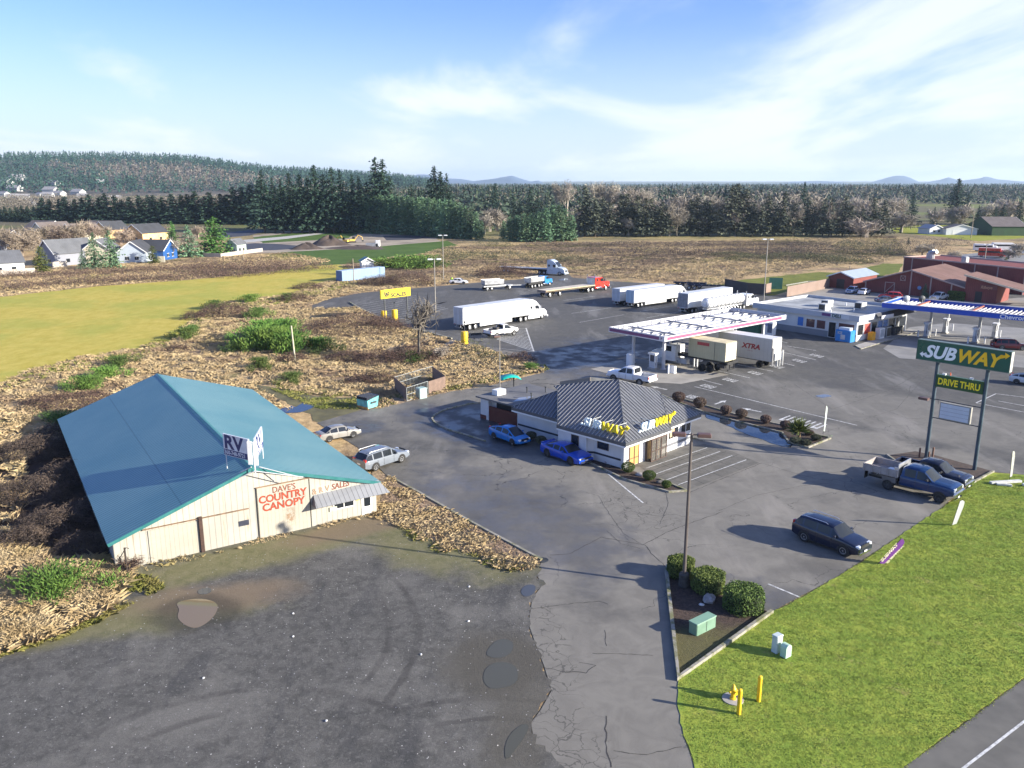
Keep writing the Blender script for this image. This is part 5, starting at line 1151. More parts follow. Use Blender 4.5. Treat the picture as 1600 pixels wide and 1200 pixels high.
def park_t(t, rw, fw, wr, wf, side=-1, hw=.98, smin=.93, smax=1.2, z=.045):
    a, b = gp(*rw), gp(*fw); ang = math.atan2(b[1]-a[1], b[0]-a[0]); s = min(smax, max(smin, math.hypot(b[0]-a[0], b[1]-a[1])/(wf-wr)))
    mx, my = (a[0]+b[0])/2, (a[1]+b[1])/2; lx, ly = (wr+wf)/2*s, side*hw*s; ca, sa = math.cos(ang), math.sin(ang)
    t.location = (mx-(lx*ca-ly*sa), my-(lx*sa+ly*ca), z); t.rotation_euler = (0,0,ang); t.scale = (s,s,s); return t
park_t(t, (1380,764.5),(1472,788.5), wr, wf, smax=1.16)
FT = t
t, wr, wf = pickup('black crew cab pickup with open bed parked behind the blue dump bed truck', paint('black_pickup', (.007,.010,.026), .05), 'open', True, .10, RIM, CHROME, 5.9)
ang = FT.rotation_euler[2]; s_ = 1.06; fx, fy = gp(1514,769); t.rotation_euler = (0,0,ang-.02); t.scale = (s_,)*3
t.location = (fx-2.95*s_*math.cos(ang), fy-2.95*s_*math.sin(ang), .045)
t, wr, wf = pickup('white crew cab pickup with black bed liner passing behind the restaurant roof', paint('white_car', (.72,.72,.72), .04), 'open', True, .05, RIM, WHITE); park_t(t, (1000,603.6),(957,596), wr, wf, 1, smax=1.1)
t, wr, wf = pickup('white pickup with a loaded bed parked on the hatched stripes of the scale', paint('white_car', (.72,.72,.72)), 'open', False, .08, RIM, BLACK); park_t(t, (776.6,528.8),(803.4,524.4), wr, wf, -1)
m = MB(); m.cbox(-1.0,.1,.85,.8,.9,.7,0,.3,.08); m.cbox(-2.0,-.2,.85,.9,.8,.45,0,-.2,.08); m.cbox(-1.6,.5,.8,.5,.4,.5,0,.1,.05); m.build('cargo', M('cargo_dark', (.06,.055,.05), .8, 0, .4, 3), t)
# ---- small distant cars
CW = paint('white_car', (.72,.72,.72)); 
def simple(fn, px, py, ang, *a, sc=1, **k):
    t = fn(*a, **k); x, y = gp(px, py); t.location = (x, y, .05); t.rotation_euler = (0,0,R(ang)); t.scale = (sc,)*3; return t
simple(sedan, 717, 443.5, -5, 'small white saloon parked alone at the far left edge of the truck lot', CW)
simple(wagon, 1331, 458, -130, 'pale blue estate car beside the white saloon in front of the red barn, leftmost there', paint('pale_blue', (.33,.40,.52)))
simple(sedan, 1350, 460, 50, 'white saloon between the pale blue estate and the red barn corner', CW)
simple(wagon, 1391, 467, 150, 'bright red sport utility parked against the barn front', paint('bright_red', (.55,.02,.015)), sc=1.05)
simple(sedan, 1384, 473, 10, 'dark blue saloon parked right behind the flat roof of the store', paint('navy', (.02,.035,.08)))
simple(sedan, 1404, 474, 170, 'silver white saloon parked behind the store roof, right of the dark blue one', paint('pearl', (.55,.57,.58)))
t, wr, wf = pickup('silver white pickup parked before the barn by the clipped square hedge', paint('pearl', (.55,.57,.58)), 'open', True); x, y = gp(1467,469.5); t.location = (x,y,.05); t.rotation_euler = (0,0,R(-140))
t = simple(wagon, 1577, 546, -8, 'dark red sport utility with an open door refuelling under the blue canopy', paint('dark_red', (.17,.01,.015)), sc=1.1); m = MB(); m.box(0,.95,-.03,.03,.35,1.0); d = m.build('door', paint('dark_red', (.17,.01,.015)), t); d.location = (.55,.95,0); d.rotation_euler = (0,0,R(125))
simple(hatch, 1608, 601, -40, 'pale silver hatchback cut by the right edge of the picture', paint('pearl', (.55,.57,.58)))
# ---- heavy trucks
TW = M('tractor_white', (.74,.75,.77), .3, 0, .04, 1, 0, None, .5)
def tractor(t, mat, ox=0, kind='aero', sleeper=True, tank=ALU, wheels=True, rear_axles=(-.1,1.2), stack=False, rim=RIM, steer=5.6):
    """front of truck at x=ox+7.0, drive axles near ox+0..1.2, steer axle at ox+5.6"""
    def X(v): return ox+v
    hw = 1.22
    if kind == 'aero':
        prof = [(2.0,1.0),(2.0,3.85),(3.0,3.95),(3.9,3.55),(4.75,2.75),(5.15,2.1),(6.3,1.85),(6.9,1.35),(7.0,.55),(2.0,.55)]
    else:
        prof = [(2.0,1.0),(2.0,3.0 if sleeper else 2.9),(4.1,3.0),(4.35,2.9),(4.75,2.2),(4.8,2.05),(6.6,1.95),(6.85,1.85),(6.9,.8),(2.0,.6)]
        if not sleeper: prof = [(3.2,1.0),(3.2,2.85),(4.2,2.9),(4.4,2.8),(4.75,2.2),(4.8,2.05),(6.6,1.95),(6.85,1.85),(6.9,.8),(3.2,.6)]
    n = len(prof); vs = []
    for s in (-1, 1):
        for x, z in prof:
            nar = .82 if (kind != 'aero' and x > 4.78) else (.86 if x > 6.2 else (.94 if z > 3.5 else 1)); vs.append((X(x), s*hw*nar, z))
    fs = [tuple(range(n)), tuple(range(2*n-1, n-1, -1))]+[(i, n+i, n+(i+1) % n, (i+1) % n) for i in range(n)]
    m = MB(); m.add(vs, [f[::-1] for f in fs]); cab = m.build('cab', mat, t)
    bv = cab.modifiers.new('b', 'BEVEL'); bv.width = .07; bv.segments = 2; bv.limit_method = 'ANGLE'
    if kind == 'aero': wsq = [(4.12,3.32),(4.72,2.76),(5.12,2.12)]
    else: wsq = [(4.37,2.87),(4.74,2.22)]
    m = MB(); q = wsq
    for (xa, za), (xb, zb) in zip(q, q[1:]): m.face([(X(xa)+.03,-1.05,za+.02),(X(xb)+.03,-1.08,zb+.02),(X(xb)+.03,1.08,zb+.02),(X(xa)+.03,1.05,za+.02)])
    m.build('windscreen', GLASS, t)
    for s in (1,-1):
        m = MB(); y = s*(hw+.006); pts = [(X(3.75),y,2.1),(X(4.75),y,2.1),(X(4.35),y,2.75),(X(3.75),y,2.75)]; m.face(pts if s < 0 else pts[::-1]); m.build('side_window', GLASS, t)
        if sleeper:
            m = MB(); pts = [(X(2.4),y,2.2),(X(2.85),y,2.2),(X(2.85),y,2.7),(X(2.4),y,2.7)]; m.face(pts if s < 0 else pts[::-1]); m.build('sleeper_window', GLASS, t)
        m = MB(); m.cbox(0,0,0,.12,.28,.65,0,0,.03); o = m.build('mirror', mat if kind == 'aero' else CHROME, t); o.location = (X(4.75), s*(hw+.25), 2.0)
        m = MB()
        if kind == 'aero': m.box(X(1.9), X(4.9), s*.95 if s > 0 else -1.2, 1.2 if s > 0 else -.95, .35, .95); m.build('side_skirt', mat, t)
        else: m.lathe([(0,-.75),(.3,-.72),(.32,-.65),(.32,.65),(.3,.72),(0,.75)], 14, 0, (X(3.3), s*.95, .75), 'x'); m.build('fuel_tank', CHROME, t)
        if stack: m = MB(); m.tube([(X(1.9) if sleeper else X(3.05), s*1.1, .9),(X(1.9) if sleeper else X(3.05), s*1.1, 3.7)], .08, 8); m.build('exhaust_stack', CHROME, t)
        m = MB(); m.cbox(0,0,0,.18,.34,.24,0,0,.04); o = m.build('headlight', LENS, t); o.location = (X(6.86), s*.85, .95 if kind == 'aero' else 1.0)
        if kind != 'aero':   # separate wing over the steer wheel
            m = MB(); pr = [(X(steer)+.62*math.cos(a)-.0, .55+.62*math.sin(a)) for a in [math.pi*k/8 for k in range(9)]]
            vs = [(x, s*.70, z+.05) for x, z in pr]+[(x, s*1.24, z+.05) for x, z in pr]; m.add(vs, [(k, k+1, 10+k, 9+k) if s < 0 else (k, 9+k, 10+k, k+1) for k in range(8)], 0, True); o = m.build('wing', mat, t, 0); sm_ = o.modifiers.new('s','SOLIDIFY'); sm_.thickness = .04
    m = MB(); m.box(X(6.93), X(7.02), -.62, .62, .85, 1.7 if kind != 'aero' else 1.35); m.build('grille', CHROME if kind != 'aero' else DSTEEL, t)
    m = MB(); m.box(X(6.9), X(7.15), -1.15, 1.15, .38, .68); m.build('bumper', CHROME if kind != 'aero' else mat, t)
    m = MB(); m.box(X(-.9), X(6.6), -.42, -.30, .72, .95); m.box(X(-.9), X(6.6), .30, .42, .72, .95); m.box(X(-.9), X(-.8), -.3, .3, .72, .95); m.lathe([(0,0),(.45,0),(.45,.1),(0,.1)], 14, 0, (X(.55),0,1.05)); m.build('chassis', BLACK, t)
    for x in (steer,)+tuple(rear_axles):
        for s in (1,-1): wheel(t, X(x), s*1.02, .51, .32 if x == steer else .5, rim, spokes=0)
def boxtrailer(t, L=16.0, mat=TRAILER, z0=1.15, z1=4.05, doors=None, x1=1.9, skirt=True, axles=(1.6,2.9), Wd=2.55, roofm=None, reefer=False):
    x0 = x1-L; m = MB(); m.box(x0, x1, -Wd/2, Wd/2, z0, z1); b = m.build('box', mat, t)
    m = MB(); m.box(x0+.02, x1-.02, -Wd/2+.02, Wd/2-.02, z1+.001, z1+.03); m.build('roof', roofm or M('trailer_roof', (.60,.62,.64), .5, .1, .08, .5), b)
    m = MB()
    for s in (1,-1):
        m.box(x0+.03, x1, Wd/2+.001 if s > 0 else -Wd/2-.03, Wd/2+.03 if s > 0 else -Wd/2-.001, z0, z0+.14); m.box(x0+.03, x1, Wd/2+.001 if s > 0 else -Wd/2-.03, Wd/2+.03 if s > 0 else -Wd/2-.001, z1-.1, z1)
    m.build('side_rail', ALU, b)
    DM = doors or M('trailer_door', (.50,.53,.57), .45, .1, .08)
    for s in (0,1):
        m = MB(); y0 = -Wd/2+.04 if s == 0 else .015; m.box(x0-.04, x0-.001, y0, y0+Wd/2-.055, z0+.08, z1-.08); d = m.build('door', DM, t)
        m = MB(); yy = y0+.4; m.tube([(x0-.06,yy,z0),(x0-.06,yy,z1-.1)], .02, 5); m.tube([(x0-.06,yy+.35,z0),(x0-.06,yy+.35,z1-.1)], .02, 5); m.build('lock_rod', STEEL, d)
    m = MB(); m.box(x0-.02, x0+.1, -Wd/2, Wd/2, z0-.12, z0-.001); m.box(x0, x0+.08, -1.0, 1.0, .5, .6); m.box(x0, x0+.08, -.6,-.5,.6,z0-.12); m.box(x0, x0+.08, .5,.6,.6,z0-.12); m.build('rear_guard', STEEL, t)
    for s in (1,-1):
        m = MB(); m.cbox(0,0,0,.06,.3,.1); o = m.build('taillight', TAIL, t); o.location = (x0-.03, s*.95, z0-.11)
        for a in axles: wheel(t, x0+a, s*1.02, .51, .5, RIM, spokes=0)
        if skirt: m = MB(); m.box(x0+axles[-1]+1.0, x1-4.4, Wd/2-.06 if s > 0 else -Wd/2, Wd/2 if s > 0 else -Wd/2+.06, .45, z0-.001); m.build('side_skirt', mat, t)
        m = MB(); m.box(x1-3.9, x1-3.8, s*.7-.05, s*.7+.05, .25 if not skirt else .3, z0); m.build('landing_leg', STEEL, t)
    m = MB(); m.box(x0+.6, x1-.3, -.45, .45, z0-.22, z0-.001); m.box(x0+.8, x0+axles[-1]+.9, -.5, .5, .6, z0-.22); m.build('underframe', BLACK, t)
    return b
def haul(label, cat='lorry', name='semi_truck'): return thing(name, label, cat)
def place_truck(t, rw, fw, xr, xf, side=-1, hw=1.27, smin=.9, smax=1.12): return park_t(t, rw, fw, xr, xf, side, hw, smin, smax, .045)
# 1 nearest white semi
t = haul('white semi truck with long white box trailer, nearest to the yellow scales sign'); tractor(t, TW); boxtrailer(t, 16.0); place_truck(t, (738,516),(848,498.6), -12.0, 5.6)
# 2/3 two white trailers side by side
t = haul('white semi with box trailer, right of two parked side by side behind the canopy'); tractor(t, TW); boxtrailer(t, 16.0, doors=M('door_pale_blue', (.42,.54,.64), .4, .1, .05)); place_truck(t, (1000.4,480.4),(1053,473), -12.0, .55)
q = Vector(t.location); a_ = t.rotation_euler[2]
t2 = haul('white box trailer standing left of its twin behind the fuel canopy', 'trailer', 'box_trailer'); boxtrailer(t2, 16.0); t2.rotation_euler = (0,0,a_); s_ = t.scale[0]; t2.scale = (s_,)*3
bx_, by_ = gp(962, 478); x0_ = -14.1*s_; t2.location = (bx_-x0_*math.cos(a_), by_-x0_*math.sin(a_), .045)
# 4 grey-ended trailer beside the tanker
t = haul('white box trailer with grey rear doors standing behind the chrome white tanker', 'trailer', 'box_trailer'); boxtrailer(t, 15.5, skirt=False, doors=M('door_grey', (.22,.23,.26), .5, .2, .15, 2)); 
bx_, by_ = gp(1066, 490); a2 = math.atan2(gp(1148,464)[1]-by_, gp(1148,464)[0]-bx_); a2 = R(42); t.rotation_euler = (0,0,a2); x0_ = -13.6; t.location = (bx_-x0_*math.cos(a2), by_-x0_*math.sin(a2), .045)
# 5 tanker
t = haul('white conventional truck with ribbed white tank trailer beside the fuel canopy'); tractor(t, TW, 0, 'conv', True, stack=True)
TK = M('tank_white', (.74,.75,.76), .25, .15, .05); x0 = -11.0
m = MB(); m.lathe([(0,x0-.15),(.7,x0-.1),(.98,x0+.15),(1.02,x0+.4),(1.02,1.2),(.98,1.5),(.7,1.75),(0,1.8)], 24, 0, (0,0,2.25), 'x'); tk = m.build('tank', TK, t)
for i in range(9):
    m = MB(); xx = x0+.5+i*1.35; m.lathe([(1.03,xx-.05),(1.11,xx-.04),(1.11,xx+.04),(1.03,xx+.05)], 24, 0, (0,0,2.25), 'x', False); m.build('rib', M('tank_rib', (.50,.51,.53), .4, .2, .05), tk)
m = MB(); m.box(x0+.8, .9, -.25, .25, 3.28, 3.32); m.build('catwalk', STEEL, tk)
m = MB(); m.box(x0+.2, 1.4, -.55, .55, .95, 1.2); m.build('underframe', ALU, t)
for s in (1,-1):
    for xx in (x0+1.5, x0+2.8): wheel(t, xx, s*1.02, .51, .5, RIM, spokes=0)
    m = MB(); m.box(x0+.9, x0+3.4, s*.8 if s > 0 else -1.27, 1.27 if s > 0 else -.8, 1.06, 1.1); m.build('mudguard', ALU, t)
    m = MB()
    for i in range(7): m.tube([(x0+3.6+i*1.0, s*.85, 1.3),(x0+4.0+i*1.0, s*1.2, .7)], .05, 6)
    m.build('hose_tray', ALU, t)
fx_, fy_ = gp(1181, 480.5); a3 = R(41.5); s_=1.0; t.rotation_euler = (0,0,a3); t.scale = (s_,)*3; lx, ly = 5.6*s_, -1.2*s_; t.location = (fx_-(lx*math.cos(a3)-ly*math.sin(a3)), fy_-(lx*math.sin(a3)+ly*math.cos(a3)), .045)
# 6 red truck with flatbed
RT = M('tractor_red', (.58,.03,.015), .28, 0, .05, 1, 0, None, .6)
t = haul('bright red conventional truck with empty wooden flatbed trailer'); tractor(t, RT, 0, 'conv', True, stack=True)
DECK = M('flatbed_deck', (.56,.50,.40), .7, 0, .15, 1); x0 = -13.0
m = MB(); m.box(x0, 1.9, -1.28, 1.28, 1.38, 1.50); m.build('deck', DECK, t)
m = MB(); m.box(x0, 1.9, -1.30,-1.282,1.30,1.50); m.box(x0, 1.9, 1.282,1.30,1.30,1.50); m.box(x0+.3, 1.5, -.5,-.38,.95,1.379); m.box(x0+.3, 1.5, .38,.5,.95,1.379); m.build('side_rail', M('rail_tan', (.42,.34,.22), .6, .1, .2), t)
m = MB(); m.box(x0-.05, x0-.001, -1.28, 1.28, .95, 1.5); m.build('tail_panel', M('tail_rust', (.30,.22,.17), .7, .1, .3), t)
for s in (1,-1):
    for xx in (x0+1.3, x0+4.2): wheel(t, xx, s*1.02, .5, .5, RIM, spokes=0)
m = MB(); m.box(1.92, 1.99, -1.1, 1.1, .95, 2.9); m.build('headache_rack', ALU, t)
place_truck(t, (860,465),(947.5,453.8), -11.7, 5.6)
# 7 blue dump truck and its pup trailer
BT = M('tractor_blue', (.02,.20,.50), .28, 0, .05, 1, 0, None, .6)
def tub(t, x0, x1, z0=1.35, z1=2.75):
    m = MB(); m.add([(x0,-1.2,z0+.3),(x1,-1.2,z0+.3),(x1,1.2,z0+.3),(x0,1.2,z0+.3),(x0-.1,-1.27,z1),(x1,-1.27,z1),(x1,1.27,z1),(x0-.1,1.27,z1),(x0+.1,-.7,z0),(x1-.1,-.7,z0),(x1-.1,.7,z0),(x0+.1,.7,z0)], [(0,1,5,4),(1,2,6,5),(2,3,7,6),(3,0,4,7),(8,9,1,0),(9,10,2,1),(10,11,3,2),(11,8,0,3),(11,10,9,8)]); o = m.build('dump_body', ALU, t)
    sm_ = o.modifiers.new('s','SOLIDIFY'); sm_.thickness = .06
    m = MB(); m.box(x0-.12,x1+.02,-1.31,-1.2,z1,z1+.1); m.box(x0-.12,x1+.02,1.2,1.31,z1,z1+.1); m.build('top_rail', WHITE, o)
    m = MB(); m.box(x0, x1-.1, -1.15, 1.15, z1-.25, z1-.15); m.build('load_cover', M('tarp_black', (.03,.03,.035), .8, 0, .2), o)
t = haul('blue conventional dump truck with silver tub body beside its pup trailer', 'dump truck', 'dump_truck'); tractor(t, BT, 0, 'conv', False, rear_axles=(-2.4,-1.1,.6,1.8)); tub(t, -2.9, 2.9); m = MB(); m.box(-3.0,3,-.42,-.3,.9,1.3); m.box(-3,3,.3,.42,.9,1.3); m.build('frame_rail', BLACK, t); place_truck(t, (832,450.7),(860,446.6), -2.4, 5.6, smin=.85)
t = haul('silver tub pup trailer with its long drawbar left of the blue dump truck', 'trailer', 'dump_trailer'); tub(t, -3.4, 2.2)
m = MB(); m.box(-3.4,5.2,-.42,-.3,.85,1.2); m.box(-3.4,5.2,.3,.42,.85,1.2); m.tube([(5.0,0,.95),(9.8,0,.75)], .09, 8); m.box(3.6,4.8,-1.0,1.0,.9,1.2); m.build('chassis', M('frame_pale', (.45,.46,.47), .5, .2, .1), t)
for x in (-2.7,-1.4,4.0,): 
    for s in (1,-1): wheel(t, x, s*1.02, .5, .5, RIM, spokes=0)
place_truck(t, (762,454.8),(797,452.5), -2.7, 4.0, smin=.9, smax=1.35)
# 8 far silver semi with flatbed
ST = M('tractor_silver', (.45,.52,.60), .3, .1, .05, 1, 0, None, .5)
t = haul('silver grey semi truck with empty black flatbed, farthest truck of all'); tractor(t, ST); m = MB(); m.box(-12, 1.9, -1.28, 1.28, 1.40, 1.55); m.build('deck', M('deck_grey', (.42,.43,.44), .6, .1, .1), t)
m = MB(); m.box(-11.7,1.5,-.5,-.38,.95,1.39); m.box(-11.7,1.5,.38,.5,.95,1.39); m.build('frame_rail', BLACK, t)
for s in (1,-1):
    for xx in (-10.6,-9.3): wheel(t, xx, s*1.02, .5, .5, RIM, spokes=0)
fx_, fy_ = gp(874,431); a3 = R(-28); s_ = 1.1; t.rotation_euler = (0,0,a3); t.scale = (s_,)*3; lx, ly = 5.6*s_, -1.2*s_; t.location = (fx_-(lx*math.cos(a3)-ly*math.sin(a3)), fy_-(lx*math.sin(a3)+ly*math.cos(a3)), .045)
# 9 dark skeletal chassis trailers
def skel(label, px, py, ang, L=9):
    t = haul(label, 'trailer', 'chassis_trailer'); m = MB(); m.box(-L/2,L/2,-.5,-.36,1.0,1.35); m.box(-L/2,L/2,.36,.5,1.0,1.35)
    for i in range(6): m.box(-L/2+i*(L-.2)/5,-L/2+.2+i*(L-.2)/5,-1.2,1.2,1.1,1.3)
    m.build('frame_rail', M('skeletal_blue', (.02,.025,.05), .5, .2, .2), t)
    for x in (-L/2+.7,-L/2+2.0,L/2-1.5):
        for s in (1,-1): wheel(t, x, s*1.02, .5, .5, RIM, spokes=0)
    x, y = gp(px, py); t.location = (x,y,.045); t.rotation_euler = (0,0,R(ang)); return t
skel('dark skeletal trailer with pale wheels behind the white box trailers, left one', 1078, 449.5, -20, 8); skel('dark skeletal trailer behind the white box trailers, right one', 1102, 453.5, -20, 9)
# 10 cream container truck at the diesel island
CT = ribbed('container_cream', (.47,.44,.28), 0, .3, .12, .85, .6, 0, .1, (.25,.17,.08), .7, .35)
t = haul('cream shipping container on a truck chassis fuelling under the canopy'); a4 = R(-46.2); t.rotation_euler = (0,0,a4+math.pi); t.location = (29.06,111.05,.045)
# local: rear near corner is origin; truck points -x in world local => after +180deg, forward is +x
Lc, Wc2 = 5.95, 2.75
m = MB(); m.box(0, Lc, -Wc2, 0, 1.95, 4.50); b = m.build('container', CT, t)
m = MB(); m.box(.02, Lc-.02, -Wc2+.02, -.02, 4.501, 4.53); m.build('container_roof', M('container_top', (.62,.53,.33), .7, 0, .2, 1), b)
m = MB()
for (y0, y1) in ((-Wc2+.06,-Wc2/2-.02),(-Wc2/2+.02,-.06)): m.box(-.04,-.001,y0,y1,2.03,4.42)
m.build('door', M('container_door', (.66,.62,.50), .6, 0, .08), b)
m = MB()
for y in (-2.4,-1.8,-.95,-.35): m.tube([(-.06,y,2.0),(-.06,y,4.45)], .025, 5)
m.build('lock_rod', M('rod_cream', (.45,.42,.34), .6, 0, .1), b)
m = MB(); m.box(2.6,4.55,.002,.012,3.75,4.2); m.build('logo_panel', M('logo_red', (.36,.05,.05), .5, 0, .3, 5), b)
text('TEXTAINER'[:5], .4, M('logo_pale', (.6,.5,.42), .5, 0, .1), b, (4.45, .016, 3.83), (math.pi/2,0,math.pi), ext=.003) if False else None
m = MB(); m.box(1.68,1.74,.002,.016,2.0,4.4); m.build('door_seam', BLACK, b)
m = MB(); m.box(-.2, 10.0, -1.9,-1.75,1.5,1.94); m.box(-.2, 10.0, -1.0,-.85,1.5,1.94); m.box(-.4,-.2,-2.7,-.05,1.55,1.85); m.box(-.35,-.2,-2.3,-.4,.7,.85); m.box(-.35,-.25,-1.9,-1.8,.85,1.55); m.box(-.35,-.25,-.9,-.8,.85,1.55); m.box(.2,1.4,-2.5,-.3,.95,1.45); m.build('chassis', BLACK, t)
for x in (2.5, 3.8):
    for y in (-.32, -2.4): wheel(t, x, y, .53, .5, RIM, spokes=0)
for x in (.1,.15): pass
cabt = [(8.3,1.0),(8.3,3.0),(9.9,3.05),(10.4,2.1),(12.2,1.9),(12.5,1.6),(12.5,.7),(8.3,.7)]
m = MB(); n = len(cabt); vs = [(x,-2.55,z) for x, z in cabt]+[(x,-.2,z) for x, z in cabt]; m.add(vs, [tuple(range(n-1,-1,-1)), tuple(range(n,2*n))]+[(i,(i+1)%n,n+(i+1)%n,n+i) for i in range(n)]); cb = m.build('cab', TW, t); bv = cb.modifiers.new('b','BEVEL'); bv.width = .06
m = MB(); m.face([(9.95,-2.4,3.0),(10.4,-2.4,2.15),(10.4,-.35,2.15),(9.95,-.35,3.0)][::-1]); m.face([(9.0,-.19,2.1),(10.2,-.19,2.1),(9.9,-.19,2.85),(9.0,-.19,2.85)]); m.build('window', GLASS, t)
for y in (-.4,-2.35): wheel(t, 11.4, y, .5, .32, RIM, spokes=0)
m = MB(); m.tube([(8.1,-.3,1.2),(8.1,-.3,3.6)], .07, 8); m.box(6.3,8.1,-.9,-.2,.6,1.3); m.build('fuel_tank', ALU, t)
# 11 long white trailer with red lettering
t = haul('off white short box trailer with red lettering beside the cream container', 'trailer', 'box_trailer'); t.rotation_euler = (0,0,R(-45.9)+math.pi); t.location = (36.59,114.9,.045)
XM = ribbed('trailer_cream', (.50,.49,.45), 0, .62, .04, .7, .5, 0, .08); Lx, Wx = 8.7, 2.62
m = MB(); m.box(0, Lx, -Wx, 0, 1.12, 4.36); b = m.build('box', XM, t)
m = MB(); m.box(.02, Lx-.02, -Wx+.02, -.02, 4.361, 4.39); m.build('roof', M('roof_pale', (.62,.62,.62), .5, 0, .06, .5), b)
m = MB()
for y0, y1 in ((-Wx+.08,-Wx/2-.02),(-Wx/2+.02,-.08)): m.box(-.05,-.001,y0,y1,1.3,4.25)
m.build('door', M('door_white', (.72,.71,.68), .5, 0, .05), b)
m = MB(); m.box(-.12,-.051,-.45,-.02,.6,3.1); m.build('lift_post', M('lift_grey', (.16,.16,.17), .5, .2, .1), t)
m = MB(); m.box(-.3,-.13,-Wx+.05,-.5,1.3,2.3); m.box(-.55,-.3,-Wx+.2,-Wx+.3,.4,2.6); m.box(-.4,-.13,-1.9,-1.8,.4,1.3); m.box(-.4,-.13,-1.2,-1.1,.4,1.3); m.build('tail_lift', M('lift_white', (.60,.60,.58), .5, 0, .1), t)
text('XTRA', .98, M('xtra_red', (.28,.02,.03), .5, 0, .1), b, (4.75, .012, 2.62), (math.pi/2,0,math.pi), off=.045, ext=.003, shear=.22, sx=1.12)
text('L E A S E', .22, M('xtra_red', (.28,.02,.03), .5, 0, .1), b, (3.9, .012, 2.22), (math.pi/2,0,math.pi), ext=.003, sx=1.1)
for y in (-.3,-2.3): wheel(t, 1.9, y, .5, .5, RIM, spokes=0)
m = MB(); m.box(.6,8.2,-1.8,-.8,.85,1.1); m.box(6.8,6.9,-.6,-.5,.1,1.1); m.box(6.8,6.9,-2.1,-2.0,.1,1.1); m.build('underframe', BLACK, t)
# ================================================================ VEGETATION
NR = np.random.default_rng(11)
def npmesh(name, V, Fc, mats, mi=None, smooth=False):
    me = bpy.data.meshes.new(name); n = len(V); k = Fc.shape[1]; nf = len(Fc)
    me.vertices.add(n); me.vertices.foreach_set('co', V.astype(np.float32).ravel())
    me.loops.add(nf*k); me.loops.foreach_set('vertex_index', Fc.astype(np.int32).ravel())
    me.polygons.add(nf); me.polygons.foreach_set('loop_start', np.arange(0, nf*k, k, dtype=np.int32))
    if mi is not None: me.polygons.foreach_set('material_index', mi.astype(np.int32))
    me.polygons.foreach_set('use_smooth', np.full(nf, smooth))
    for m in (mats if isinstance(mats, (list, tuple)) else [mats]): me.materials.append(m)
    me.update(calc_edges=True); return me
def unit(v): return v/np.maximum(np.linalg.norm(v, axis=-1, keepdims=True), 1e-9)
def leafs(P, size, rng=NR, flat=0.0, dirs=None, asp=.5):
    """triangles (kite shaped) at points P; dirs = long axis"""
    n = len(P); d = unit(rng.normal(size=(n,3))) if dirs is None else unit(dirs)
    a = rng.normal(size=(n,3)); a[:,2] += flat; w = unit(np.cross(d, a)); s = (size*rng.uniform(.6,1.3,n))[:,None] if np.isscalar(size) else (size*rng.uniform(.7,1.2,n))[:,None]
    V = np.stack([P-d*s*.5, P+w*s*asp*.5-d*s*.05, P+d*s*.5, P-w*s*asp*.5-d*s*.05], 1).reshape(-1,3)
    return V, np.arange(n*4).reshape(n,4)
def join(parts):
    Vs, Fs, o = [], [], 0
    for V, Fc in parts: Vs.append(V); Fs.append(Fc+o); o += len(V)
    return np.concatenate(Vs), np.concatenate(Fs)
def foliage_mat(name, c, c2=None, amt=.35, rough=.8, sc=1.2, var=.25, trans=0):
    n = NT(name); oi = n.N.new('ShaderNodeObjectInfo'); nz = n.noise(sc, 4, .7); nb = n.noise(sc*6, 3, .7)
    c2 = c2 or tuple(x*1.7 for x in c); base = n.mix(n.rng(nz, .35, .65), c, c2)
    base = n.mix(n.rng(nb, .4, .7, 0, amt), base, tuple(x*.45 for x in c))
    hs = n.N.new('ShaderNodeHueSaturation'); n.lk(base, hs.inputs['Color'])
    n.lk(n.rng(oi.outputs['Random'], 0, 1, 1-var, 1+var, False), hs.inputs['Value']); n.lk(n.rng(n.math('FRACT', n.math('MULTIPLY', oi.outputs['Random'], 7.3)), 0, 1, .485, .515, False), hs.inputs['Hue'])
    n.color(hs.outputs[0]).rough(rough); n.b.inputs['Specular IOR Level'].default_value = .2
    if trans: n.up(trans)
    return n.mat
BARK = M('bark', (.10,.075,.055), .9, 0, .3, 3, .4); PALEBARK = M('pale_bark', (.27,.225,.185), .9, 0, .25, 2)
def conifer_mesh(seed, nb=150, ns=9, rad=.17, shape=1.0, droop=.35, base=.04, leaf=.05, ragged=.35, mat=None, gaps=.15):
    """unit-height conifer"""
    r = np.random.default_rng(seed); P, D, S = [], [], []
    for i in range(nb):
        t = base+(1-base)*((i+r.random())/nb)**.92
        if r.random() < gaps*.5: continue
        L = rad*(1-t)**shape*(1+ragged*r.normal()*.5)+.012; L = max(.008, L); az = r.uniform(0, 2*np.pi)
        k = max(3, int(ns*(L/rad)+2)); s = (np.arange(k)+.6)/k
        x = L*s*np.cos(az); y = L*s*np.sin(az); z = t-droop*L*s**1.3+.25*L*s*s*.5
        p = np.stack([x,y,z],1)+r.normal(size=(k,3))*leaf*.22*np.array([1,1,.6])
        d = np.stack([np.cos(az)+r.normal(size=k)*.7, np.sin(az)+r.normal(size=k)*.7, -.35+r.normal(size=k)*.35],1)
        P.append(p); D.append(d); S.append(np.full(k, leaf*(.55+.6*(1-t))))
    P = np.concatenate(P); D = np.concatenate(D); S = np.concatenate(S)
    V, Fc = leafs(P, S, r, 1.2, D, .75)
    # pointed leader
    Vt, Ft = leafs(np.stack([r.normal(size=10)*.003, r.normal(size=10)*.003, np.linspace(.93,1.0,10)],1), .04, r, 0, np.tile([0,0,1.],(10,1))+r.normal(size=(10,3))*.3, .4)
    V, Fc = join([(V,Fc),(Vt,Ft)])
    return npmesh('crown', V, Fc, mat)
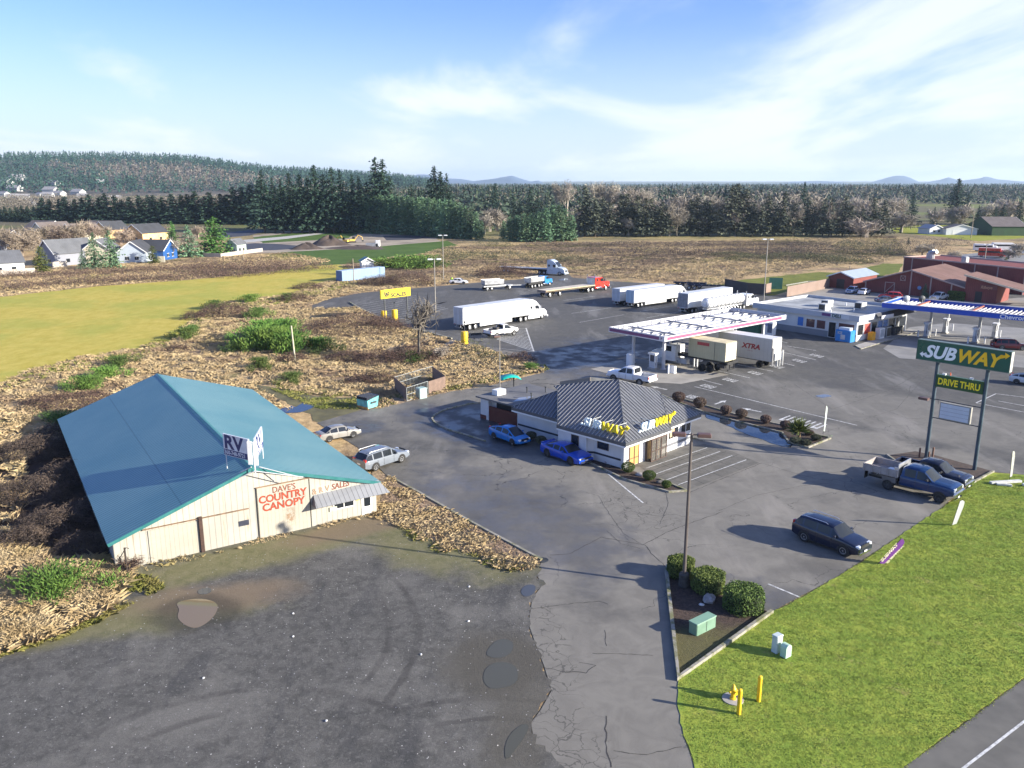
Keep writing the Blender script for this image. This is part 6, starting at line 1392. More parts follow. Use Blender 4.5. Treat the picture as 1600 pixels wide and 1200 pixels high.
def trunk_mesh(name='trunk', r0=.016, h=.96, mat=BARK):
    m = MB(); m.tube([(0,0,-.01),(0,0,h*.3),(.004,0,h*.7),(0,0,h)], [r0, r0*.8, r0*.4, r0*.08], 6)
    me = bpy.data.meshes.new(name); me.from_pydata(m.v, [], m.f); me.materials.append(mat); me.update(); return me
def bare_mesh(seed, depth=5, spread=.55, h=1.0, tw=420, mat=PALEBARK, bushy=.0, r0=.022, fork=.22):
    r = random.Random(seed); segs = []; tips = []
    def grow(p, d, L, rad, lv):
        q = p+d*L; segs.append((p, q, rad, rad*.62)); 
        if lv == 0: tips.append((q, d)); return
        n = 3 if r.random() < .55 else 2
        if lv == depth: n = 4
        for k in range(n):
            nd = (d+Vector((r.gauss(0,spread), r.gauss(0,spread), r.gauss(.12,spread*.5)))).normalized()
            if nd.z < -.1: nd.z *= -.5
            grow(p+d*L*r.uniform(.55,1.0), nd, L*r.uniform(.58,.82), rad*.62, lv-1)
        tips.append((q, d))
    grow(Vector((0,0,-.01)), Vector((r.gauss(0,.04), r.gauss(0,.04), 1)).normalized(), fork, r0, depth)
    vs, fs = [], []
    for p, q, ra, rb in segs:
        d = (q-p).normalized(); u = d.orthogonal().normalized(); w = d.cross(u); o = len(vs)
        for c, rr in ((p, ra), (q, rb)):
            for k in range(3): a = 2.094*k; vs.append(tuple(c+(u*math.cos(a)+w*math.sin(a))*rr))
        for k in range(3): fs.append((o+k, o+(k+1) % 3, o+3+(k+1) % 3, o+3+k))
    V1, F1 = np.array(vs), np.array(fs); rr = np.random.default_rng(seed)
    T = np.array([tuple(t[0]) for t in tips]); Dd = np.array([tuple(t[1]) for t in tips])
    idx = rr.integers(0, len(T), tw); P = T[idx]+rr.normal(size=(tw,3))*.028; D = Dd[idx]+rr.normal(size=(tw,3))*.6
    V2, F2 = leafs(P, .085, rr, 0, D, .07)
    V, Fc = join([(V1,F1),(V2,F2)]); mx = V[:,2].max(); V = V/mx
    return V, Fc
FIRD = foliage_mat('fir_dark', (.018,.040,.030), (.042,.078,.052), .3, sc=14)
FIRM = foliage_mat('fir_mid', (.075,.155,.085), (.18,.28,.155), .3, sc=14)
FIRG = foliage_mat('fir_bright', (.06,.16,.035), (.13,.27,.07), .3, sc=14)
PINEG = foliage_mat('pine_grey', (.055,.068,.048), (.12,.13,.09), .3, sc=10)
CEDAR = foliage_mat('cedar_olive', (.075,.095,.022), (.15,.17,.04), .3, sc=14)
BAREM = foliage_mat('bare_twigs', (.22,.19,.155), (.38,.335,.28), .2, sc=6, var=.3)
BAREO = foliage_mat('bare_twigs_tan', (.21,.165,.125), (.33,.27,.205), .2, sc=6, var=.25)
TRK = trunk_mesh()
CON = {'fir': [conifer_mesh(s, 240, 11, .24, .75, .3, .03, .062, .45, FIRD, .2) for s in (1,2,3,4)],
       'wall': [conifer_mesh(s, 260, 9, .17, .36, .12, .0, .050, .28, FIRM, .0) for s in (11,12,13)],
       'pine': [conifer_mesh(s, 190, 9, .26, .62, .2, .08, .066, .75, PINEG, .35) for s in (21,22,23,24)],
       'bright': [conifer_mesh(s, 260, 10, .30, .6, .1, .0, .055, .3, FIRG, .0) for s in (31,32)],
       'airy': [conifer_mesh(s, 210, 10, .36, .8, .3, .03, .06, .5, FIRM, .2) for s in (41,42)],
       'cedar': [conifer_mesh(s, 260, 8, .26, .45, .0, .0, .05, .15, CEDAR, .0) for s in (51,)],
       'bigfir': [conifer_mesh(s, 300, 13, .26, .8, .3, .10, .045, .55, FIRD, .5) for s in (61,62,63)]}
_bv = [bare_mesh(s, 5, .5, 1, 700) for s in (1,2,3)]; BAR = [npmesh('crown', v, f, BAREM) for v, f in _bv]
_bv2 = [bare_mesh(s, 4, .75, 1, 900, fork=.10) for s in (5,6)]; BARS = [npmesh('crown', v, f, BAREM) for v, f in _bv2]; BARO = [npmesh('crown', v, f, BAREO) for v, f in _bv2]
ORD = ['first','second','third','fourth','fifth','sixth','seventh','eighth','ninth','tenth','eleventh','twelfth','thirteenth','fourteenth','fifteenth','sixteenth','seventeenth','eighteenth','nineteenth','twentieth','twenty-first','twenty-second','twenty-third','twenty-fourth','twenty-fifth','twenty-sixth','twenty-seventh','twenty-eighth','twenty-ninth','thirtieth','thirty-first','thirty-second','thirty-third','thirty-fourth','thirty-fifth','thirty-sixth','thirty-seventh','thirty-eighth','thirty-ninth','fortieth','forty-first','forty-second','forty-third','forty-fourth','forty-fifth','forty-sixth','forty-seventh','forty-eighth','forty-ninth','fiftieth']
def tree(kind, px, base, top, label, group=None, wide=1.0, name=None, w_px=None):
    x, y = gp(px, base); h = hgt(px, base, top); lst = {'bare': BAR, 'bareshrub': BARS, 'baretan': BARO}.get(kind) or CON[kind]
    me = lst[rnd.randrange(len(lst))]
    t = thing(name or ('bare_tree' if kind.startswith('bare') else 'conifer'), label, 'tree', (x, y, 0), rnd.uniform(0, 6.28), group)
    t.scale = (h*wide, h*wide, h)
    c = bpy.data.objects.new('crown', me); C.objects.link(c); c.parent = t
    if not kind.startswith('bare'): c = bpy.data.objects.new('trunk', TRK); C.objects.link(c); c.parent = t
    return t
def interp(P, x): return lerp_prof(P, x)
# -- left windbreak row
xs = [70+i*12.5+rnd.uniform(-3,3) for i in range(28)]
for i, x in enumerate(xs):
    tp = interp([(60,314),(130,306),(200,308),(300,304),(360,299),(400,286),(425,284)], x)+rnd.uniform(-6,5)
    tree('fir', x, 347+x*.008, tp, f'dark fir in the windbreak left of the tall tree hedge, {ORD[i]} from its left end', 'dark firs of the left windbreak', 2.1)
for i, x in enumerate([0,9,18,27,36,45,55,63]): tree('fir', x, 346, 323+rnd.uniform(-2,2), f'low dark evergreen at the far left end of the windbreak, {ORD[i]} from the picture edge', 'low evergreens left of the windbreak', 1.9)
# -- big firs behind the evergreen hedge
for i, (x, tp, w) in enumerate([(414,266,1.0),(430,278,1.0),(443,280,1.0),(456,270,1.0),(472,272,1.1),(484,278,1.0),(495.5,258,1.2),(509,272,1.1),(522,261,1.1),(535,266,1.1),(553,272.5,1.1),(563,276,1.1),(576,284,1.2),(590,246,1.35),(601,249,1.2),(611,275,1.0),(680.5,259.5,1.15),(690,268,1.0),(699,271,.75),(645,288,1.0),(656,297,1.0)]):
    tree('bigfir', x, 364, tp, f'tall dark fir rising behind the evergreen hedge, {ORD[i] if i < 19 else ORD[i]} from the left' if i < 19 else ['smaller pointed fir between the big fir and the fir pair behind the hedge, left one','smaller pointed fir between the big fir and the fir pair behind the hedge, right one'][i-19], 'tall firs behind the evergreen hedge', w)
# -- evergreen hedge
i = 0; x = 421
while x < 753:
    b = interp([(419,358),(500,361),(560,364),(650,367.5),(700,372),(752,374.5)], x); tp = interp([(419,299),(440,294),(480,293),(520,298),(600,305),(660,308),(700,313),(735,322),(753,345)], x)+rnd.uniform(-3,3)
    tree('wall', x, b, tp, f'tall dense evergreen of the clipped looking tree hedge, {ORD[i]} from its left end', 'evergreens of the tall tree hedge', 1.1); i += 1; x += 8.3+rnd.uniform(-1,1)
# -- green group right of the hedge
for i, (x, b, tp) in enumerate([(787,376,345),(797,377,338),(808,377,336),(819,378,333),(830,378,334),(841,378,330),(852,378,325),(863,377,321),(873,377,320),(883,376,326),(893,376,336)]):
    tree('wall', x, b, tp, f'bushy green conifer in the round clump right of the hedge, {ORD[i]} from the left', 'bushy conifers of the round clump', 1.35)
for i, (x, tp) in enumerate([(774,286),(803,308),(812,313),(828,292),(840,303),(853,311),(864,312)]): tree('bigfir', x, 360, tp, f'dark fir standing behind the bushy conifer clump, {ORD[i]} from the left', 'dark firs behind the bushy clump', 1.0)
# -- pine row at the back of the dry meadow
rowx = [(914,292),(930,311),(940,308),(952,316),(969,303),(977,303),(985,318),(994,306),(1008,310),(1016,310),(1025,322),(1033,316),(1040,319),(1060,330),(1077,311),(1087,308),(1099,313),(1107,313),(1124,326),(1140,290),(1150,287),(1163,295),(1175,318),(1188,318),(1198,305),(1210,322),(1223,300),(1238,318),(1259,308),(1270,322),(1285,310),(1295,308),(1316,305),(1328,322),(1345,325),(1361,309),(1377,313)]
for i, (x, tp) in enumerate(rowx): tree('pine', x, 369+rnd.uniform(-1,1), tp, f'grey green pine in the row behind the dry meadow, {ORD[i]} from its left end', 'grey green pines behind the dry meadow', 1.25)
for i, (x, b, tp, w) in enumerate([(1252,357,284,.8),(1423,352,302,1.0),(1491,346,279,1.45),(1458,352,323,1.0),(1509,341,302,.9),(1526,357,321,.9),(1553,355,323,1.2),(1565,356,318,1.2),(1590,355,312,1.2),(1419,383,370,1.0)]):
    tree('bigfir', x, b, tp, ['narrow tall dark fir behind the pine row','dark fir above the bright green lawn on the right','largest fir on the right, broad and dark green before the far woods','small dark fir left of the largest right hand fir','dark fir just right of the largest right hand fir','narrow dark fir beside the white farm sheds','broad dark evergreen left of the brown roofed far house','broad dark evergreen right above the far house','broad dark evergreen at the right picture edge','small dark fir at the hedge right of the dry meadow'][i], 'dark evergreens on the right', w)
# -- bare trees
for i, (x, b, tp, w) in enumerate([(872,345,279,.6),(886,345,279,.6),(927,350,279,.8),(941,350,280,.8),(952,350,281,.8),(969,350,287,.9),(980,350,290,.9),(990,350,287,.9),(1002,350,290,.9),(1010,350,291,.8)]):
    tree('bare', x, b, tp, f'tall leafless tree behind the pines, {ORD[i]} from the left', 'tall leafless trees behind the pine row', w*1.2)
k = 0
for x in range(905, 1385, 13):
    tree('bare', x+rnd.uniform(-5,5), 368+rnd.uniform(-3,2), 326+rnd.uniform(-14,14), f'grey leafless tree woven in between the pines, {ORD[k]} from the left', 'leafless trees between the pines', 1.0); k += 1
k = 0
for x in range(1020, 1400, 17):
    tree('bareshrub', x+rnd.uniform(-5,5), 352, 303+rnd.uniform(-5,9), f'pale leafless tree showing above the pine row, {ORD[k]} from the left', 'pale leafless trees above the pine row', .9); k += 1
for i, (x, b, tp, w) in enumerate([(765,362,318,1.0),(778,362,322,1.0),(757,366,330,1.0),(905,368,320,.8),(915,368,330,.8),(1353,372,336,1.35),(1408,363,326,1.1),(1460,352,322,1.0),(1487,356,321,1.3),(1500,356,313,1.0),(1574,352,302,1.1),(1540,352,312,.9),(1590,400,375,1.2),(1575,405,385,1.4),(1440,400,378,1.3),(1490,411,388,1.2)]):
    tree('bareshrub' if i not in (6,) else 'bareshrub', x, b, tp, ['grey leafless tree right of the hedge end, middle one','grey leafless tree right of the hedge end, right one','grey leafless tree touching the hedge end','slim leafless tree left of the pine row','second slim leafless tree left of the pine row','broad tan leafless thicket tree at the right end of the pines','round dark leafless tree on the bright green lawn','leafless tree left of the largest fir','broad tan leafless tree before the largest fir','leafless tree right below the largest fir','tall leafless tree over the brown roofed far house','leafless tree left of the far house','leafless tree at the right edge beyond the barn','spreading leafless tree beyond the barn by the yellow shrub','brown leafless tree behind the barn roof, left','pale green leafless tree right behind the long barn wall'][i], 'single leafless trees', w)
# -- trees of the housing estate
for (kind, x, b, tp, w, lb) in [('cedar',66,426,385,1.3,'dense olive cone shaped cedar at the fence of the left houses'),('cedar',100,413,391,.8,'slim dark cedar against the grey gable house'),('airy',131,421,390,1.0,'pale thin conifer right of the grey gable house'),('airy',150,421,364,1.0,'tall airy green conifer before the cream gable, left of a pair'),('airy',175,419,360,1.0,'tall airy green conifer right of its twin'),('cedar',240,412,384,1.5,'round olive cedar left of the bright blue house'),('bright',337,398,339,1.7,'big dense bright green conifer right of the estate houses'),('bright',272,401,346,.8,'green conifer behind the white stemmed bare tree'),('airy',296,402,352,1.2,'grey green conifer between the blue house and the big conifer'),
    ('bare',272,404,368,.8,'white stemmed bare tree before the green conifer'),('bare',217,409,380,.9,'grey bare tree before the pale blue gable house'),('bare',295,402,360,.7,'slender bare tree right of the blue house'),('airy',1444,465,443,1.0,'sparse dark conifer in front of the red barn')]:
    tree(kind, x, b, tp, lb, 'trees of the housing estate' if x < 400 else None, w)
k = 0
for (x, b, tp) in [(8,392,348),(22,396,350),(35,400,356),(50,392,350),(70,380,348),(88,378,345),(100,383,350),(118,382,345),(130,378,338),(145,380,346),(165,378,348),(190,382,352),(255,372,349),(310,372,350)]:
    tree('baretan', x, b, tp, f'brown bare garden tree among the estate houses, {ORD[k]} listed from the left edge', 'brown bare garden trees among the houses', .95); k += 1
tree('cedar', 1571, 414, 402, 'bright golden conifer beyond the long barn wall', None, 1.5); 
# ---- shrubs
def ellip_pts(n, rx, ry, h, r, lump=.2, fill=.35, seed=0):
    u = unit(r.normal(size=(n,3))); u[:,2] = np.abs(u[:,2]); ph = r.uniform(0,6,6)
    az = np.arctan2(u[:,1], u[:,0]); k = 1+lump*(np.sin(3*az+ph[0])*.5+np.sin(5*az+ph[1]+4*u[:,2])*.5+np.sin(9*u[:,2]*2+ph[2])*.3)
    s = (1-fill*r.random(n)**1.5)*k
    return np.stack([u[:,0]*rx*s, u[:,1]*ry*s, u[:,2]*h*s],1)
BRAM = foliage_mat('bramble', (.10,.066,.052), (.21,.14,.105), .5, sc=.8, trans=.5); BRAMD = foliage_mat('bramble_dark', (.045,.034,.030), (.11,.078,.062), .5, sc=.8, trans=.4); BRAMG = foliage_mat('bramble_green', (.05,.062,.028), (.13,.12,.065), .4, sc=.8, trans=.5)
def mounds(name, lst, mat, leaf=.28, dens=26, label=None, stems=True, seed=1):
    r = np.random.default_rng(seed); parts = []
    for (px, py, wpx, h) in lst:
        x, y = gp(px, py); rx = abs(gp(px+wpx/2, py)[0]-x); ry = rx*.75; ar = rx*ry*3.14+rx*h*3; n = int(min(9000, ar*dens/(leaf/.28)**2)); P = ellip_pts(n, rx, ry, h, r)+np.array([x,y+ry*.6,0])
        parts.append(leafs(P, leaf, r, .5, None, .34))
        if stems:
            ns = int(n*.28); P = ellip_pts(ns, rx*1.04, ry*1.04, h*1.08, r, .2, .1)+np.array([x,y+ry*.6,0]); d = r.normal(size=(ns,3)); d[:,2] *= .5; parts.append(leafs(P, leaf*3.2, r, 0, d, .05))
    V, Fc = join(parts); o = bpy.data.objects.new(name, npmesh(name, V, Fc, mat)); C.objects.link(o); return tag(o, label, None, None, 'stuff')
mounds('bramble_thicket', [(545,524,170,2.8),(600,512,60,1.8),(345,497,85,2.6),(300,500,40,1.6),(590,570,90,1.6),(640,566,90,2.0),(540,566,80,1.2),(632,447,95,3.2),(590,447,70,2.2),(550,430,36,3.5),(785,434,88,3.2),(455,472,60,1.6),(480,452,50,1.4),(275,548,40,.8),(560,600,50,1.0),(590,598,60,1.1),(455,565,50,1.1),(90,640,140,1.2),(160,650,80,.9),(815,566,50,1.3)], BRAM, .22, 32, 'brown bramble thickets mounded over the rough ground')
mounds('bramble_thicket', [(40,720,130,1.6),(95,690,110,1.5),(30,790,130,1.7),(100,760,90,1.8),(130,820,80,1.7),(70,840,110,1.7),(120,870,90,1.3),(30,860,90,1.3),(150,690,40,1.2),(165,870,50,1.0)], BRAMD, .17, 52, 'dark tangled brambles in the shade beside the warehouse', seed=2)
mounds('bramble_thicket', [(i*24-10, 455-i*1.55+rnd.uniform(-3,3), 60, rnd.uniform(1.6,3.2)) for i in range(22)]+[(i*24+300, 428-i*1.2, 60, rnd.uniform(2.5,4)) for i in range(7)]+[(i*26, 436-i*1.2, 60, rnd.uniform(1.2,2.2)) for i in range(14)], BRAM, .36, 11, 'brown bramble strip along the far edge of the mown field', seed=3)
mounds('bramble_thicket', [(735,562,62,2.8),(775,566,50,1.4),(700,408,60,3),(740,406,80,3),(790,404,60,3),(850,408,70,3.5),(900,412,70,2.5),(700,396,40,2),(760,385,40,4),(780,384,40,3),(1250,407,120,2.2),(1330,412,90,2),(1180,408,80,2),(1360,401,90,5),(1400,400,60,5.5),(1330,388,50,3),(1290,406,80,1.6),(1145,402,80,1.6)], BRAMG, .36, 12, 'dark green brown scrub around the dry meadow', seed=4)
mounds('brush_thicket', [(900+i*30, 398+rnd.uniform(-4,4), 90, rnd.uniform(1.5,2.8)) for i in range(14)]+[(860+i*45, 385+rnd.uniform(-2,2), 90, 1.5) for i in range(10)]+[(1420,395,70,5),(1450,392,60,5),(1470,396,50,5),(1500,384,60,3)], foliage_mat('brush_mauve', (.115,.08,.068), (.20,.15,.122), .3, sc=.1, trans=.5), .42, 7, 'mauve brown brush standing in the dry meadow', seed=5)
# broom bushes: individual
BROOM = foliage_mat('broom_green', (.08,.155,.028), (.17,.27,.055), .35, sc=1.5, trans=.35); BROOMD = foliage_mat('broom_dark', (.065,.12,.03), (.14,.19,.05), .35, sc=1.5)
def broom_mesh(seed, mat, n=2600):
    r = np.random.default_rng(seed); c = r.normal(size=(14,3))*np.array([.28,.28,.0]); P, D = [], []
    for k in range(n):
        b = c[r.integers(14)]; hh = r.random()**.7*(1-.45*np.hypot(b[0],b[1])); a = r.normal(size=2)*.22*(.3+hh)
        P.append((b[0]+a[0]*.9, b[1]+a[1]*.9, hh)); D.append((a[0]*1.2, a[1]*1.2, .8))
    V, Fc = leafs(np.array(P), .16, r, 0, np.array(D)+r.normal(size=(n,3))*.25, .16); return npmesh('foliage', V, Fc, mat)
BRM = [broom_mesh(1, BROOM), broom_mesh(2, BROOM), broom_mesh(3, BROOMD)]
for (px, py, wpx, h, k, lb) in [(395,545,60,3.6,0,'bright green broom bush, left part of the big clump beside the wooden post'),(425,550,64,4.0,1,'tallest bright green broom bush in the middle of the big clump'),(452,552,60,3.6,0,'bright green broom bush at the right of the big clump, behind the wooden post'),(412,532,60,3.6,1,'broom bush at the back left of the big green clump'),(442,530,56,3.4,1,'broom bush at the back right of the big green clump'),(500,548,56,2.0,2,'low dark green broom bush right of the big clump'),(373,550,36,1.8,2,'dull green broom bush at the left foot of the big clump'),
    (290,531,30,2.2,2,'small dark broom bush at the edge of the mown field'),(335,483,26,2.0,2,'small broom bush on top of the bramble mound by the field'),(390,474,32,2.0,1,'green broom bush above the bramble mound by the field edge'),(448,470,22,1.8,2,'small dark broom bush right of the mound by the field'),(402,497,30,2.2,2,'broom bush just above the big green clump'),(407,578,36,1.8,2,'faded broom bush in the tan grass above the teal roof'),(455,597,40,1.2,2,'low faded broom bush near the wet track behind the warehouse'),(129,612,52,2.0,0,'bright green broom bush left above the teal roof corner'),(160,592,50,1.6,1,'green broom bush right of the one above the roof corner'),(183,574,44,1.6,2,'dark green broom bush at the lower edge of the mown field'),
    (90,665,60,1.3,2,'dark broom bush hugging the left corner of the teal roof'),(78,940,110,1.9,0,'large bright green broom bush in the lower left scrub'),(640,418,90,3.6,0,'long green broom bush behind the blue container, right part'),(612,420,60,3.2,1,'green broom bush directly behind the blue container'),(665,420,50,3.0,2,'dark green broom bush right behind the container'),(648,563,50,1.2,2,'low green bush in the grass below the bare tree'),(829,577,22,.9,0,'small vivid green bush at the corner of the asphalt'),(300,520,20,1.5,2,'tiny dark bush beside the mown field')]:
    x, y = gp(px, py); w = abs(gp(px+wpx/2, py)[0]-x)/.62; o = bpy.data.objects.new('broom_bush', BRM[k]); C.objects.link(o); o.location = (x, y+w*.2, 0); o.scale = (w, w, h); o.rotation_euler = (0,0,rnd.uniform(0,6)); tag(o, lb, 'bush', 'green broom bushes on the rough ground')
# ---- dry grass (one mass)
def inpoly(P, poly_):
    x, y = P[:,0], P[:,1]; c = np.zeros(len(P), bool); n = len(poly_)
    for i in range(n):
        x1, y1 = poly_[i]; x2, y2 = poly_[(i+1) % n]
        if y1 == y2: continue
        c ^= ((y1 > y) != (y2 > y)) & (x < (x2-x1)*(y-y1)/(y2-y1)+x1)
    return c
WHP = [at_local((-27.16,52.42), 32.68, u, v) for u, v in ((-.5,-.4),(19.8,-.4),(19.8,36.3),(-.5,36.3))]
EXCL = [FIELD_W, poly(LOT), poly(GRAV), WHP, poly([(395,604),(470,640),(500,661),(560,642),(600,632),(560,622),(500,620),(440,608),(400,600)])]
STRAW = NT('straw')
def _():
    n = STRAW; a = n.noise(.10, 5, .65); b = n.noise(.7, 5, .7); c = n.noise(.045, 4, .6); r_ = n.noise(8, 3, .7)
    base = n.mix(n.rng(b, .35, .65), (.58,.42,.215), (.80,.62,.36)); base = n.mix(n.rng(a, .52, .66, 0, .8), base, (.38,.26,.175))
    sp = n.N.new('ShaderNodeSeparateXYZ'); n.lk(n.tc.outputs['Object'], sp.inputs[0]); fr = n.rng(sp.outputs[1], 215, 250)
    base = n.mix(n.math('MULTIPLY', fr, n.rng(n.noise(.028, 5, .6, 0, None, (.4,1,1)), .47, .56, 0, .85)), base, (.20,.15,.12)); base = n.mix(n.math('MULTIPLY', fr, n.rng(n.noise(.04, 5, .6, 0, None, (.5,1,1)), .57, .63, 0, .8)), base, (.13,.14,.06))
    base = n.mix(n.rng(c, .54, .66, 0, .6), base, (.27,.27,.08)); base = n.mix(n.rng(r_, .3, .7, .2, 0), base, (.16,.11,.07))
    n.color(base).rough(.9).up(.76); n.b.inputs['Specular IOR Level'].default_value = .1
_()
def tufts(name, pxpoly, n, h, w, blades=6, seed=0, mat=None, excl=True, label='dry tan grass standing in tussocks', lean=.45, clump=True, bw=.12):
    r = np.random.default_rng(seed); pg = poly(pxpoly); xs = [p[0] for p in pg]; ys = [p[1] for p in pg]
    P = np.stack([r.uniform(min(xs), max(xs), n*4), r.uniform(min(ys), max(ys), n*4)],1); P = P[inpoly(P, pg)]
    if excl:
        for e in EXCL: P = P[~inpoly(P, e)]
    if clump:
        f = np.sin(P[:,0]*.9+2*np.sin(P[:,1]*.37))*np.sin(P[:,1]*1.1+1.7*np.sin(P[:,0]*.43)); P = P[r.random(len(P)) < .45+.75*f]
    P = P[:n]; m = len(P); B = np.repeat(P, blades, 0)+r.normal(size=(m*blades,2))*w*.5; hh = h*r.uniform(.5,1.25,m*blades)*np.repeat(r.uniform(.6,1.3,m), blades)
    ln = np.repeat(r.normal(size=(m,2))*.35, blades, 0)+r.normal(size=(m*blades,2))*lean; ln[:,0] -= .15
    k = m*blades; a = r.uniform(0,np.pi,k); bw = w*bw*r.uniform(.6,1.4,k); dx, dy = np.cos(a)*bw, np.sin(a)*bw
    b0 = np.stack([B[:,0]-dx, B[:,1]-dy, np.zeros(k)],1); b1 = np.stack([B[:,0]+dx, B[:,1]+dy, np.zeros(k)],1); mx = B+ln*hh[:,None]*.35
    m0 = np.stack([mx[:,0]+dx*.7, mx[:,1]+dy*.7, hh*.6],1); tp = B+ln*hh[:,None]; t0 = np.stack([tp[:,0], tp[:,1], hh*(1-.3*np.minimum(1,np.hypot(ln[:,0],ln[:,1])))],1)
    V = np.stack([b0,b1,m0,t0],1).reshape(-1,3); o = bpy.data.objects.new(name, npmesh(name, V, np.arange(k*4).reshape(k,4), mat or STRAW.mat)); C.objects.link(o); return tag(o, label, None, None, 'stuff')
tufts('dry_grass', [(-120,600),(40,575),(280,520),(330,470),(540,435),(560,470),(700,530),(850,570),(850,600),(600,660),(330,620),(150,640),(60,670),(-120,760)], 21000, .42, .5, 13, 1, bw=.022)
tufts('dry_grass', [(-60,860),(60,870),(160,880),(225,905),(215,930),(130,980),(-60,1040)], 10000, .55, .28, 20, 2, lean=.6, bw=.022)
tufts('dry_grass', [(-60,640),(30,640),(40,760),(20,870),(-60,880)], 3500, .5, .28, 16, 12, lean=.6, bw=.03)
tufts('dry_grass', [(540,435),(700,385),(1400,370),(1420,404),(1350,412),(1250,421),(1160,434),(1130,446),(1070,444),(890,430),(740,441),(560,458)], 30000, .45, 1.0, 8, 3, bw=.03)
tufts('dry_grass', [(-100,440),(150,415),(450,395),(520,408),(420,428),(300,440),(0,468),(-100,480)], 9000, .5, .7, 7, 4, bw=.04)
FRESH = foliage_mat('fresh_weeds', (.17,.19,.04), (.32,.29,.09), .3, sc=.5, trans=.6)
tufts('verge_weeds', [(100,1000),(130,975),(205,905),(240,900),(255,920),(150,975),(60,1010),(0,1028),(0,1010)], 2600, .28, .14, 8, 5, FRESH, False, 'green and yellow weeds along the gravel edge')
tufts('verge_weeds', [(560,632),(700,600),(850,566),(858,578),(760,600),(700,612),(600,636)], 2200, .3, .2, 7, 6, FRESH, False, 'yellow green verge along the asphalt road edge')
tufts('verge_weeds', [(400,598),(440,600),(520,612),(600,628),(560,640),(500,640),(470,628)], 2000, .22, .2, 6, 7, FRESH, False, 'mossy green weeds on the wet track behind the warehouse')
LGR = foliage_mat('lawn_blades', (.27,.35,.045), (.45,.47,.085), .15, sc=.8, rough=.9, trans=.95)
tufts('lawn_grass', [(1062,1066),(1205,960),(1311,902),(1406,839),(1469,797),(1522,755),(1560,741),(1650,750),(1650,1028),(1602,1060),(1482,1152),(1397,1212),(1300,1250),(1090,1200),(1070,1150)], 60000, .035, .16, 5, 8, LGR, False, 'short green lawn grass beside the road', .8, False)
tufts('building_weeds', [(185,893),(588,800),(590,806),(190,903)], 900, .22, .14, 7, 9, STRAW.mat, False, 'dry weeds along the foot of the warehouse front')
tufts('bank_grass', [(600,752),(612,748),(700,802),(845,880),(835,890),(790,892),(735,874),(680,858),(630,826),(582,808)], 1300, .26, .3, 16, 15, STRAW.mat, False, 'tan grass on the bank beside the warehouse', .6, bw=.02)
tufts('bank_weeds', [(620,818),(690,852),(800,884),(842,880),(800,894),(700,872),(640,842)], 1100, .2, .2, 8, 16, FRESH, False, 'yellow green weeds at the foot of the bank', .6, bw=.05)
tufts('field_edge_grass', [(-60,620),(45,584),(120,566),(210,551),(300,503),(330,480),(440,466),(540,440),(548,448),(450,474),(340,488),(310,512),(215,560),(125,576),(50,596),(-60,640)], 3500, .45, .3, 8, 17, FRESH, False, 'green grass along the edge of the mown field', .5, bw=.05)
for o in [o for o in C.objects if o.name.startswith('lawn_grass')]: o.location.z = .05
LITT = foliage_mat('litter_leaf', (.24,.17,.10), (.46,.34,.22), .4, sc=3, trans=.6)
r = np.random.default_rng(5); pg = poly([(606,748),(700,801),(843,879),(800,884),(745,866),(690,850),(640,820),(590,803)]); xs = [p[0] for p in pg]; ys = [p[1] for p in pg]
P = np.stack([r.uniform(min(xs),max(xs),26000), r.uniform(min(ys),max(ys),26000), np.full(26000,.07)],1); P = P[inpoly(P, pg)]; P = P[r.random(len(P)) < .75+.25*np.sin(P[:,0]*1.9)*np.sin(P[:,1]*1.3)]; P[:,2] += r.random(len(P))*.05
V, Fc = leafs(P, .13, r, 3, r.normal(size=(len(P),3))*np.array([1,1,.2]), .7); o = bpy.data.objects.new('fallen_leaves', npmesh('fallen_leaves', V, Fc, LITT)); C.objects.link(o); tag(o, 'brown fallen leaves on the bank beside the warehouse', None, None, 'stuff')
# pale stones in the gravel
r = np.random.default_rng(6); pg = poly(GRAV); n = 900; P = np.stack([r.uniform(-30,2,n*3), r.uniform(28,62,n*3), np.full(n*3,.045)],1); P = P[inpoly(P, pg)]; P = P[~inpoly(P, WHP)][:n]
V, Fc = leafs(P, .075, r, 6, r.normal(size=(len(P),3))*np.array([1,1,.05]), .9); o = bpy.data.objects.new('loose_stones', npmesh('loose_stones', V, Fc, M('pale_stone', (.40,.39,.37), .8, 0, .3, 20))); C.objects.link(o); tag(o, 'pale loose stones scattered over the dark gravel', None, None, 'stuff')
# ---- clipped hedges, planter shrubs
HEDGE = foliage_mat('boxwood', (.085,.13,.03), (.19,.25,.07), .35, sc=5); HEDC = M('hedge_core', (.018,.028,.010), .95, 0, .2)
def hedge(px, py, rx, h, label):
    x, y = gp(px, py); t = thing('hedge', label, 'hedge', (x,y,.05), 0, 'clipped round hedges in the triangular bed'); r = np.random.default_rng(int(px))
    m = MB(); m.lathe([(rx*.8,0),(rx*.93,h*.3),(rx*.93,h*.8),(rx*.8,h*.93),(0,h*.94)], 20); m.build('stem_core', HEDC, t)
    n = 5200; a = r.uniform(0,6.283,n); k = r.random(n); z = np.where(k < .6, r.uniform(.03,1,n)*h, h); rr = np.where(k < .6, rx, rx*np.sqrt(r.random(n))*.98)
    z = z-np.maximum(0, rr/rx-.85)*h*.5*(k >= .6)+r.normal(size=n)*.02; rr = rr*(1+.05*np.sin(a*5+px)+r.normal(size=n)*.02)
    V, Fc = leafs(np.stack([rr*np.cos(a), rr*np.sin(a), z],1), .10, r, 0, None, .7); o = bpy.data.objects.new('foliage', npmesh('foliage', V, Fc, HEDGE)); C.objects.link(o); o.parent = t; return t
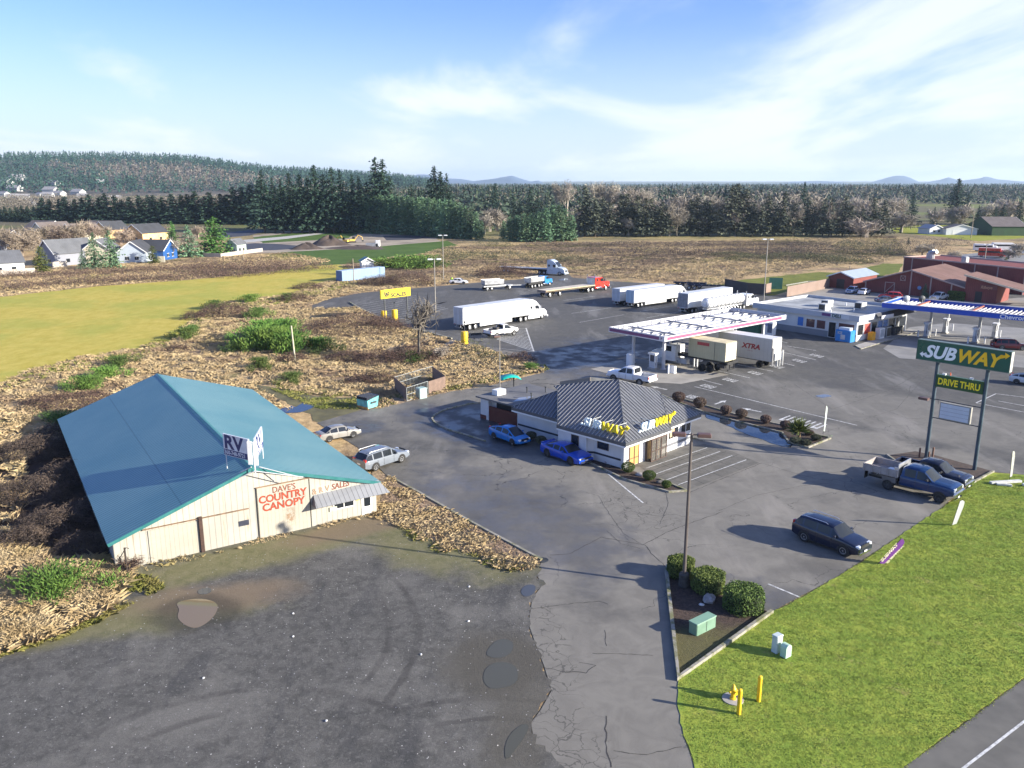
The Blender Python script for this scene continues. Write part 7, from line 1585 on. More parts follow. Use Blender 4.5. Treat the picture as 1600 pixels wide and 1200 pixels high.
hedge(1063,899,.88,1.15,'clipped round hedge behind the lamp post, leftmost of three'); hedge(1106,922,1.05,1.2,'clipped round hedge in the middle, beside the lamp post'); hedge(1161,952,1.2,1.35,'clipped round hedge nearest the lawn corner, largest of three')
BALL = foliage_mat('brown_shrub', (.11,.075,.06), (.20,.145,.12), .3, sc=4)
def ball(px, py, rx, h, mat, label, name='shrub', cat='shrub', group=None, leaf=.11, n=4200, z=.09):
    x, y = gp(px, py); r = np.random.default_rng(int(px*3)); u = unit(r.normal(size=(n,3)))*(1-.25*r.random(n)**2)[:,None]
    P = np.stack([u[:,0]*rx*(1+.15*(u[:,2])), u[:,1]*rx*(1+.15*u[:,2]), (u[:,2]*.5+.55)*h],1); t = thing(name, label, cat, (x,y,z), 0, group)
    V, Fc = leafs(P, leaf, r, 0, None, .5); o = bpy.data.objects.new('foliage', npmesh('foliage', V, Fc, mat)); C.objects.link(o); o.parent = t
    m = MB()
    for k in range(5): m.tube([(0,0,0),(.3*rx*math.cos(k*1.3),.3*rx*math.sin(k*1.3),h*.45)], .025, 4)
    m.build('stem', BARK, t); return t
for i, (px, py, rr) in enumerate([(1060,630,.78),(1093,638.5,.76),(1134,649,.64),(1158,655,.66),(1196,663,.58),(1227,672,.58)]): ball(px, py, rr, rr*1.6, BALL, f'brown globe shrub in the kerbed strip by the long puddle, {ORD[i]} from the left', group='brown globe shrubs in the kerbed strip')
SG = foliage_mat('shrub_green', (.05,.075,.02), (.10,.13,.035), .35, sc=4); SGY = foliage_mat('shrub_greygreen', (.07,.08,.05), (.13,.14,.09), .35, sc=4)
for px, py, rr, h, mt, lb in [(830,688,.55,.8,SGY,'small shrub by the restaurant wall, left of three'),(845,695,.55,.8,SGY,'small shrub by the restaurant wall, middle of three'),(860,699,.45,.6,SGY,'small shrub by the restaurant wall, right of three'),(981,740,.62,.95,SG,'round green shrub at the restaurant corner by the entrance'),(1014,752,.6,.85,SG,'round green shrub in the middle of the kerbed bed'),(1041,764,.42,.65,SG,'small green shrub near the tip of the kerbed bed'),(1243,694,.6,.6,SGY,'low round shrub left of the yucca foot'),(1259,697,.55,.55,SGY,'low round shrub at the island corner below the yucca'),(1275,689,.55,.55,SGY,'low round shrub right of the yucca'),(1264,681,.5,.5,BALL,'low brown shrub behind the yucca')]:
    ball(px, py, rr, h, mt, lb, leaf=.08)
for px, py, rr, h, lb in [(1424,484,2.2,2.4,None)]: pass
# square clipped hedge by the barn
def boxhedge(px, py, w, d, h, rot, label):
    x, y = gp(px, py); t = thing('hedge', label, 'hedge', (x,y,0), R(rot)); r = np.random.default_rng(4); n = 1800; m = MB(); m.box(-w/2+.1,w/2-.1,-d/2+.1,d/2-.1,0,h-.1); m.build('stem_core', HEDC, t)
    P = np.stack([r.uniform(-w/2,w/2,n), r.uniform(-d/2,d/2,n), r.uniform(0,h,n)],1); f = r.integers(0,3,n); P[f==0,2] = h; P[f==1,1] = -d/2; P[f==2,0] = np.where(r.random((f==2).sum())<.5,-w/2,w/2)
    V, Fc = leafs(P, .35, r, 0, None, .7); o = bpy.data.objects.new('foliage', npmesh('foliage', V, Fc, HEDGE)); C.objects.link(o); o.parent = t
boxhedge(1495,469,3.4,2.0,1.9,-46,'dark square clipped hedge at the barn corner')
# yucca
x, y = gp(1248,686); t = thing('yucca', 'spiky green yucca on the kerbed island by the striped puddle', 'plant', (x,y,.09)); r = np.random.default_rng(3); n = 260
a = r.uniform(0,6.28,n); e = r.uniform(-.1,1.4,n); D = np.stack([np.cos(a)*np.cos(e), np.sin(a)*np.cos(e), np.sin(e)],1); P = D*.8+np.array([0,0,.75]); V, Fc = leafs(P, 1.5, r, 0, D, .07)
o = bpy.data.objects.new('leaves', npmesh('leaves', V, Fc, foliage_mat('yucca_green', (.08,.12,.03), (.20,.24,.07), .2, sc=3))); C.objects.link(o); o.parent = t; m = MB(); m.tube([(0,0,0),(.05,0,.7)], [.16,.12], 8); m.build('stem', M('yucca_stem', (.20,.14,.07), .9, 0, .3, 4), t)
# bare multi-stem tree on the rough ground and vine at the warehouse corner
V, Fc = bare_mesh(77, 4, .34, 1, 260, fork=.14, r0=.012); x, y = gp(655,562); h = hgt(655,562,455)
t = thing('bare_tree', 'grey bare many-stemmed tree in the rough grass below the yellow scales sign', 'tree', (x,y,0)); t.scale = (h*.95,h*.95,h)
o = bpy.data.objects.new('crown', npmesh('crown', V, Fc, foliage_mat('bare_grey', (.12,.105,.09), (.23,.20,.165), .2, sc=5))); C.objects.link(o); o.parent = t
V, Fc = bare_mesh(78, 4, .8, 1, 500, fork=.08, r0=.01); 
for (px,py,s,lb) in [(620,560,2.6,'low tangled bare bush left of the many-stemmed tree'),(690,560,2.4,'low tangled bare bush right of the many-stemmed tree')]:
    x, y = gp(px,py); o = bpy.data.objects.new('bare_bush', npmesh('bare_bush', V, Fc, BAREM)); C.objects.link(o); o.location = (x,y,0); o.scale = (s*1.5,s*1.5,s); tag(o, lb, 'bush')
x, y = gp(200,903); t = thing('climbing_plant', 'leafless climber on two old posts at the left corner of the warehouse front', 'plant', (x,y,0)); m = MB(); m.tube([(0,0,0),(0,0,2.2)], .06, 6); m.tube([(-.45,.1,0),(-.45,.1,1.5)], .05, 6); m.tube([(-.5,.05,1.3),(.1,0,2.2),(.3,0,2.15)], .03, 5); m.build('post', M('post_dark', (.05,.04,.035), .9, 0, .2), t)
V, Fc = bare_mesh(80, 3, 1.0, 1, 260, fork=.15); V = V*np.array([2.2,1.6,1.7]); o = bpy.data.objects.new('twigs', npmesh('twigs', V, Fc, BRAM)); C.objects.link(o); o.parent = t
# ================================================================ PROPS
def pxloc(px, py, z=.03): x, y = gp(px, py); return (x, y, z)
def light_pole(label, px, py, top, heads=1, col_=None, base=.0, z=.0, rz=0, rad=.09, group='light poles', hmat=None, h=None, arm=1.0):
    h = h or hgt(px, py, top); t = thing('light_pole', label, 'light pole', pxloc(px, py, z), rz, group); c = col_ or M('pole_bronze', (.13,.11,.10), .5, .3, .1)
    m = MB(); m.tube([(0,0,base),(0,0,h)], [rad, rad*.7], 10); m.build('pole', c, t)
    if base: m = MB(); m.lathe([(.33,0),(.33,base-.08),(.27,base),(0,base)], 16); m.build('footing', M('footing_dark', (.05,.048,.045), .8, 0, .4, 4), t)
    hm = hmat or M('lamp_brown', (.11,.06,.05), .5, 0, .1)
    for k in range(heads):
        s = (1,-1)[k % 2]; q = k//2; m = MB(); m.tube([(0,0,h-.12),(s*.35*arm,0,h-.1)], .04, 6); m.cbox(s*.78*arm,0,h-.22,.85,.45,.22,0,0,.04); lm = m.build('lamp_head', hm, t)
        m = MB(); m.box(s*.78*arm-.3,s*.78*arm+.3,-.16,.16,h-.235,h-.222); m.build('lens', LENS, lm)
    return t
GALV = M('pole_galv', (.30,.28,.25), .6, .3, .15)
light_pole('tall bronze lamp post with two brown heads rising from the triangular bed', 1068, 917, 678, 2, None, .95, .06, R(-8), .12)
WH2 = M('lamp_head_white', (.70,.72,.72), .4, 0, .05)
light_pole('tall pole with two white floodlights beside the yellow scales sign', 681, 513, 404, 2, GALV, 0, 0, R(10), .11, hmat=WH2)
light_pole('tall pole with two white floodlights at the far edge of the truck lot', 693, 438, 367, 2, GALV, 0, 0, 0, .12, hmat=WH2)
light_pole('tall pole with two white floodlights by the brown fence of the truck lot', 1193, 472, 373, 2, GALV, 0, 0, 0, .12, hmat=WH2)
light_pole('slim pole with one small lamp behind the flat service roof of the restaurant', 781, 612, 524, 1, GALV, 0, 0, R(200), .07, arm=.5)
light_pole('lamp pole far right in the lot beyond the barn', 1538, 412, 381, 2, GALV, 0, 0, 0, .14, hmat=WH2)
def wood_pole(label, px, py, top, r=.13, c=None, tilt=0, group='plain wooden poles'):
    h = hgt(px, py, top); m = MB(); m.tube([(0,0,0),(tilt,0,h)], [r, r*.75], 8); o = m.build('wooden_pole', c or M('pole_wood', (.30,.25,.19), .85, 0, .2, 2)); o.location = pxloc(px, py, 0); return tag(o, label, 'pole', group)
wood_pole('old pale wooden post leaning in the tan grass before the green broom', 461, 563, 509, .14, M('pale_post', (.50,.46,.33), .8, 0, .2, 3), -.25)
wood_pole('grey wooden pole at the right end of the estate bramble strip', 381, 407, 386); wood_pole('leaning wooden pole between the estate houses', 64, 386, 358, .2, None, -1)
wood_pole('wooden pole in front of the blue container', 553, 443, 404); wood_pole('white birch like pole before the pale blue gable house', 207, 410, 387, .12, WHITE); wood_pole('wooden utility pole beside the far green meadow', 1517, 372, 330, .2)
wood_pole('utility pole on the green verge between meadow and red shed', 1325, 448, 415, .12)
# ---- utility boxes, bollards, hydrant
x, y = gp(1097,985); t = thing('transformer_box', 'pale green steel utility cabinet lying long and low in the triangular bed', 'utility box', (x,y,.06), R(38)); GC = M('cabinet_green', (.16,.27,.19), .5, 0, .08)
m = MB(); m.cbox(0,0,0,1.75,.62,.70,0,0,.04); m.build('body', GC, t); m = MB(); m.cbox(0,0,.701,1.79,.66,.06,0,0,.02); m.build('lid', M('cabinet_lid', (.20,.34,.24), .45, 0, .06), t); m = MB(); m.box(-.01,.01,-.325,-.311,.05,.66); m.build('door_seam', BLACK, t)
x, y = gp(1213,1020); t = thing('utility_pedestal', 'pale grey square utility pedestal on the lawn, left of two', 'utility box', (x,y,.09), R(35)); m = MB(); m.cbox(0,0,0,.5,.38,1.0,0,0,.03); m.cbox(0,0,1.0,.54,.42,.07,0,0,.03); m.build('body', M('pedestal_grey', (.50,.57,.56), .5, 0, .06), t); m = MB(); m.box(-.2,.2,-.2,-.191,.1,.9); m.build('door', M('pedestal_door', (.45,.52,.51), .5, 0, .06), t)
x, y = gp(1227,1027); t = thing('utility_pedestal', 'pale green round topped utility pedestal on the lawn, right of two', 'utility box', (x,y,.09), R(35)); m = MB(); pr = [(-.24,0),(.24,0),(.24,.55)]+[(.24*math.cos(a),.55+.22*math.sin(a)) for a in [math.pi*k/8 for k in range(1,8)]]+[(-.24,.55)]
n = len(pr); m.add([(a,-.2,b) for a,b in pr]+[(a,.2,b) for a,b in pr], [tuple(range(n)), tuple(range(2*n-1,n-1,-1))]+[(i,n+i,n+(i+1)%n,(i+1)%n) for i in range(n)]); m.build('body', M('pedestal_mint', (.42,.60,.46), .5, 0, .06), t); m = MB(); m.box(-.15,.15,-.21,-.201,.1,.5); m.build('door', M('pedestal_mint2', (.36,.53,.40), .5, 0, .06), t)
def bollard(px, py, h, lb, grp='yellow pipe bollards round the hydrant', r=.11):
    m = MB(); m.tube([(0,0,0),(0,0,h)], r, 14, 0, False); m.lathe([(r,h),(r*.8,h+.05),(0,h+.08)], 14); o = m.build('bollard', YELLOW); o.location = pxloc(px, py, .05); return tag(o, lb, 'bollard', grp)
bollard(1154,1117,1.35,'yellow pipe bollard in front of the yellow hydrant, nearer of two'); bollard(1185,1097,1.4,'yellow pipe bollard behind the hydrant, farther of two')
x, y = gp(1145,1094); t = thing('fire_hydrant', 'yellow fire hydrant standing between two yellow bollards on the lawn', 'hydrant', (x,y,.10), R(20))
m = MB(); m.lathe([(.17,0),(.17,.05),(.12,.06),(.12,.5),(.16,.52),(.16,.57),(.13,.6),(.10,.7),(.05,.76),(.03,.82),(0,.82)], 16); m.build('barrel', YELLOW, t)
for a, rr, L in ((0,.06,.2),(180,.06,.2),(270,.08,.22)):
    m = MB(); ca, sa = math.cos(R(a)), math.sin(R(a)); m.tube([(0,0,.42),(L*ca,L*sa,.42)], rr, 10); m.tube([(L*ca,L*sa,.42),((L+.04)*ca,(L+.04)*sa,.42)], rr*1.3, 8); m.build('outlet', YELLOW, t)
m = MB(); m.lathe([(0,0),(.55,0),(.55,.06),(0,.06)], 20, 0, (0,0,-.06)); m.build('collar', CONC, t)
# rocks
def rock(px, py, s, lb, c=(.30,.28,.27), z=.06):
    r = random.Random(int(px)); m = MB(); vs = []; n = 10
    for i in range(6):
        ph = math.pi*i/5
        for k in range(n): a = 6.283*k/n; q = 1+r.uniform(-.15,.15); vs.append((s*q*math.sin(ph)*math.cos(a)*1.3, s*q*math.sin(ph)*math.sin(a)*.9, s*.55*q*math.cos(ph)+s*.35))
    fs = [(i*n+k,(i+1)*n+k,(i+1)*n+(k+1)%n,i*n+(k+1)%n) for i in range(5) for k in range(n)]; m.add(vs, fs, 0, True); o = m.build('rock', M('rock%d' % int(c[0]*100), c, .9, 0, .3, 3, .4), sharp=30); o.location = pxloc(px, py, z); o.rotation_euler = (0,0,r.uniform(0,3)); return tag(o, lb, 'rock')
rock(1108,940,.45,'large grey rock in the shade of the middle hedge'); rock(1096,947,.14,'small white stone beside the grey rock',(.6,.6,.6)); rock(950,723,.42,'pink beige boulder at the restaurant wall beside the sports car',(.42,.33,.29)); rock(999,744,.32,'grey boulder between two shrubs of the kerbed bed'); rock(1031,756,.3,'dark boulder near the tip of the kerbed bed',(.12,.11,.10))
for i, (px, py) in enumerate([(318,1061),(458,996),(510,1128),(733,918),(658,1024),(732,972),(458,960)]): rock(px, py, .07, ['white pebble on the gravel at the lower left','white pebble near the middle of the gravel yard','white pebble low in the middle of the gravel','white pebble close to the crumbling edge, upper','white pebble left of the muddy puddles','white pebble above the muddy puddles','white pebble high on the gravel yard'][i], (.7,.7,.7), .045)
m = MB(); r = random.Random(2); bm_ = []
for i in range(5):
    for k in range(10): a = 6.283*k/10; ph = math.pi/2*i/4; q = 1+r.uniform(-.25,.25); bm_.append((.5*q*math.cos(ph)*math.cos(a), .35*q*math.cos(ph)*math.sin(a), .42*q*math.sin(ph)))
m.add(bm_, [(i*10+k,i*10+(k+1)%10,(i+1)*10+(k+1)%10,(i+1)*10+k) for i in range(4) for k in range(10)], 0, True); o = m.build('rubbish_bag', M('bag_black', (.015,.016,.02), .35, 0, .2)); o.location = pxloc(193,917,.03); tag(o, 'crumpled black rubbish bag in the weeds at the warehouse corner', 'bag')
# ---- feather flags
def flag(px, py, tx, ty, z_top, label, c, w=.75, txt=None, tc=None, c2=None, group='feather flags', r0=0.12, back=None):
    """pole leans from the ground point to the point seen at (tx,ty), z_top metres up"""
    x, y = gp(px, py); X, Y = gp(tx, ty, z_top); t = thing('feather_flag', label, 'flag', (x,y,.05), 0, group)
    d = Vector((X-x, Y-y, z_top)); L = d.length; side = Vector((d.y, -d.x, 0)); 
    side = Vector((1,.25,0)).normalized(); side = (side-d.normalized()*side.dot(d.normalized())).normalized()
    m = MB(); P = [tuple(d*k) for k in (0,.5,.97)]+[tuple(d*1.0+side*.12)]; m.tube(P, .02, 6); m.build('pole', BLACK, t)
    nrm = side.cross(d.normalized()); M4 = Matrix(((side.x, d.normalized().x, nrm.x, 0),(side.y, d.normalized().y, nrm.y, 0),(side.z, d.normalized().z, nrm.z, 0),(0,0,0,1)))
    out = [(0,r0*L)]+[(w*(.80+.2*k/7), (r0+.04+.80*k/8*(1-r0))*L) for k in range(0,8)]+[(w*.9,.90*L),(w*.62,.96*L),(w*.25,.99*L),(0,.985*L)]
    out[1] = (w*.78, (r0+.01)*L); n = len(out); m = MB(); m.add([(a,b,-.006) for a,b in out]+[(a,b,.006) for a,b in out], [tuple(range(n-1,-1,-1)), tuple(range(n,2*n))]+[(i,(i+1)%n,n+(i+1)%n,n+i) for i in range(n)])
    s = m.build('sail', c, t); s.matrix_local = M4
    if c2: m = MB(); m.box(.02,w*.78,-.009,.009,(r0+.03)*L,(r0+.03)*L+.9); q = m.build('lower_panel', c2, t); q.matrix_local = M4
    if txt:
        for sg in (1,-1):
            o = text(txt, w*.62, tc, s, (w*.28 if sg > 0 else w*.72, (r0+.06)*L, .008*sg), (0, 0 if sg > 0 else math.pi, R(90) if sg > 0 else R(90)), ext=.001, off=.02, shear=.2, sx=(L*.60)/(w*.62*len(txt)*.62))
            if sg < 0: o.location = (w*.28+ .0, (r0+.06)*L, -.008); o.rotation_euler = (math.pi, 0, R(90)); o.location = (w*.75,(r0+.06)*L,-.008)
    return t
flag(1371,883,1409,842,2.1,'purple feather flag with yellow and white letters leaning over the lawn edge',M('flag_purple', (.16,.045,.26), .6, 0, .1, 2),.62,'SUBWAY',M('flag_letter', (.75,.70,.50), .6, 0, .3, 1.5), r0=.07)
flag(1487,822,1500,783,2.5,'white feather flag by the nose of the dark blue work truck',M('flag_white', (.66,.67,.68), .6, 0, .05),.5,'SALE'[:0] or None,None, r0=.02)
flag(1577,752,1582,705,3.2,'narrow black white and yellow feather flag on a cross base at the right lawn',M('flag_white2', (.60,.60,.56), .6, 0, .2, 1.5),.3,None,None,M('flag_gold', (.60,.42,.06), .6, 0, .1), r0=.12)
flag(1286,680,1291,634,3.0,'narrow green and white feather flag beside the yucca island',M('flag_pale', (.60,.68,.60), .6, 0, .1),.2,None,None,M('flag_green', (.22,.55,.12), .6, 0, .1), r0=.12)
x, y = gp(1580,757); m = MB(); m.cbox(-.4,.2,0,3.0,.35,.18,0,.15,.03); m.cbox(1.6,-.5,0,1.8,.35,.18,0,.0,.03); m.cbox(-.9,-.45,0,1.2,.3,.15,0,-.3,.03); o = m.build('pale_boards', M('white_weathered2', (.55,.55,.52), .7, 0, .2, 3)); o.location = (x,y,.09); tag(o, 'pile of white boards on the grass at the foot of the narrow flag', 'boards')
# ---- traffic cone
x, y = gp(1484,594); t = thing('traffic_cone', 'orange traffic cone alone on the wide asphalt', 'cone', (x,y,.04)); m = MB(); m.cbox(0,0,0,.45,.45,.05,0); m.build('base', RUBBER, t); m = MB(); m.lathe([(.17,.05),(.04,1.0),(0,1.0)], 14); m.build('cone', M('cone_orange', (.85,.14,.02), .5, 0, .05), t)
# ---- dumpster and wire enclosure
x, y = gp(575,637); t = thing('dumpster', 'rusty turquoise dumpster with a black lid at the track behind the warehouse', 'dumpster', (x,y,.03), R(-38)); TQ = M('dumpster_turq', (.14,.42,.44), .5, 0, .25, 2)
m = MB(); m.add([(-.9,-.8,.15),(.9,-.8,.15),(.9,.7,.15),(-.9,.7,.15),(-.95,-.9,1.15),(.95,-.9,1.15),(.95,.9,1.45),(-.95,.9,1.45)], [(3,2,1,0),(0,1,5,4),(1,2,6,5),(2,3,7,6),(3,0,4,7),(4,5,6,7)]); m.build('body', TQ, t)
m = MB(); m.slab([(-.98,-.95,1.2),(.98,-.95,1.2),(.98,.93,1.5),(-.98,.93,1.5)], .05); 
for k in range(6): m.box(-.9+k*.34,-.84+k*.34,-.9,.85,1.23,1.5)
m.build('lid', M('lid_black', (.02,.025,.04), .35, 0, .1), t); m = MB(); m.box(-.95,.95,-.86,-.82,.0,.3); m.build('skid', M('rust_orange', (.45,.24,.07), .8, 0, .3, 4), t); m = MB(); m.box(-1.08,-.94,-.4,.4,.7,.9); m.build('fork_pocket', DSTEEL, t); m = MB(); m.box(.94,1.08,-.4,.4,.7,.9); m.build('fork_pocket', DSTEEL, t)
cr = [gp(617,610), gp(636,628), gp(696,608), gp(676,592)]; t = thing('bin_enclosure', 'open topped enclosure of brown slats and chain link with a pale bin inside', 'enclosure', (cr[1][0],cr[1][1],0)); o0 = cr[1]
BRS = M('slat_brown', (.17,.115,.09), .8, 0, .2, 2)
def panel(a, b, z0, z1, th, nm, mt):
    m = MB(); ribbon(m, [(a[0]-o0[0],a[1]-o0[1]),(b[0]-o0[0],b[1]-o0[1])], th, z0, z1); return m.build(nm, mt, t)
L_ = lambda a,b,k: (a[0]+(b[0]-a[0])*k, a[1]+(b[1]-a[1])*k)
panel(cr[0],cr[1],.1,1.75,.05,'side_panel',BRS); panel(L_(cr[1],cr[2],.55),cr[2],.1,1.7,.05,'side_panel',BRS); panel(cr[2],cr[3],.1,1.75,.05,'side_panel',BRS)
FM = M('chain_link', (.35,.37,.36), .6, .3, .1)
for a, b in ((cr[0],cr[3]),(cr[1],L_(cr[1],cr[2],.27)),(L_(cr[1],cr[2],.27),L_(cr[1],cr[2],.53))):
    m = MB(); A = Vector((a[0]-o0[0],a[1]-o0[1],0)); B = Vector((b[0]-o0[0],b[1]-o0[1],0)); n = max(4, int((B-A).length/.28))
    for k in range(n+1): P = A.lerp(B, k/n); m.tube([(P.x,P.y,.1),(P.x,P.y,1.75)], .035 if k in (0,n) else .010, 4)
    for z in (.12,.9,1.75): m.tube([(A.x,A.y,z),(B.x,B.y,z)], .035, 4)
    m.build('gate' if a == cr[1] else 'mesh_panel', FM, t)
x, y = L_(cr[1], cr[2], .15); x += .9; y += 1.0; m = MB(); m.cbox(0,0,0,1.1,1.0,1.3,0,R(40),.06); o = m.build('bin', M('bin_pale', (.30,.42,.40), .5, 0, .15)); o.location = (x,y,.03); tag(o, 'pale green bin standing inside the slatted enclosure', 'bin')
# teal domed table canopy
x, y = gp(797,607); t = thing('canopy_shade', 'small curved turquoise canopy on a black post behind the restaurant service roof', 'canopy', (x,y,.03), R(15)); m = MB(); vs = []
for i in range(9):
    u = -1.3+2.6*i/8; z = 1.75-.35*(u/1.3)**2; vs += [(u,-.8,z-.12),(u,.8,z-.0)]
m.add(vs, [(2*i,2*i+2,2*i+3,2*i+1) for i in range(8)], 0, True); o = m.build('cover', M('canopy_teal', (.01,.42,.33), .4, 0, .05), t, 0); sm_ = o.modifiers.new('s','SOLIDIFY'); sm_.thickness = .05
m = MB(); m.tube([(.5,0,0),(.5,0,1.6)], .09, 8); m.build('post', BLACK, t)
# ---- scales sign
SC = thing('scales_sign', 'yellow scales sign with black cat face emblem on two dark posts', 'sign', gp(602,502)+(0,), math.atan2(gp(637,497)[1]-gp(602,502)[1], gp(637,497)[0]-gp(602,502)[0]))
Ls = math.hypot(gp(637,497)[1]-gp(602,502)[1], gp(637,497)[0]-gp(602,502)[0]); zb, zt = hgt(602,502,466.5), hgt(602,502,453)
for u in (0, Ls): m = MB(); m.box(u-.1,u+.1,-.1,.1,0,zb); m.build('post', DSTEEL, SC)
sw_ = (641.5-596)/35*Ls; m = MB(); m.box(-.9,-.9+sw_,-.16,.16,zb,zt); m.build('sign_panel', M('scales_yellow', (.82,.62,.01), .45, 0, .05), SC)
BKL = M('sign_black', (.02,.018,.015), .5, 0, .05); hh_ = zt-zb
text('SCALES', hh_*.62, BKL, SC, (-.9+sw_*.33,-.175,zb+hh_*.10), FR, off=.05, ext=.005, sx=(sw_*.62)/(hh_*.62*3.9)); text('CERTIFIED', hh_*.24, BKL, SC, (-.9+sw_*.45,-.175,zb+hh_*.68), FR, off=.0, ext=.005, sx=1.25)
m = MB(); cx, cz, q = -.9+sw_*.19, zb+hh_*.5, hh_*.36
pts = [(-1,.95),(-.55,.55),(.55,.55),(1,.95),(1.05,0),(.7,-.75),(0,-1),(-.7,-.75),(-1.05,0)]; m.face([(cx+a*q,-.168,cz+b*q) for a, b in pts[::-1]]); em = m.build('emblem', BKL, SC)
m = MB()
for s in (-1,1): m.face([(cx+s*.2*q,-.172,cz+.05*q),(cx+s*.7*q,-.172,cz+.3*q),(cx+s*.6*q,-.172,cz-.05*q)][::s])
m.face([(cx-.45*q,-.172,cz-.45*q),(cx,-.172,cz-.7*q),(cx+.45*q,-.172,cz-.45*q),(cx,-.172,cz-.52*q)]); m.build('emblem_detail', M('scales_yellow', (.82,.62,.01)), em)
# yellow padded posts
def ypost(px, py, h, lb, pole=0):
    t = thing('barrel_post', lb, 'post', pxloc(px,py,.03), 0, 'yellow guard barrels of the truck scale'); m = MB(); m.lathe([(0,0),(.55,0),(.58,.1),(.58,h-.15),(.5,h),(0,h+.05)], 16); m.build('barrel', YELLOW, t)
    if pole: m = MB(); m.tube([(0,0,h),(0,0,h+pole)], .06, 6); m.cbox(0,0,h+pole,.25,.25,.3,0); m.build('intercom', DSTEEL, t)
ypost(617,500,2.0,'yellow guard barrel with a post on top at the scales sign',1.2); ypost(600,497,1.4,'yellow guard barrel half hidden behind the left post of the scales sign'); ypost(726,538,2.1,'yellow guard barrel beside the scale exit near the white pickup',1.4)
m = MB(); m.cbox(0,0,0,1.9,.5,.35,0,.2,.1); o = m.build('wheel_stop', BLACK); o.location = pxloc(744,523); tag(o, 'black block on the asphalt behind the white pickup', 'wheel stop')
# ---- blue container, hut, person
x, y = gp(535,441); x2, y2 = gp(612,432.5); L = math.hypot(x2-x, y2-y)*.86; t = thing('shipping_container', 'long pale blue shipping container at the edge of the mown field', 'container', (x,y,0), math.atan2(y2-y, x2-x)); BC2 = ribbed('container_blue', (.22,.33,.50), 0, .5, .2, .8, .5)
m = MB(); m.box(0,L,0,2.6,.15,2.9); m.build('body', BC2, t); m = MB(); m.box(.0,L,.05,2.55,2.901,2.95); m.build('roof', M('container_roof_blue', (.35,.45,.56), .5, 0, .1), t); m = MB(); m.box(-.04,-.001,.1,1.28,.2,2.8); m.build('door', M('container_blue_door', (.08,.17,.36), .5, 0, .1), t); m = MB(); m.box(-.04,-.001,1.32,2.5,.2,2.8); m.build('door', M('container_blue_door', (.08,.17,.36)), t)
def house(px, py, W, D, hw, hr, rot, wm, rm, label, cat='house', name='house', group=None, wins=2, ov=.4, door=True, gable_m=None, garage=False, chimney=False, z=0):
    x, y = gp(px, py); t = thing(name, label, cat, (x,y,z), R(rot), group)
    m = MB(); m.face([(-W/2,0,0),(W/2,0,0),(W/2,0,hw),(0,0,hr),(-W/2,0,hw)]); m.face([(W/2,D,0),(-W/2,D,0),(-W/2,D,hw),(0,D,hr),(W/2,D,hw)]); m.face([(-W/2,D,0),(-W/2,0,0),(-W/2,0,hw),(-W/2,D,hw)]); m.face([(W/2,0,0),(W/2,D,0),(W/2,D,hw),(W/2,0,hw)]); m.build('wall', wm, t)
    k = (hr-hw)/(W/2)
    for s in (-1,1): m = MB(); m.slab([(s*(W/2+ov),-ov,hw-k*ov+.08),(0,-ov,hr+.08),(0,D+ov,hr+.08),(s*(W/2+ov),D+ov,hw-k*ov+.08)], .12); rf = m.build('roof', rm, t)
    m = MB()
    for s in (-1,1): m.slab([(s*(W/2+ov),-ov-.08,hw-k*ov+.1),(0,-ov-.08,hr+.1),(0,-ov-.005,hr+.1),(s*(W/2+ov),-ov-.005,hw-k*ov+.1)], .28)
    m.build('barge_board', WHITE, t)
    if wins:
        for i in range(wins): m = MB(); u = -W/2+W*(i+1)/(wins+1); m.box(u-.6,u+.6,-.05,-.003,1.0,2.1); w = m.build('window', GLASS, t); m = MB(); m.box(u-.7,u+.7,-.07,-.051,2.1,2.2); m.box(u-.7,u+.7,-.07,-.051,.9,1.0); m.box(u-.03,u+.03,-.07,-.051,1.0,2.1); m.build('frame', WHITE, w)
        for v in (D*.3, D*.7): m = MB(); m.box(W/2+.003,W/2+.05,v-.6,v+.6,1.0,2.1); m.build('window', GLASS, t)
    if garage: m = MB(); m.box(-W*.3,W*.3,-.06,-.004,.1,2.3); m.build('garage_door', WHITE, t)
    return t
RFG = ribbed('shingle_grey', (.135,.14,.15), 1, .6, .1, .8, .85, 0, .15, None, .2); RFD = ribbed('shingle_dark', (.055,.058,.066), 1, .6, .1, .8, .85, 0, .15, None, .2); RFB = ribbed('shingle_brown', (.15,.125,.115), 1, .6, .1, .8, .85, 0, .15, None, .2)
WG = M('siding_grey', (.22,.23,.27), .7, 0, .06, .5); WC = M('siding_cream', (.60,.55,.42), .7, 0, .06, .5); WB = M('siding_pale_blue', (.42,.48,.55), .7, 0, .06, .5); WW = M('siding_white', (.62,.64,.66), .7, 0, .06, .5); OSB = M('bare_sheathing', (.62,.42,.20), .8, 0, .3, .6); WBL = M('bright_blue_siding', (.015,.08,.26), .6, 0, .06, .5); WLG = M('siding_mint', (.46,.54,.47), .7, 0, .06, .5)
house(-22,428,12,9,3.4,6.4,-50,WW,RFG,'white and grey house at the far left edge of the picture')
house(74,415,9.5,14,4.0,8.0,-32,WG,RFG,'dark grey gable house behind the cone shaped cedar'); house(153,412,8,9,4.8,7.8,4,WC,RFG,'cream gable house half hidden by two airy conifers'); house(207,411,9.0,12,3.6,7.0,9,WB,RFD,'pale blue gable house with a covered porch'); house(267,405,9,9,3.4,6.6,82,WBL,RFD,'bright blue walled house with dark hip like roof'); house(362,397,4.8,6,3.6,5.4,-15,WLG,RFG,'small mint gable house right of the big conifer')
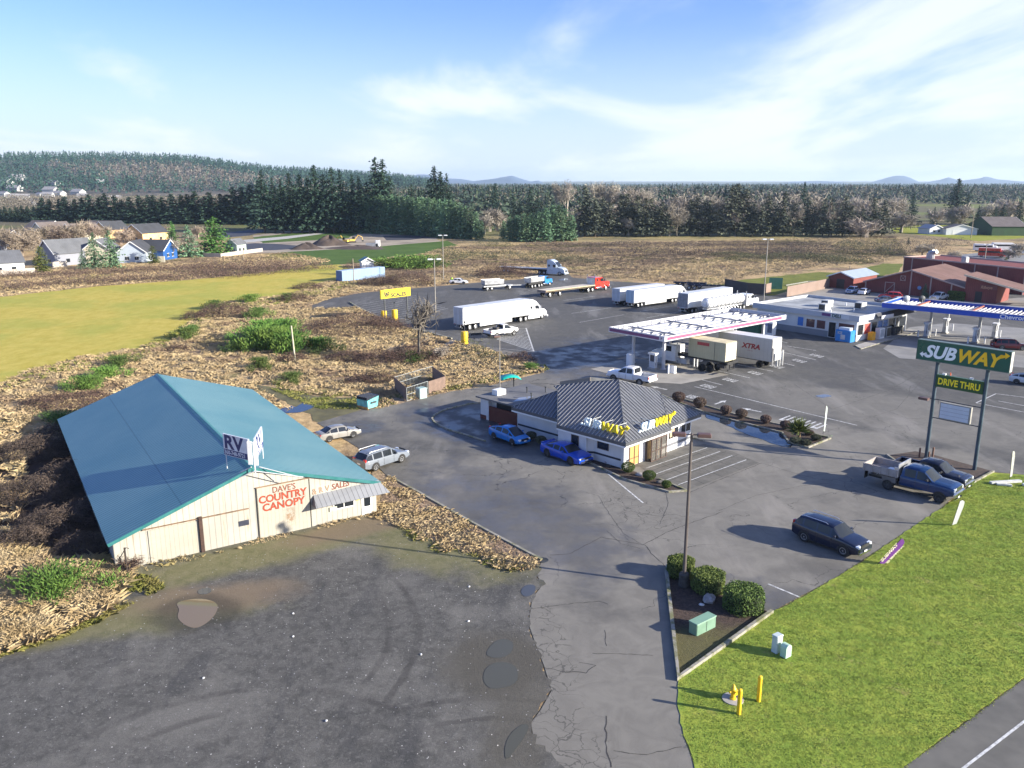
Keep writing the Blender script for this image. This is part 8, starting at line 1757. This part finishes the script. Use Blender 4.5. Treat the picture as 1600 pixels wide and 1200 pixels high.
house(209,379,11.5,14,4.2,7.8,-25,OSB,RFD,'unfinished house clad in raw yellow sheathing, nearer of two'); house(158,372,9.5,12,4.0,7.6,-25,OSB,RFD,'unfinished raw sheathing house, farther of two'); house(60,376,11,14,4.0,8.0,-30,WC,RFB,'cream gable house in the back row, left'); house(106,376,10,14,3.8,7.4,-30,WC,RFB,'cream gable house in the back row, right')
for i, (px, py) in enumerate([(-12,395),(25,384),(88,366),(128,374),(182,366)]): house(px, py, 11, 16, 3.2, 6.6, 60+i*3, WG, RFB, f'brown roofed house deep in the estate, {ORD[i]} from the left', group='brown roofed estate houses', wins=0)
house(1463,366,8,9,2.8,4.6,10,WW,M('roof_pale_grey', (.36,.36,.37), .6, 0, .1),'small pale gable farm building beyond the meadow'); house(1502,367,15,8,3.0,5.0,-3,WW,RFB,'low white garage with brown roof beyond the meadow', garage=True); house(1582,366,26,16,4.5,8.6,85,M('barn_green', (.035,.08,.03), .8, 0, .2, .5),RFB,'long brown roofed building with dark green sides at the right edge')
house(575,419,3.6,4,2.2,3.2,20,WW,M('roof_green_pale', (.18,.30,.26), .6, 0, .1),'tiny hut with pale green roof behind the blue container', 'hut', 'hut', wins=0)
# estate boundary wall and garden shed
m = MB(); ribbon(m, poly([(0,431),(55,427)]), .3, 0, 1.6); tag(m.build('garden_fence', M('fence_pale', (.42,.38,.33), .8, 0, .1, .5)), 'pale garden fence at the far left below the white house', 'fence')
m = MB(); ribbon(m, poly([(82,418),(105,416)]), .3, 0, 1.7); tag(m.build('garden_fence', M('fence_pale', (.42,.38,.33))), 'short pale garden fence right of the cone shaped cedar', 'fence')
m = MB(); ribbon(m, poly([(318,401),(345,402),(372,398),(410,393)]), .3, 0, 1.3); tag(m.build('garden_fence', M('fence_pale', (.42,.38,.33))), 'pale low wall curving right of the big bright conifer', 'fence')
m = MB(); ribbon(m, poly([(247,411),(258,411)]), .3, 0, 2.2); tag(m.build('garden_fence', WC), 'cream fence piece in front of the bright blue house', 'fence')
# construction machines
def digger(px, py, lb, s=1, rz=0):
    t = thing('excavator', lb, 'excavator', pxloc(px,py,0), rz, 'yellow machines on the building site', s); Y2 = M('machine_yellow', (.62,.40,.08), .5, 0, .15, 1)
    m = MB(); m.cbox(0,.9,0,4,.6,.8,0,0,.2); m.cbox(0,-.9,0,4,.6,.8,0,0,.2); m.build('track', BLACK, t); m = MB(); m.cbox(-.3,0,.9,3.2,2.4,1.1,0,0,.15); m.build('body', Y2, t); m = MB(); m.cbox(.7,.6,2.0,1.4,1.1,1.3,0,0,.1); m.build('cab', GLASS, t); m = MB(); m.tube([(1.2,-.3,1.6),(3.2,-.3,4.2),(5.4,-.3,3.2),(5.8,-.3,1.4)], .24, 6); m.build('arm', Y2, t); m = MB(); m.cbox(5.9,-.3,.5,1.1,1.0,1.0,0,0,.2); m.build('bucket', DSTEEL, t)
digger(540,380,'yellow excavator on the soil heap of the building site, left one',.75,R(160)); digger(551,379,'yellow excavator on the building site, right one',.75,R(20))
x, y = gp(582,387); t = thing('site_lorry', 'small pale truck parked on the dark soil of the building site', 'lorry', (x,y,0)); m = MB(); m.cbox(0,0,.6,5,2.3,1.2,0,0,.1); m.build('bed', STEEL, t); m = MB(); m.cbox(2.2,0,.6,1.8,2.3,2.4,0,0,.2); m.build('cab', CW, t); 
for xx in (-1.6,2.2):
    for s in (1,-1): wheel(t, xx, s*1.0, .5, .35)
# ---- red barn restaurant
BRED = NT('barn_red')
def _():
    n = BRED; nz = n.noise(.5, 6, .7); n.color(n.mix(n.line_stripes(0, .4, .1), n.mix(n.rng(nz,.3,.7), (.17,.038,.032), (.22,.055,.045)), (.10,.02,.02))).rough(.8)
_()
BTRIM = M('barn_trim', (.42,.30,.26), .7, 0, .08); BROOF = ribbed('barn_roof', (.19,.105,.085), 1, .5, .1, .85, .85, 0, .15, None, .2)
BN = thing('barn', 'big dark red barn style building with tan trim and brown shingle roofs', 'barn', (85.6,201.5,0), R(-45.8)); Wb, Db = 21.64, 17.84
# u along front (to the lower right), v into depth
def gable(u0, u1, t_, zL, zR, zr, D0, D1, par=BN):
    m = MB(); m.face([(u0,D0,0),(u1,D0,0),(u1,D0,zR),(t_,D0,zr),(u0,D0,zL)]); m.face([(u1,D1,0),(u0,D1,0),(u0,D1,zL),(t_,D1,zr),(u1,D1,zR)]); m.face([(u0,D1,0),(u0,D0,0),(u0,D0,zL),(u0,D1,zL)]); m.face([(u1,D0,0),(u1,D1,0),(u1,D1,zR),(u1,D0,zR)]); m.build('wall', BRED.mat, par)
    o = .5; kL = (zr-zL)/(t_-u0); kR = (zr-zR)/(u1-t_)
    m = MB(); m.slab([(u0-o,D0-o,zL-kL*o+.1),(t_,D0-o,zr+.1),(t_,D1,zr+.1),(u0-o,D1,zL-kL*o+.1)], .15); m.build('roof', BROOF, par); m = MB(); m.slab([(t_,D0-o,zr+.1),(u1+o,D0-o,zR-kR*o+.1),(u1+o,D1,zR-kR*o+.1),(t_,D1,zr+.1)], .15); m.build('roof', BROOF, par)
    m = MB(); m.slab([(u0-o,D0-o-.1,zL-kL*o+.12),(t_,D0-o-.1,zr+.12),(t_,D0-o-.005,zr+.12),(u0-o,D0-o-.005,zL-kL*o+.12)], .3); m.slab([(t_,D0-o-.1,zr+.12),(u1+o,D0-o-.1,zR-kR*o+.12),(u1+o,D0-o-.005,zR-kR*o+.12),(t_,D0-o-.005,zr+.12)], .3)
    for u in (u0+.1, t_, (t_+u1)/2-1.5, (t_+u1)/2+3): zt_ = (zL+(zr-zL)*(u-u0)/(t_-u0)) if u <= t_ else (zr+(zR-zr)*(u-t_)/(u1-t_)); m.box(u-.14,u+.14,D0-.08,D0-.004,0,zt_-.2)
    m.build('trim', BTRIM, par)
gable(0, Wb+.8, 10.5, 2.6, 2.9, 5.96, 0, Db+3)
m = MB(); m.box(4.8,6.9,-.12,-.09,.1,2.6); m.build('barn_door', BRED.mat, BN); m = MB(); 
for q in ((4.7,7.0,2.6,2.75),(4.7,4.85,.1,2.6),(6.85,7.0,.1,2.6)): m.box(q[0],q[1],-.16,-.121,q[2],q[3])
m.tube([(4.8,-.15,.2),(6.9,-.15,2.5)], .08, 4); m.box(8.1,9.3,-.12,-.085,3.3,3.42); m.box(8.1,9.3,-.12,-.085,4.4,4.52); m.box(8.1,8.22,-.12,-.085,3.42,4.4); m.box(9.18,9.3,-.12,-.085,3.42,4.4); m.tube([(8.2,-.1,3.4),(9.2,-.1,4.45)], .05, 4); m.tube([(9.2,-.1,3.4),(8.2,-.1,4.45)], .05, 4); m.build('trim', BTRIM, BN)
m = MB(); m.lathe([(0,-.12),(.45,-.12),(.45,-.09)], 16, 0, (12.6,0,2.0), 'y'); m.build('round_sign', M('round_blue', (.15,.25,.45), .5, 0, .2, 3), BN)
# second gable with porch: corner points from the photo
pa, pb = gp(1492,457), gp(1507,470); a = R(-45.8); lu = lambda P: ((P[0]-85.6)*math.cos(a)+(P[1]-201.5)*math.sin(a), -(P[0]-85.6)*math.sin(a)+(P[1]-201.5)*math.cos(a))
u2, v2 = lu(gp(1507,470)); u2 = Wb+.9
m = MB(); m.face([(u2,-.8,0),(u2+6.5,-.8,0),(u2+6.5,-.8,4.2),(u2,-.8,5.8)]); m.face([(u2,8,0),(u2,-.8,0),(u2,-.8,5.8),(u2,8,5.8)]); m.face([(u2+6.5,-.8,0),(u2+6.5,8,0),(u2+6.5,8,4.2),(u2+6.5,-.8,4.2)]); m.build('wall', BRED.mat, BN)
m = MB(); m.slab([(u2-.2,-1.6,6.0),(u2+15,-1.6,2.7),(u2+15,6.5,2.7),(u2-.2,6.5,6.0)], .2); m.build('roof', BROOF, BN); m = MB(); m.slab([(u2-.2,-1.7,6.02),(u2+15,-1.7,2.72),(u2+15,-1.605,2.72),(u2-.2,-1.605,6.02)], .35); m.box(u2+14.95,u2+15.05,-1.6,6.5,2.35,2.68); m.build('trim', M('trim_cream', (.55,.47,.34), .6, 0, .06), BN)
for v in (-1.2,2.4,6.0): m = MB(); m.box(u2+14.2,u2+14.7,v-.25,v+.25,0,2.6); m.build('porch_column', M('trim_cream', (.55,.47,.34)), BN)
m = MB(); m.box(u2+3.0,u2+6.4,-1.0,-.81,3.0,3.9); m.build('hanging_sign', M('sign_dark_red', (.16,.05,.045), .7, 0, .1), BN); text('Ribeye', .85, M('sign_gold', (.45,.22,.12), .6, 0, .1), BN, (u2+3.2,-1.02,3.15), FR, off=.02, sx=1.0, shear=.2)
m = MB(); m.box(u2+2.2,u2+3.6,-.86,-.81,.1,2.4); m.build('door', M('door_dark', (.03,.02,.02), .6, 0, .1), BN)
# long flat roofed back wing
ba, bb, b3 = gp(1409,410,5.5), gp(1599,420,5.5), gp(1594,461)
xa, ya = gp(1409,437); xb_, yb_ = gp(1597,461); t = thing('barn_wing', 'long flat roofed dark red wing with tan trim behind the barn roofs', 'building', (xa,ya,0), math.atan2(yb_-ya, xb_-xa)); Lw = math.hypot(xb_-xa, yb_-ya); zt_ = hgt(1597,461,421)
m = MB(); m.box(0,Lw,0,14,0,zt_); m.build('wall', BRED.mat, t); m = MB(); ribbon(m, [(0,0),(Lw,0),(Lw,14),(0,14)], .3, zt_, zt_+.3, 0, True)
for k in (0,.08,.35,.62,.8,1): m.box(Lw*k-.14+.14*(k==0),Lw*k+.14,-.08,-.004,0,zt_)
m.build('trim', BTRIM, t); 
for k, s in ((.13,2.4),(.155,2.0)): m = MB(); m.tube([(Lw*k,4,zt_),(Lw*k,4,zt_+1.4)], .7, 8); m.tube([(Lw*k,4,zt_+1.4),(Lw*k+1.3,4,zt_+1.9)], .55, 8); m.build('roof_fan', STEEL, t)
m = MB(); m.cbox(Lw*.5,1.5,zt_,1.4,1.4,1.6,0,0,.2); m.build('roof_fan', STEEL, t)
# red shed, fences
x, y = gp(1333,449); t = house(1325,451,6.5,13,3.0,4.2,-47,BRED.mat,M('shed_roof', (.34,.40,.46), .5, .1, .1),'small red shed with a pale blue metal roof left of the barn','shed','shed',wins=0)
t.location.x -= 2
m = MB(); m.box(-1,1,-.06,-.004,.1,2.4); m.build('door', BLACK, t)
def fence(pts, h, mat, label): m = MB(); ribbon(m, poly(pts), .12, .05, h); t = m.build('fence', mat); return tag(t, label, 'fence')
FB = ribbed('fence_brown', (.26,.185,.15), 0, .3, .1, .8, .8); FD = ribbed('fence_dark', (.085,.07,.06), 0, .3, .1, .8, .8)
fence([(1229,464),(1290,451),(1316,443)], 2.4, FB, 'tan board fence running up to the red shed'); fence([(1132,452),(1168,459),(1196,461)], 2.6, FD, 'dark board fence behind the tanker truck'); fence([(1196,461),(1204,459)], 2.6, FB, 'short tan fence piece at the tall light pole')
fence([(1228,447),(1262,441),(1310,440)], .35, M('rail_grey', (.2,.2,.18), .8, 0, .2), 'low grey rail fence on the grass behind the tan fence')
m = MB(); m.box(0,.12,0,3.2,0,2.8); o = m.build('notice_screen', M('screen_green', (.03,.12,.09), .6, 0, .1)); o.location = pxloc(1222,452,0); o.rotation_euler = (0,0,R(80)); tag(o, 'dark green screen panel on the verge by the tan fence', 'screen')
# person in hi-vis by the white saloon
x, y = gp(706,443); t = thing('person', 'person in a yellow high visibility vest standing beside the small white saloon', 'person', (x,y,.04)); sk = bpy.data.meshes.new('body')
vs = [(0,0,.95),(0,0,1.15),(0,0,1.42),(0,0,1.55),(0,0,1.68),(.19,0,1.42),(.27,.02,1.15),(.26,.12,.9),(-.19,0,1.42),(-.27,.02,1.15),(-.26,.1,.9),(.1,0,.9),(.12,.03,.5),(.12,0,.06),(-.1,0,.9),(-.12,.05,.5),(-.14,0,.06)]
es = [(0,1),(1,2),(2,3),(3,4),(2,5),(5,6),(6,7),(2,8),(8,9),(9,10),(0,11),(11,12),(12,13),(0,14),(14,15),(15,16)]; sk.from_pydata(vs, es, []); bo = bpy.data.objects.new('body', sk); C.objects.link(bo); bo.parent = t; sk.materials.append(M('person_dark', (.03,.035,.05), .8, 0, .1))
sm_ = bo.modifiers.new('skin','SKIN'); rad = [.15,.15,.16,.06,.11,.07,.05,.045,.07,.05,.045,.09,.07,.06,.09,.07,.06]
for i, v in enumerate(sk.skin_vertices[0].data): v.radius = (rad[i], rad[i])
sk.skin_vertices[0].data[0].use_root = True; ss = bo.modifiers.new('sub','SUBSURF'); ss.levels = 1; ss.render_levels = 2
m = MB(); m.lathe([(.22,.92),(.23,1.1),(.25,1.3),(.2,1.46),(.1,1.5)], 12); m.build('vest', M('hi_vis', (.45,.75,.05), .6, 0, .05), t); m = MB(); m.lathe([(0,1.58),(.10,1.62),(.115,1.70),(.09,1.80),(0,1.83)], 10); m.build('head', M('skin_tone', (.40,.24,.17), .6, 0, .05), t)
# right-hand lot beyond the barn: fire engine and campers
sheet('far_lot', poly([(1485,400),(1530,395),(1600,398),(1700,405),(1700,420),(1600,418),(1500,412)]), .05, M('far_lot_grey', (.20,.205,.21), .85, 0, .1, .1))
def boxcar(px, py, L, Wd, h, ang, mat, lb, name='camper', cat='camper', g=None):
    t = thing(name, lb, cat, pxloc(px,py,.05), R(ang), g); m = MB(); m.cbox(-.6,0,.5,L-1.6,Wd,h-.5,0,0,.15); m.build('body', mat, t); m = MB(); m.cbox(L/2-.8,0,.5,1.8,Wd*.95,h*.62,0,0,.3); m.build('cab', mat, t); m = MB(); m.box(-L/2+.4,L/2-1.6,Wd/2+.003,Wd/2+.03,1.6,2.2); m.box(-L/2+.4,L/2-1.6,-Wd/2-.03,-Wd/2-.003,1.6,2.2); m.build('window', GLASS, t)
    for xx in (-L/2+1.3,L/2-1.0):
        for s in (1,-1): wheel(t, xx, s*(Wd/2-.2), .45, .3)
    return t
boxcar(1548,402,8.5,2.5,3.2,-30,RT,'dark red fire engine in the lot beyond the barn','fire_engine','fire engine'); boxcar(1538,393,8,2.4,2.8,-20,WHITE,'white camper left behind the red fire engine',g='white campers beyond the barn'); boxcar(1568,391,9,2.4,2.8,-10,WHITE,'white camper right behind the red fire engine',g='white campers beyond the barn'); boxcar(1572,402,6,2.3,2.6,-30,WHITE,'white van like camper right of the fire engine',g='white campers beyond the barn'); boxcar(1597,398,6,2.3,2.6,-30,WHITE,'white camper at the right edge beyond the barn',g='white campers beyond the barn')
# satellite dishes over the blue canopy
x, y = gp(1417,468.5,6.2)
for px, lb in ((1417,'round mesh dish on a white mount over the near corner of the blue canopy'),(1441,'dark round mesh dish behind the blue canopy fascia')):
    x, y = gp(px, 470, 6.0); t = thing('dish_antenna', lb, 'antenna', (x,y,5.5), 0, 'dishes above the blue canopy'); m = MB(); m.tube([(0,0,0),(0,0,.7)], .05, 6); m.build('mount', STEEL, t); m = MB(); m.lathe([(0,.0),(.35,.05),(.6,.18)], 14, 0, (0,0,.8), 'y', True); m.build('dish', M('dish_grey', (.40,.42,.42), .5, .2, .1) if px < 1430 else DSTEEL, t)
# ================================================================ FAR COUNTRY
def ridge(name, prof, Y, depth, mat, seed=0, step=6, skirt=0, kind='structure', rows=8):
    """hill range: crest follows (pixel x, pixel row) at distance Y; slopes down on both sides over depth metres"""
    r = random.Random(seed); x0, x1 = prof[0][0], prof[-1][0]; n = int((x1-x0)/step)+1; vs = []; crest = []
    for i in range(n):
        px = x0+(x1-x0)*i/(n-1); row = lerp_prof(prof, px); k = (F*_s+(row-600)*_c)/(F*_c-(row-600)*_s); z = CAM_H-Y*k; X = (px-800)*Y/(F*_c-(row-600)*_s)
        crest.append((X, max(.5, z)+r.uniform(-.02,.02)*z))
    for j in range(-rows, rows+1):
        t = j/rows; g = math.cos(t*math.pi/2)**1.4
        for X, z in crest: vs.append((X*(1+t*depth/Y), Y+t*depth, z*g*(1+.10*math.sin(X*.006+j)) if abs(j) < rows else -2))
    fs = [(j*n+i, j*n+i+1, (j+1)*n+i+1, (j+1)*n+i) for j in range(2*rows) for i in range(n-1)]
    m = MB(); m.add(vs, fs, 0, True); return tag(m.build(name, mat, sharp=0), kind=kind), crest
HILLG = M('hill_earth', (.10,.085,.06), .95, 0, .3, .01)
def hillz(crest, Y, depth, X, y):
    t = np.clip((y-Y)/depth, -1, 1); xs = np.array([c[0] for c in crest]); zs = np.array([c[1] for c in crest]); return np.interp(X/(1+t*depth/Y), xs, zs)*np.cos(t*np.pi/2)**1.4
def forest(name, P, h, mat, seed=0, w=.26, label='distant woodland', k=14, cone=True, sz=.22):
    r = np.random.default_rng(seed); n = len(P); hh = h*r.uniform(.65,1.3,n); H = np.repeat(hh, k); t = r.random(n*k); az = r.uniform(0,6.283,n*k)
    rad = (H*w*(1-t)**.8 if cone else H*w*np.sqrt(np.maximum(0,1-(2*t-1)**2)))*np.sqrt(r.uniform(.2,1,n*k)); Q = np.repeat(P, k, 0); Q[:,0] += rad*np.cos(az); Q[:,1] += rad*np.sin(az); Q[:,2] += H*((.05+.93*t) if cone else (.25+.7*t))
    D = np.stack([np.cos(az), np.sin(az), r.normal(size=n*k)*.4-.4],1) if cone else r.normal(size=(n*k,3)); A, B = leafs(Q, H*sz*(1.25-.8*t if cone else 1), r, 1, D, .8 if cone else .5)
    if cone:
        tp = P.copy(); tp[:,2] += hh*.88; A2, B2 = leafs(tp, hh*.3, r, 0, np.tile([0,0,1.],(n,1))+r.normal(size=(n,3))*.05, .22); A, B = join([(A,B),(A2,B2)])
    ob = bpy.data.objects.new(name, npmesh(name, A, B, mat)); C.objects.link(ob); return tag(ob, label, None, None, 'stuff')
def fmat(name, a, b, s=.02, c=None):
    n = NT(name); nz = n.noise(s, 6, .7); base = n.mix(n.rng(nz, .4, .62), a, b)
    if c: base = n.mix(n.rng(n.noise(s*.5, 5, .65), .52, .62), base, c)
    n.color(base).rough(.95); n.b.inputs['Specular IOR Level'].default_value = .1; return n.mat
FD_ = fmat('wood_dark', (.022,.055,.042), (.05,.10,.07), .03); FB_ = fmat('wood_bare', (.12,.105,.085), (.20,.175,.145), .02); FMX = fmat('wood_mixed', (.028,.05,.036), (.06,.085,.055), .01, (.15,.13,.10))
rr = np.random.default_rng(9)
# left wooded hill (2.4 km)
hl, cr1 = ridge('hill', [(-300,262),(-60,254),(0,252),(100,251),(200,252),(300,256),(360,264),(420,272),(500,276),(570,281),(640,290),(700,296),(760,300)], 2400, 900, HILLG, 1)
n = 15000; X = rr.uniform(-2300,60,n); Yy = 2400+rr.uniform(-880,260,n); Z = hillz(cr1, 2400, 900, X, Yy); keep = Z > 4
clr = (np.abs(X+1450-(Yy-1900)*.2) < 230) & (np.abs(Yy-1950) < 150); keep &= ~clr
f = np.sin(X*.004+1.3)+np.sin(Yy*.007+X*.003)+rr.normal(size=n)*.4; low = Yy < 1950
P = np.stack([X,Yy,Z],1); dk = keep & ((f > -1.5) | (Yy > 2250)); forest('hillside_wood', P[dk], 21, FD_, 1, .22, 'dark conifer wood covering the long hill on the left'); bb_ = keep & ~((f > -1.5) | (Yy > 2250)); forest('hillside_wood', P[bb_], 15, FB_, 2, .45, 'brown leafless wood on the slopes of the left hill', 12, False, .3)
hl2, cr2 = ridge('hill', [(420,292),(520,284),(600,279),(640,284),(690,292),(740,298)], 3600, 900, HILLG, 2); n = 3500; X = rr.uniform(-1250,0,n); Yy = 3600+rr.uniform(-800,150,n); Z = hillz(cr2,3600,900,X,Yy); k_ = Z > 6; forest('hillside_wood', np.stack([X,Yy,Z],1)[k_], 26, FD_, 3, .26, 'conifer wood on the second hill behind the firs')
# mountains and blue ridges
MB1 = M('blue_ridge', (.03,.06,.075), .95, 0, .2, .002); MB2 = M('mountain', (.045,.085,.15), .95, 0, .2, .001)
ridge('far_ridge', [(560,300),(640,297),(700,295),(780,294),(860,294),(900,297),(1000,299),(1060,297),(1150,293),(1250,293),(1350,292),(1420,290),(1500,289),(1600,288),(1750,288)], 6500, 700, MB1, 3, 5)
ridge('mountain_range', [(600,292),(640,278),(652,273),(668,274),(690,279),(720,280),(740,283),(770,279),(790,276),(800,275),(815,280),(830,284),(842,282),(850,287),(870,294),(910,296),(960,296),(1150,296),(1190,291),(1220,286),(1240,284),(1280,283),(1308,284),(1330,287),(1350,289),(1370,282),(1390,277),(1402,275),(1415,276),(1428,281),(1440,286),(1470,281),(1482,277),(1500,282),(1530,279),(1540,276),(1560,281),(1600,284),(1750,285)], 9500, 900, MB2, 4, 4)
# flat woodland belt
n = 9000; Yy = rr.uniform(620,2300,n)**1.0; X = rr.uniform(-.28,.75,n)*Yy; P = np.stack([X,Yy,np.zeros(n)],1)
f = np.sin(X*.011+2)+np.sin(Yy*.013+X*.004)+rr.normal(size=n)*.6; k_ = (f > -.5); gap = (X > .36*Yy) & (Yy < 1000); forest('valley_wood', P[k_ & ~gap], 17, FMX, 4, .30, 'mixed dark woodland across the valley floor'); forest('valley_wood', P[~k_ & ~gap], 14, FB_, 5, .5, 'brown leafless woodland across the valley floor', 16, False, .2)
n = 5000; Yy = rr.uniform(2300,5200,n); X = rr.uniform(-.25,.78,n)*Yy; forest('valley_wood', np.stack([X,Yy,np.zeros(n)],1), 13, FD_, 6, .5, 'dark wood band before the blue ridge')
n = 1500; Yy = rr.uniform(640,1100,n); X = rr.uniform(-.62,-.28,n)*Yy; forest('valley_wood', np.stack([X,Yy,np.zeros(n)],1), 9, FB_, 7, .6, 'leafless scrub below the hillside town', 40, False, .14)
sheet('clearing', [(-1640,1560),(-1180,1560),(-1120,1900),(-1330,2060),(-1700,2000)], 30, M('clear_tan', (.34,.26,.18), .95, 0, .2, .02)) if False else None
# hillside town
hm = MB(); hm.face([(-7,-5,0),(7,-5,0),(7,-5,4),(-7,-5,4)]); hm.face([(7,-5,0),(7,5,0),(7,5,4),(7,0,7),(7,-5,4)]); hm.face([(-7,5,0),(-7,-5,0),(-7,-5,4),(-7,0,7),(-7,5,4)]); hm.face([(7,5,0),(-7,5,0),(-7,5,4),(7,5,4)]); hm.face([(-7.5,-5.6,3.8),(7.5,-5.6,3.8),(7.5,0,7.1),(-7.5,0,7.1)], 1); hm.face([(7.5,5.6,3.8),(-7.5,5.6,3.8),(-7.5,0,7.1),(7.5,0,7.1)], 1)
TW1 = M('town_white', (.40,.40,.40), .7, 0, .1); TR1 = M('town_roof', (.27,.26,.26), .8, 0, .2); h0 = hm.build('town_house', [TW1, TR1]); r = random.Random(4); cnt = 0
spots = [(x, r.uniform(301,325)) for x in [3,9,16,22,28,34,41,47,53,60,66,72,78,84,90,96,101,108,114,120,126,133,140,147,150,156,163,170,176]]
for px, py in spots:
    Yd = 34800/(py-283); Xd = (px-800)/1338*Yd; zz = max(0, float(hillz(cr1,2400,900,np.array([Xd]),np.array([Yd]))[0])); row = 283+(CAM_H)*1338/Yd
    o = h0 if cnt == 0 else h0.copy()
    if cnt: C.objects.link(o)
    # stand it on the slope where the hillside shows it
    o.location = (Xd, Yd, zz); o.rotation_euler = (0,0,r.uniform(-.6,.6)); s = r.uniform(.7,1.2)*Yd/1100; o.scale = (s,s,s); tag(o, f'tiny white house of the hillside town, {ORD[cnt]} from the left', 'house', 'white houses of the hillside town'); cnt += 1
# ---- air
hz_ = MB(); hz_.box(-11000,11000,-300,11500,-8,135); ho = hz_.build('haze', M('haze_surface', (1,1,1), 1, 0, 0)); tag(ho, kind='stuff'); nt = ho.data.materials[0].node_tree; nt.nodes.clear()
out = nt.nodes.new('ShaderNodeOutputMaterial'); pv = nt.nodes.new('ShaderNodeVolumePrincipled'); pv.inputs['Color'].default_value = (.62,.80,1,1); pv.inputs['Density'].default_value = .00007; pv.inputs['Anisotropy'].default_value = .2; nt.links.new(pv.outputs[0], out.inputs['Volume'])
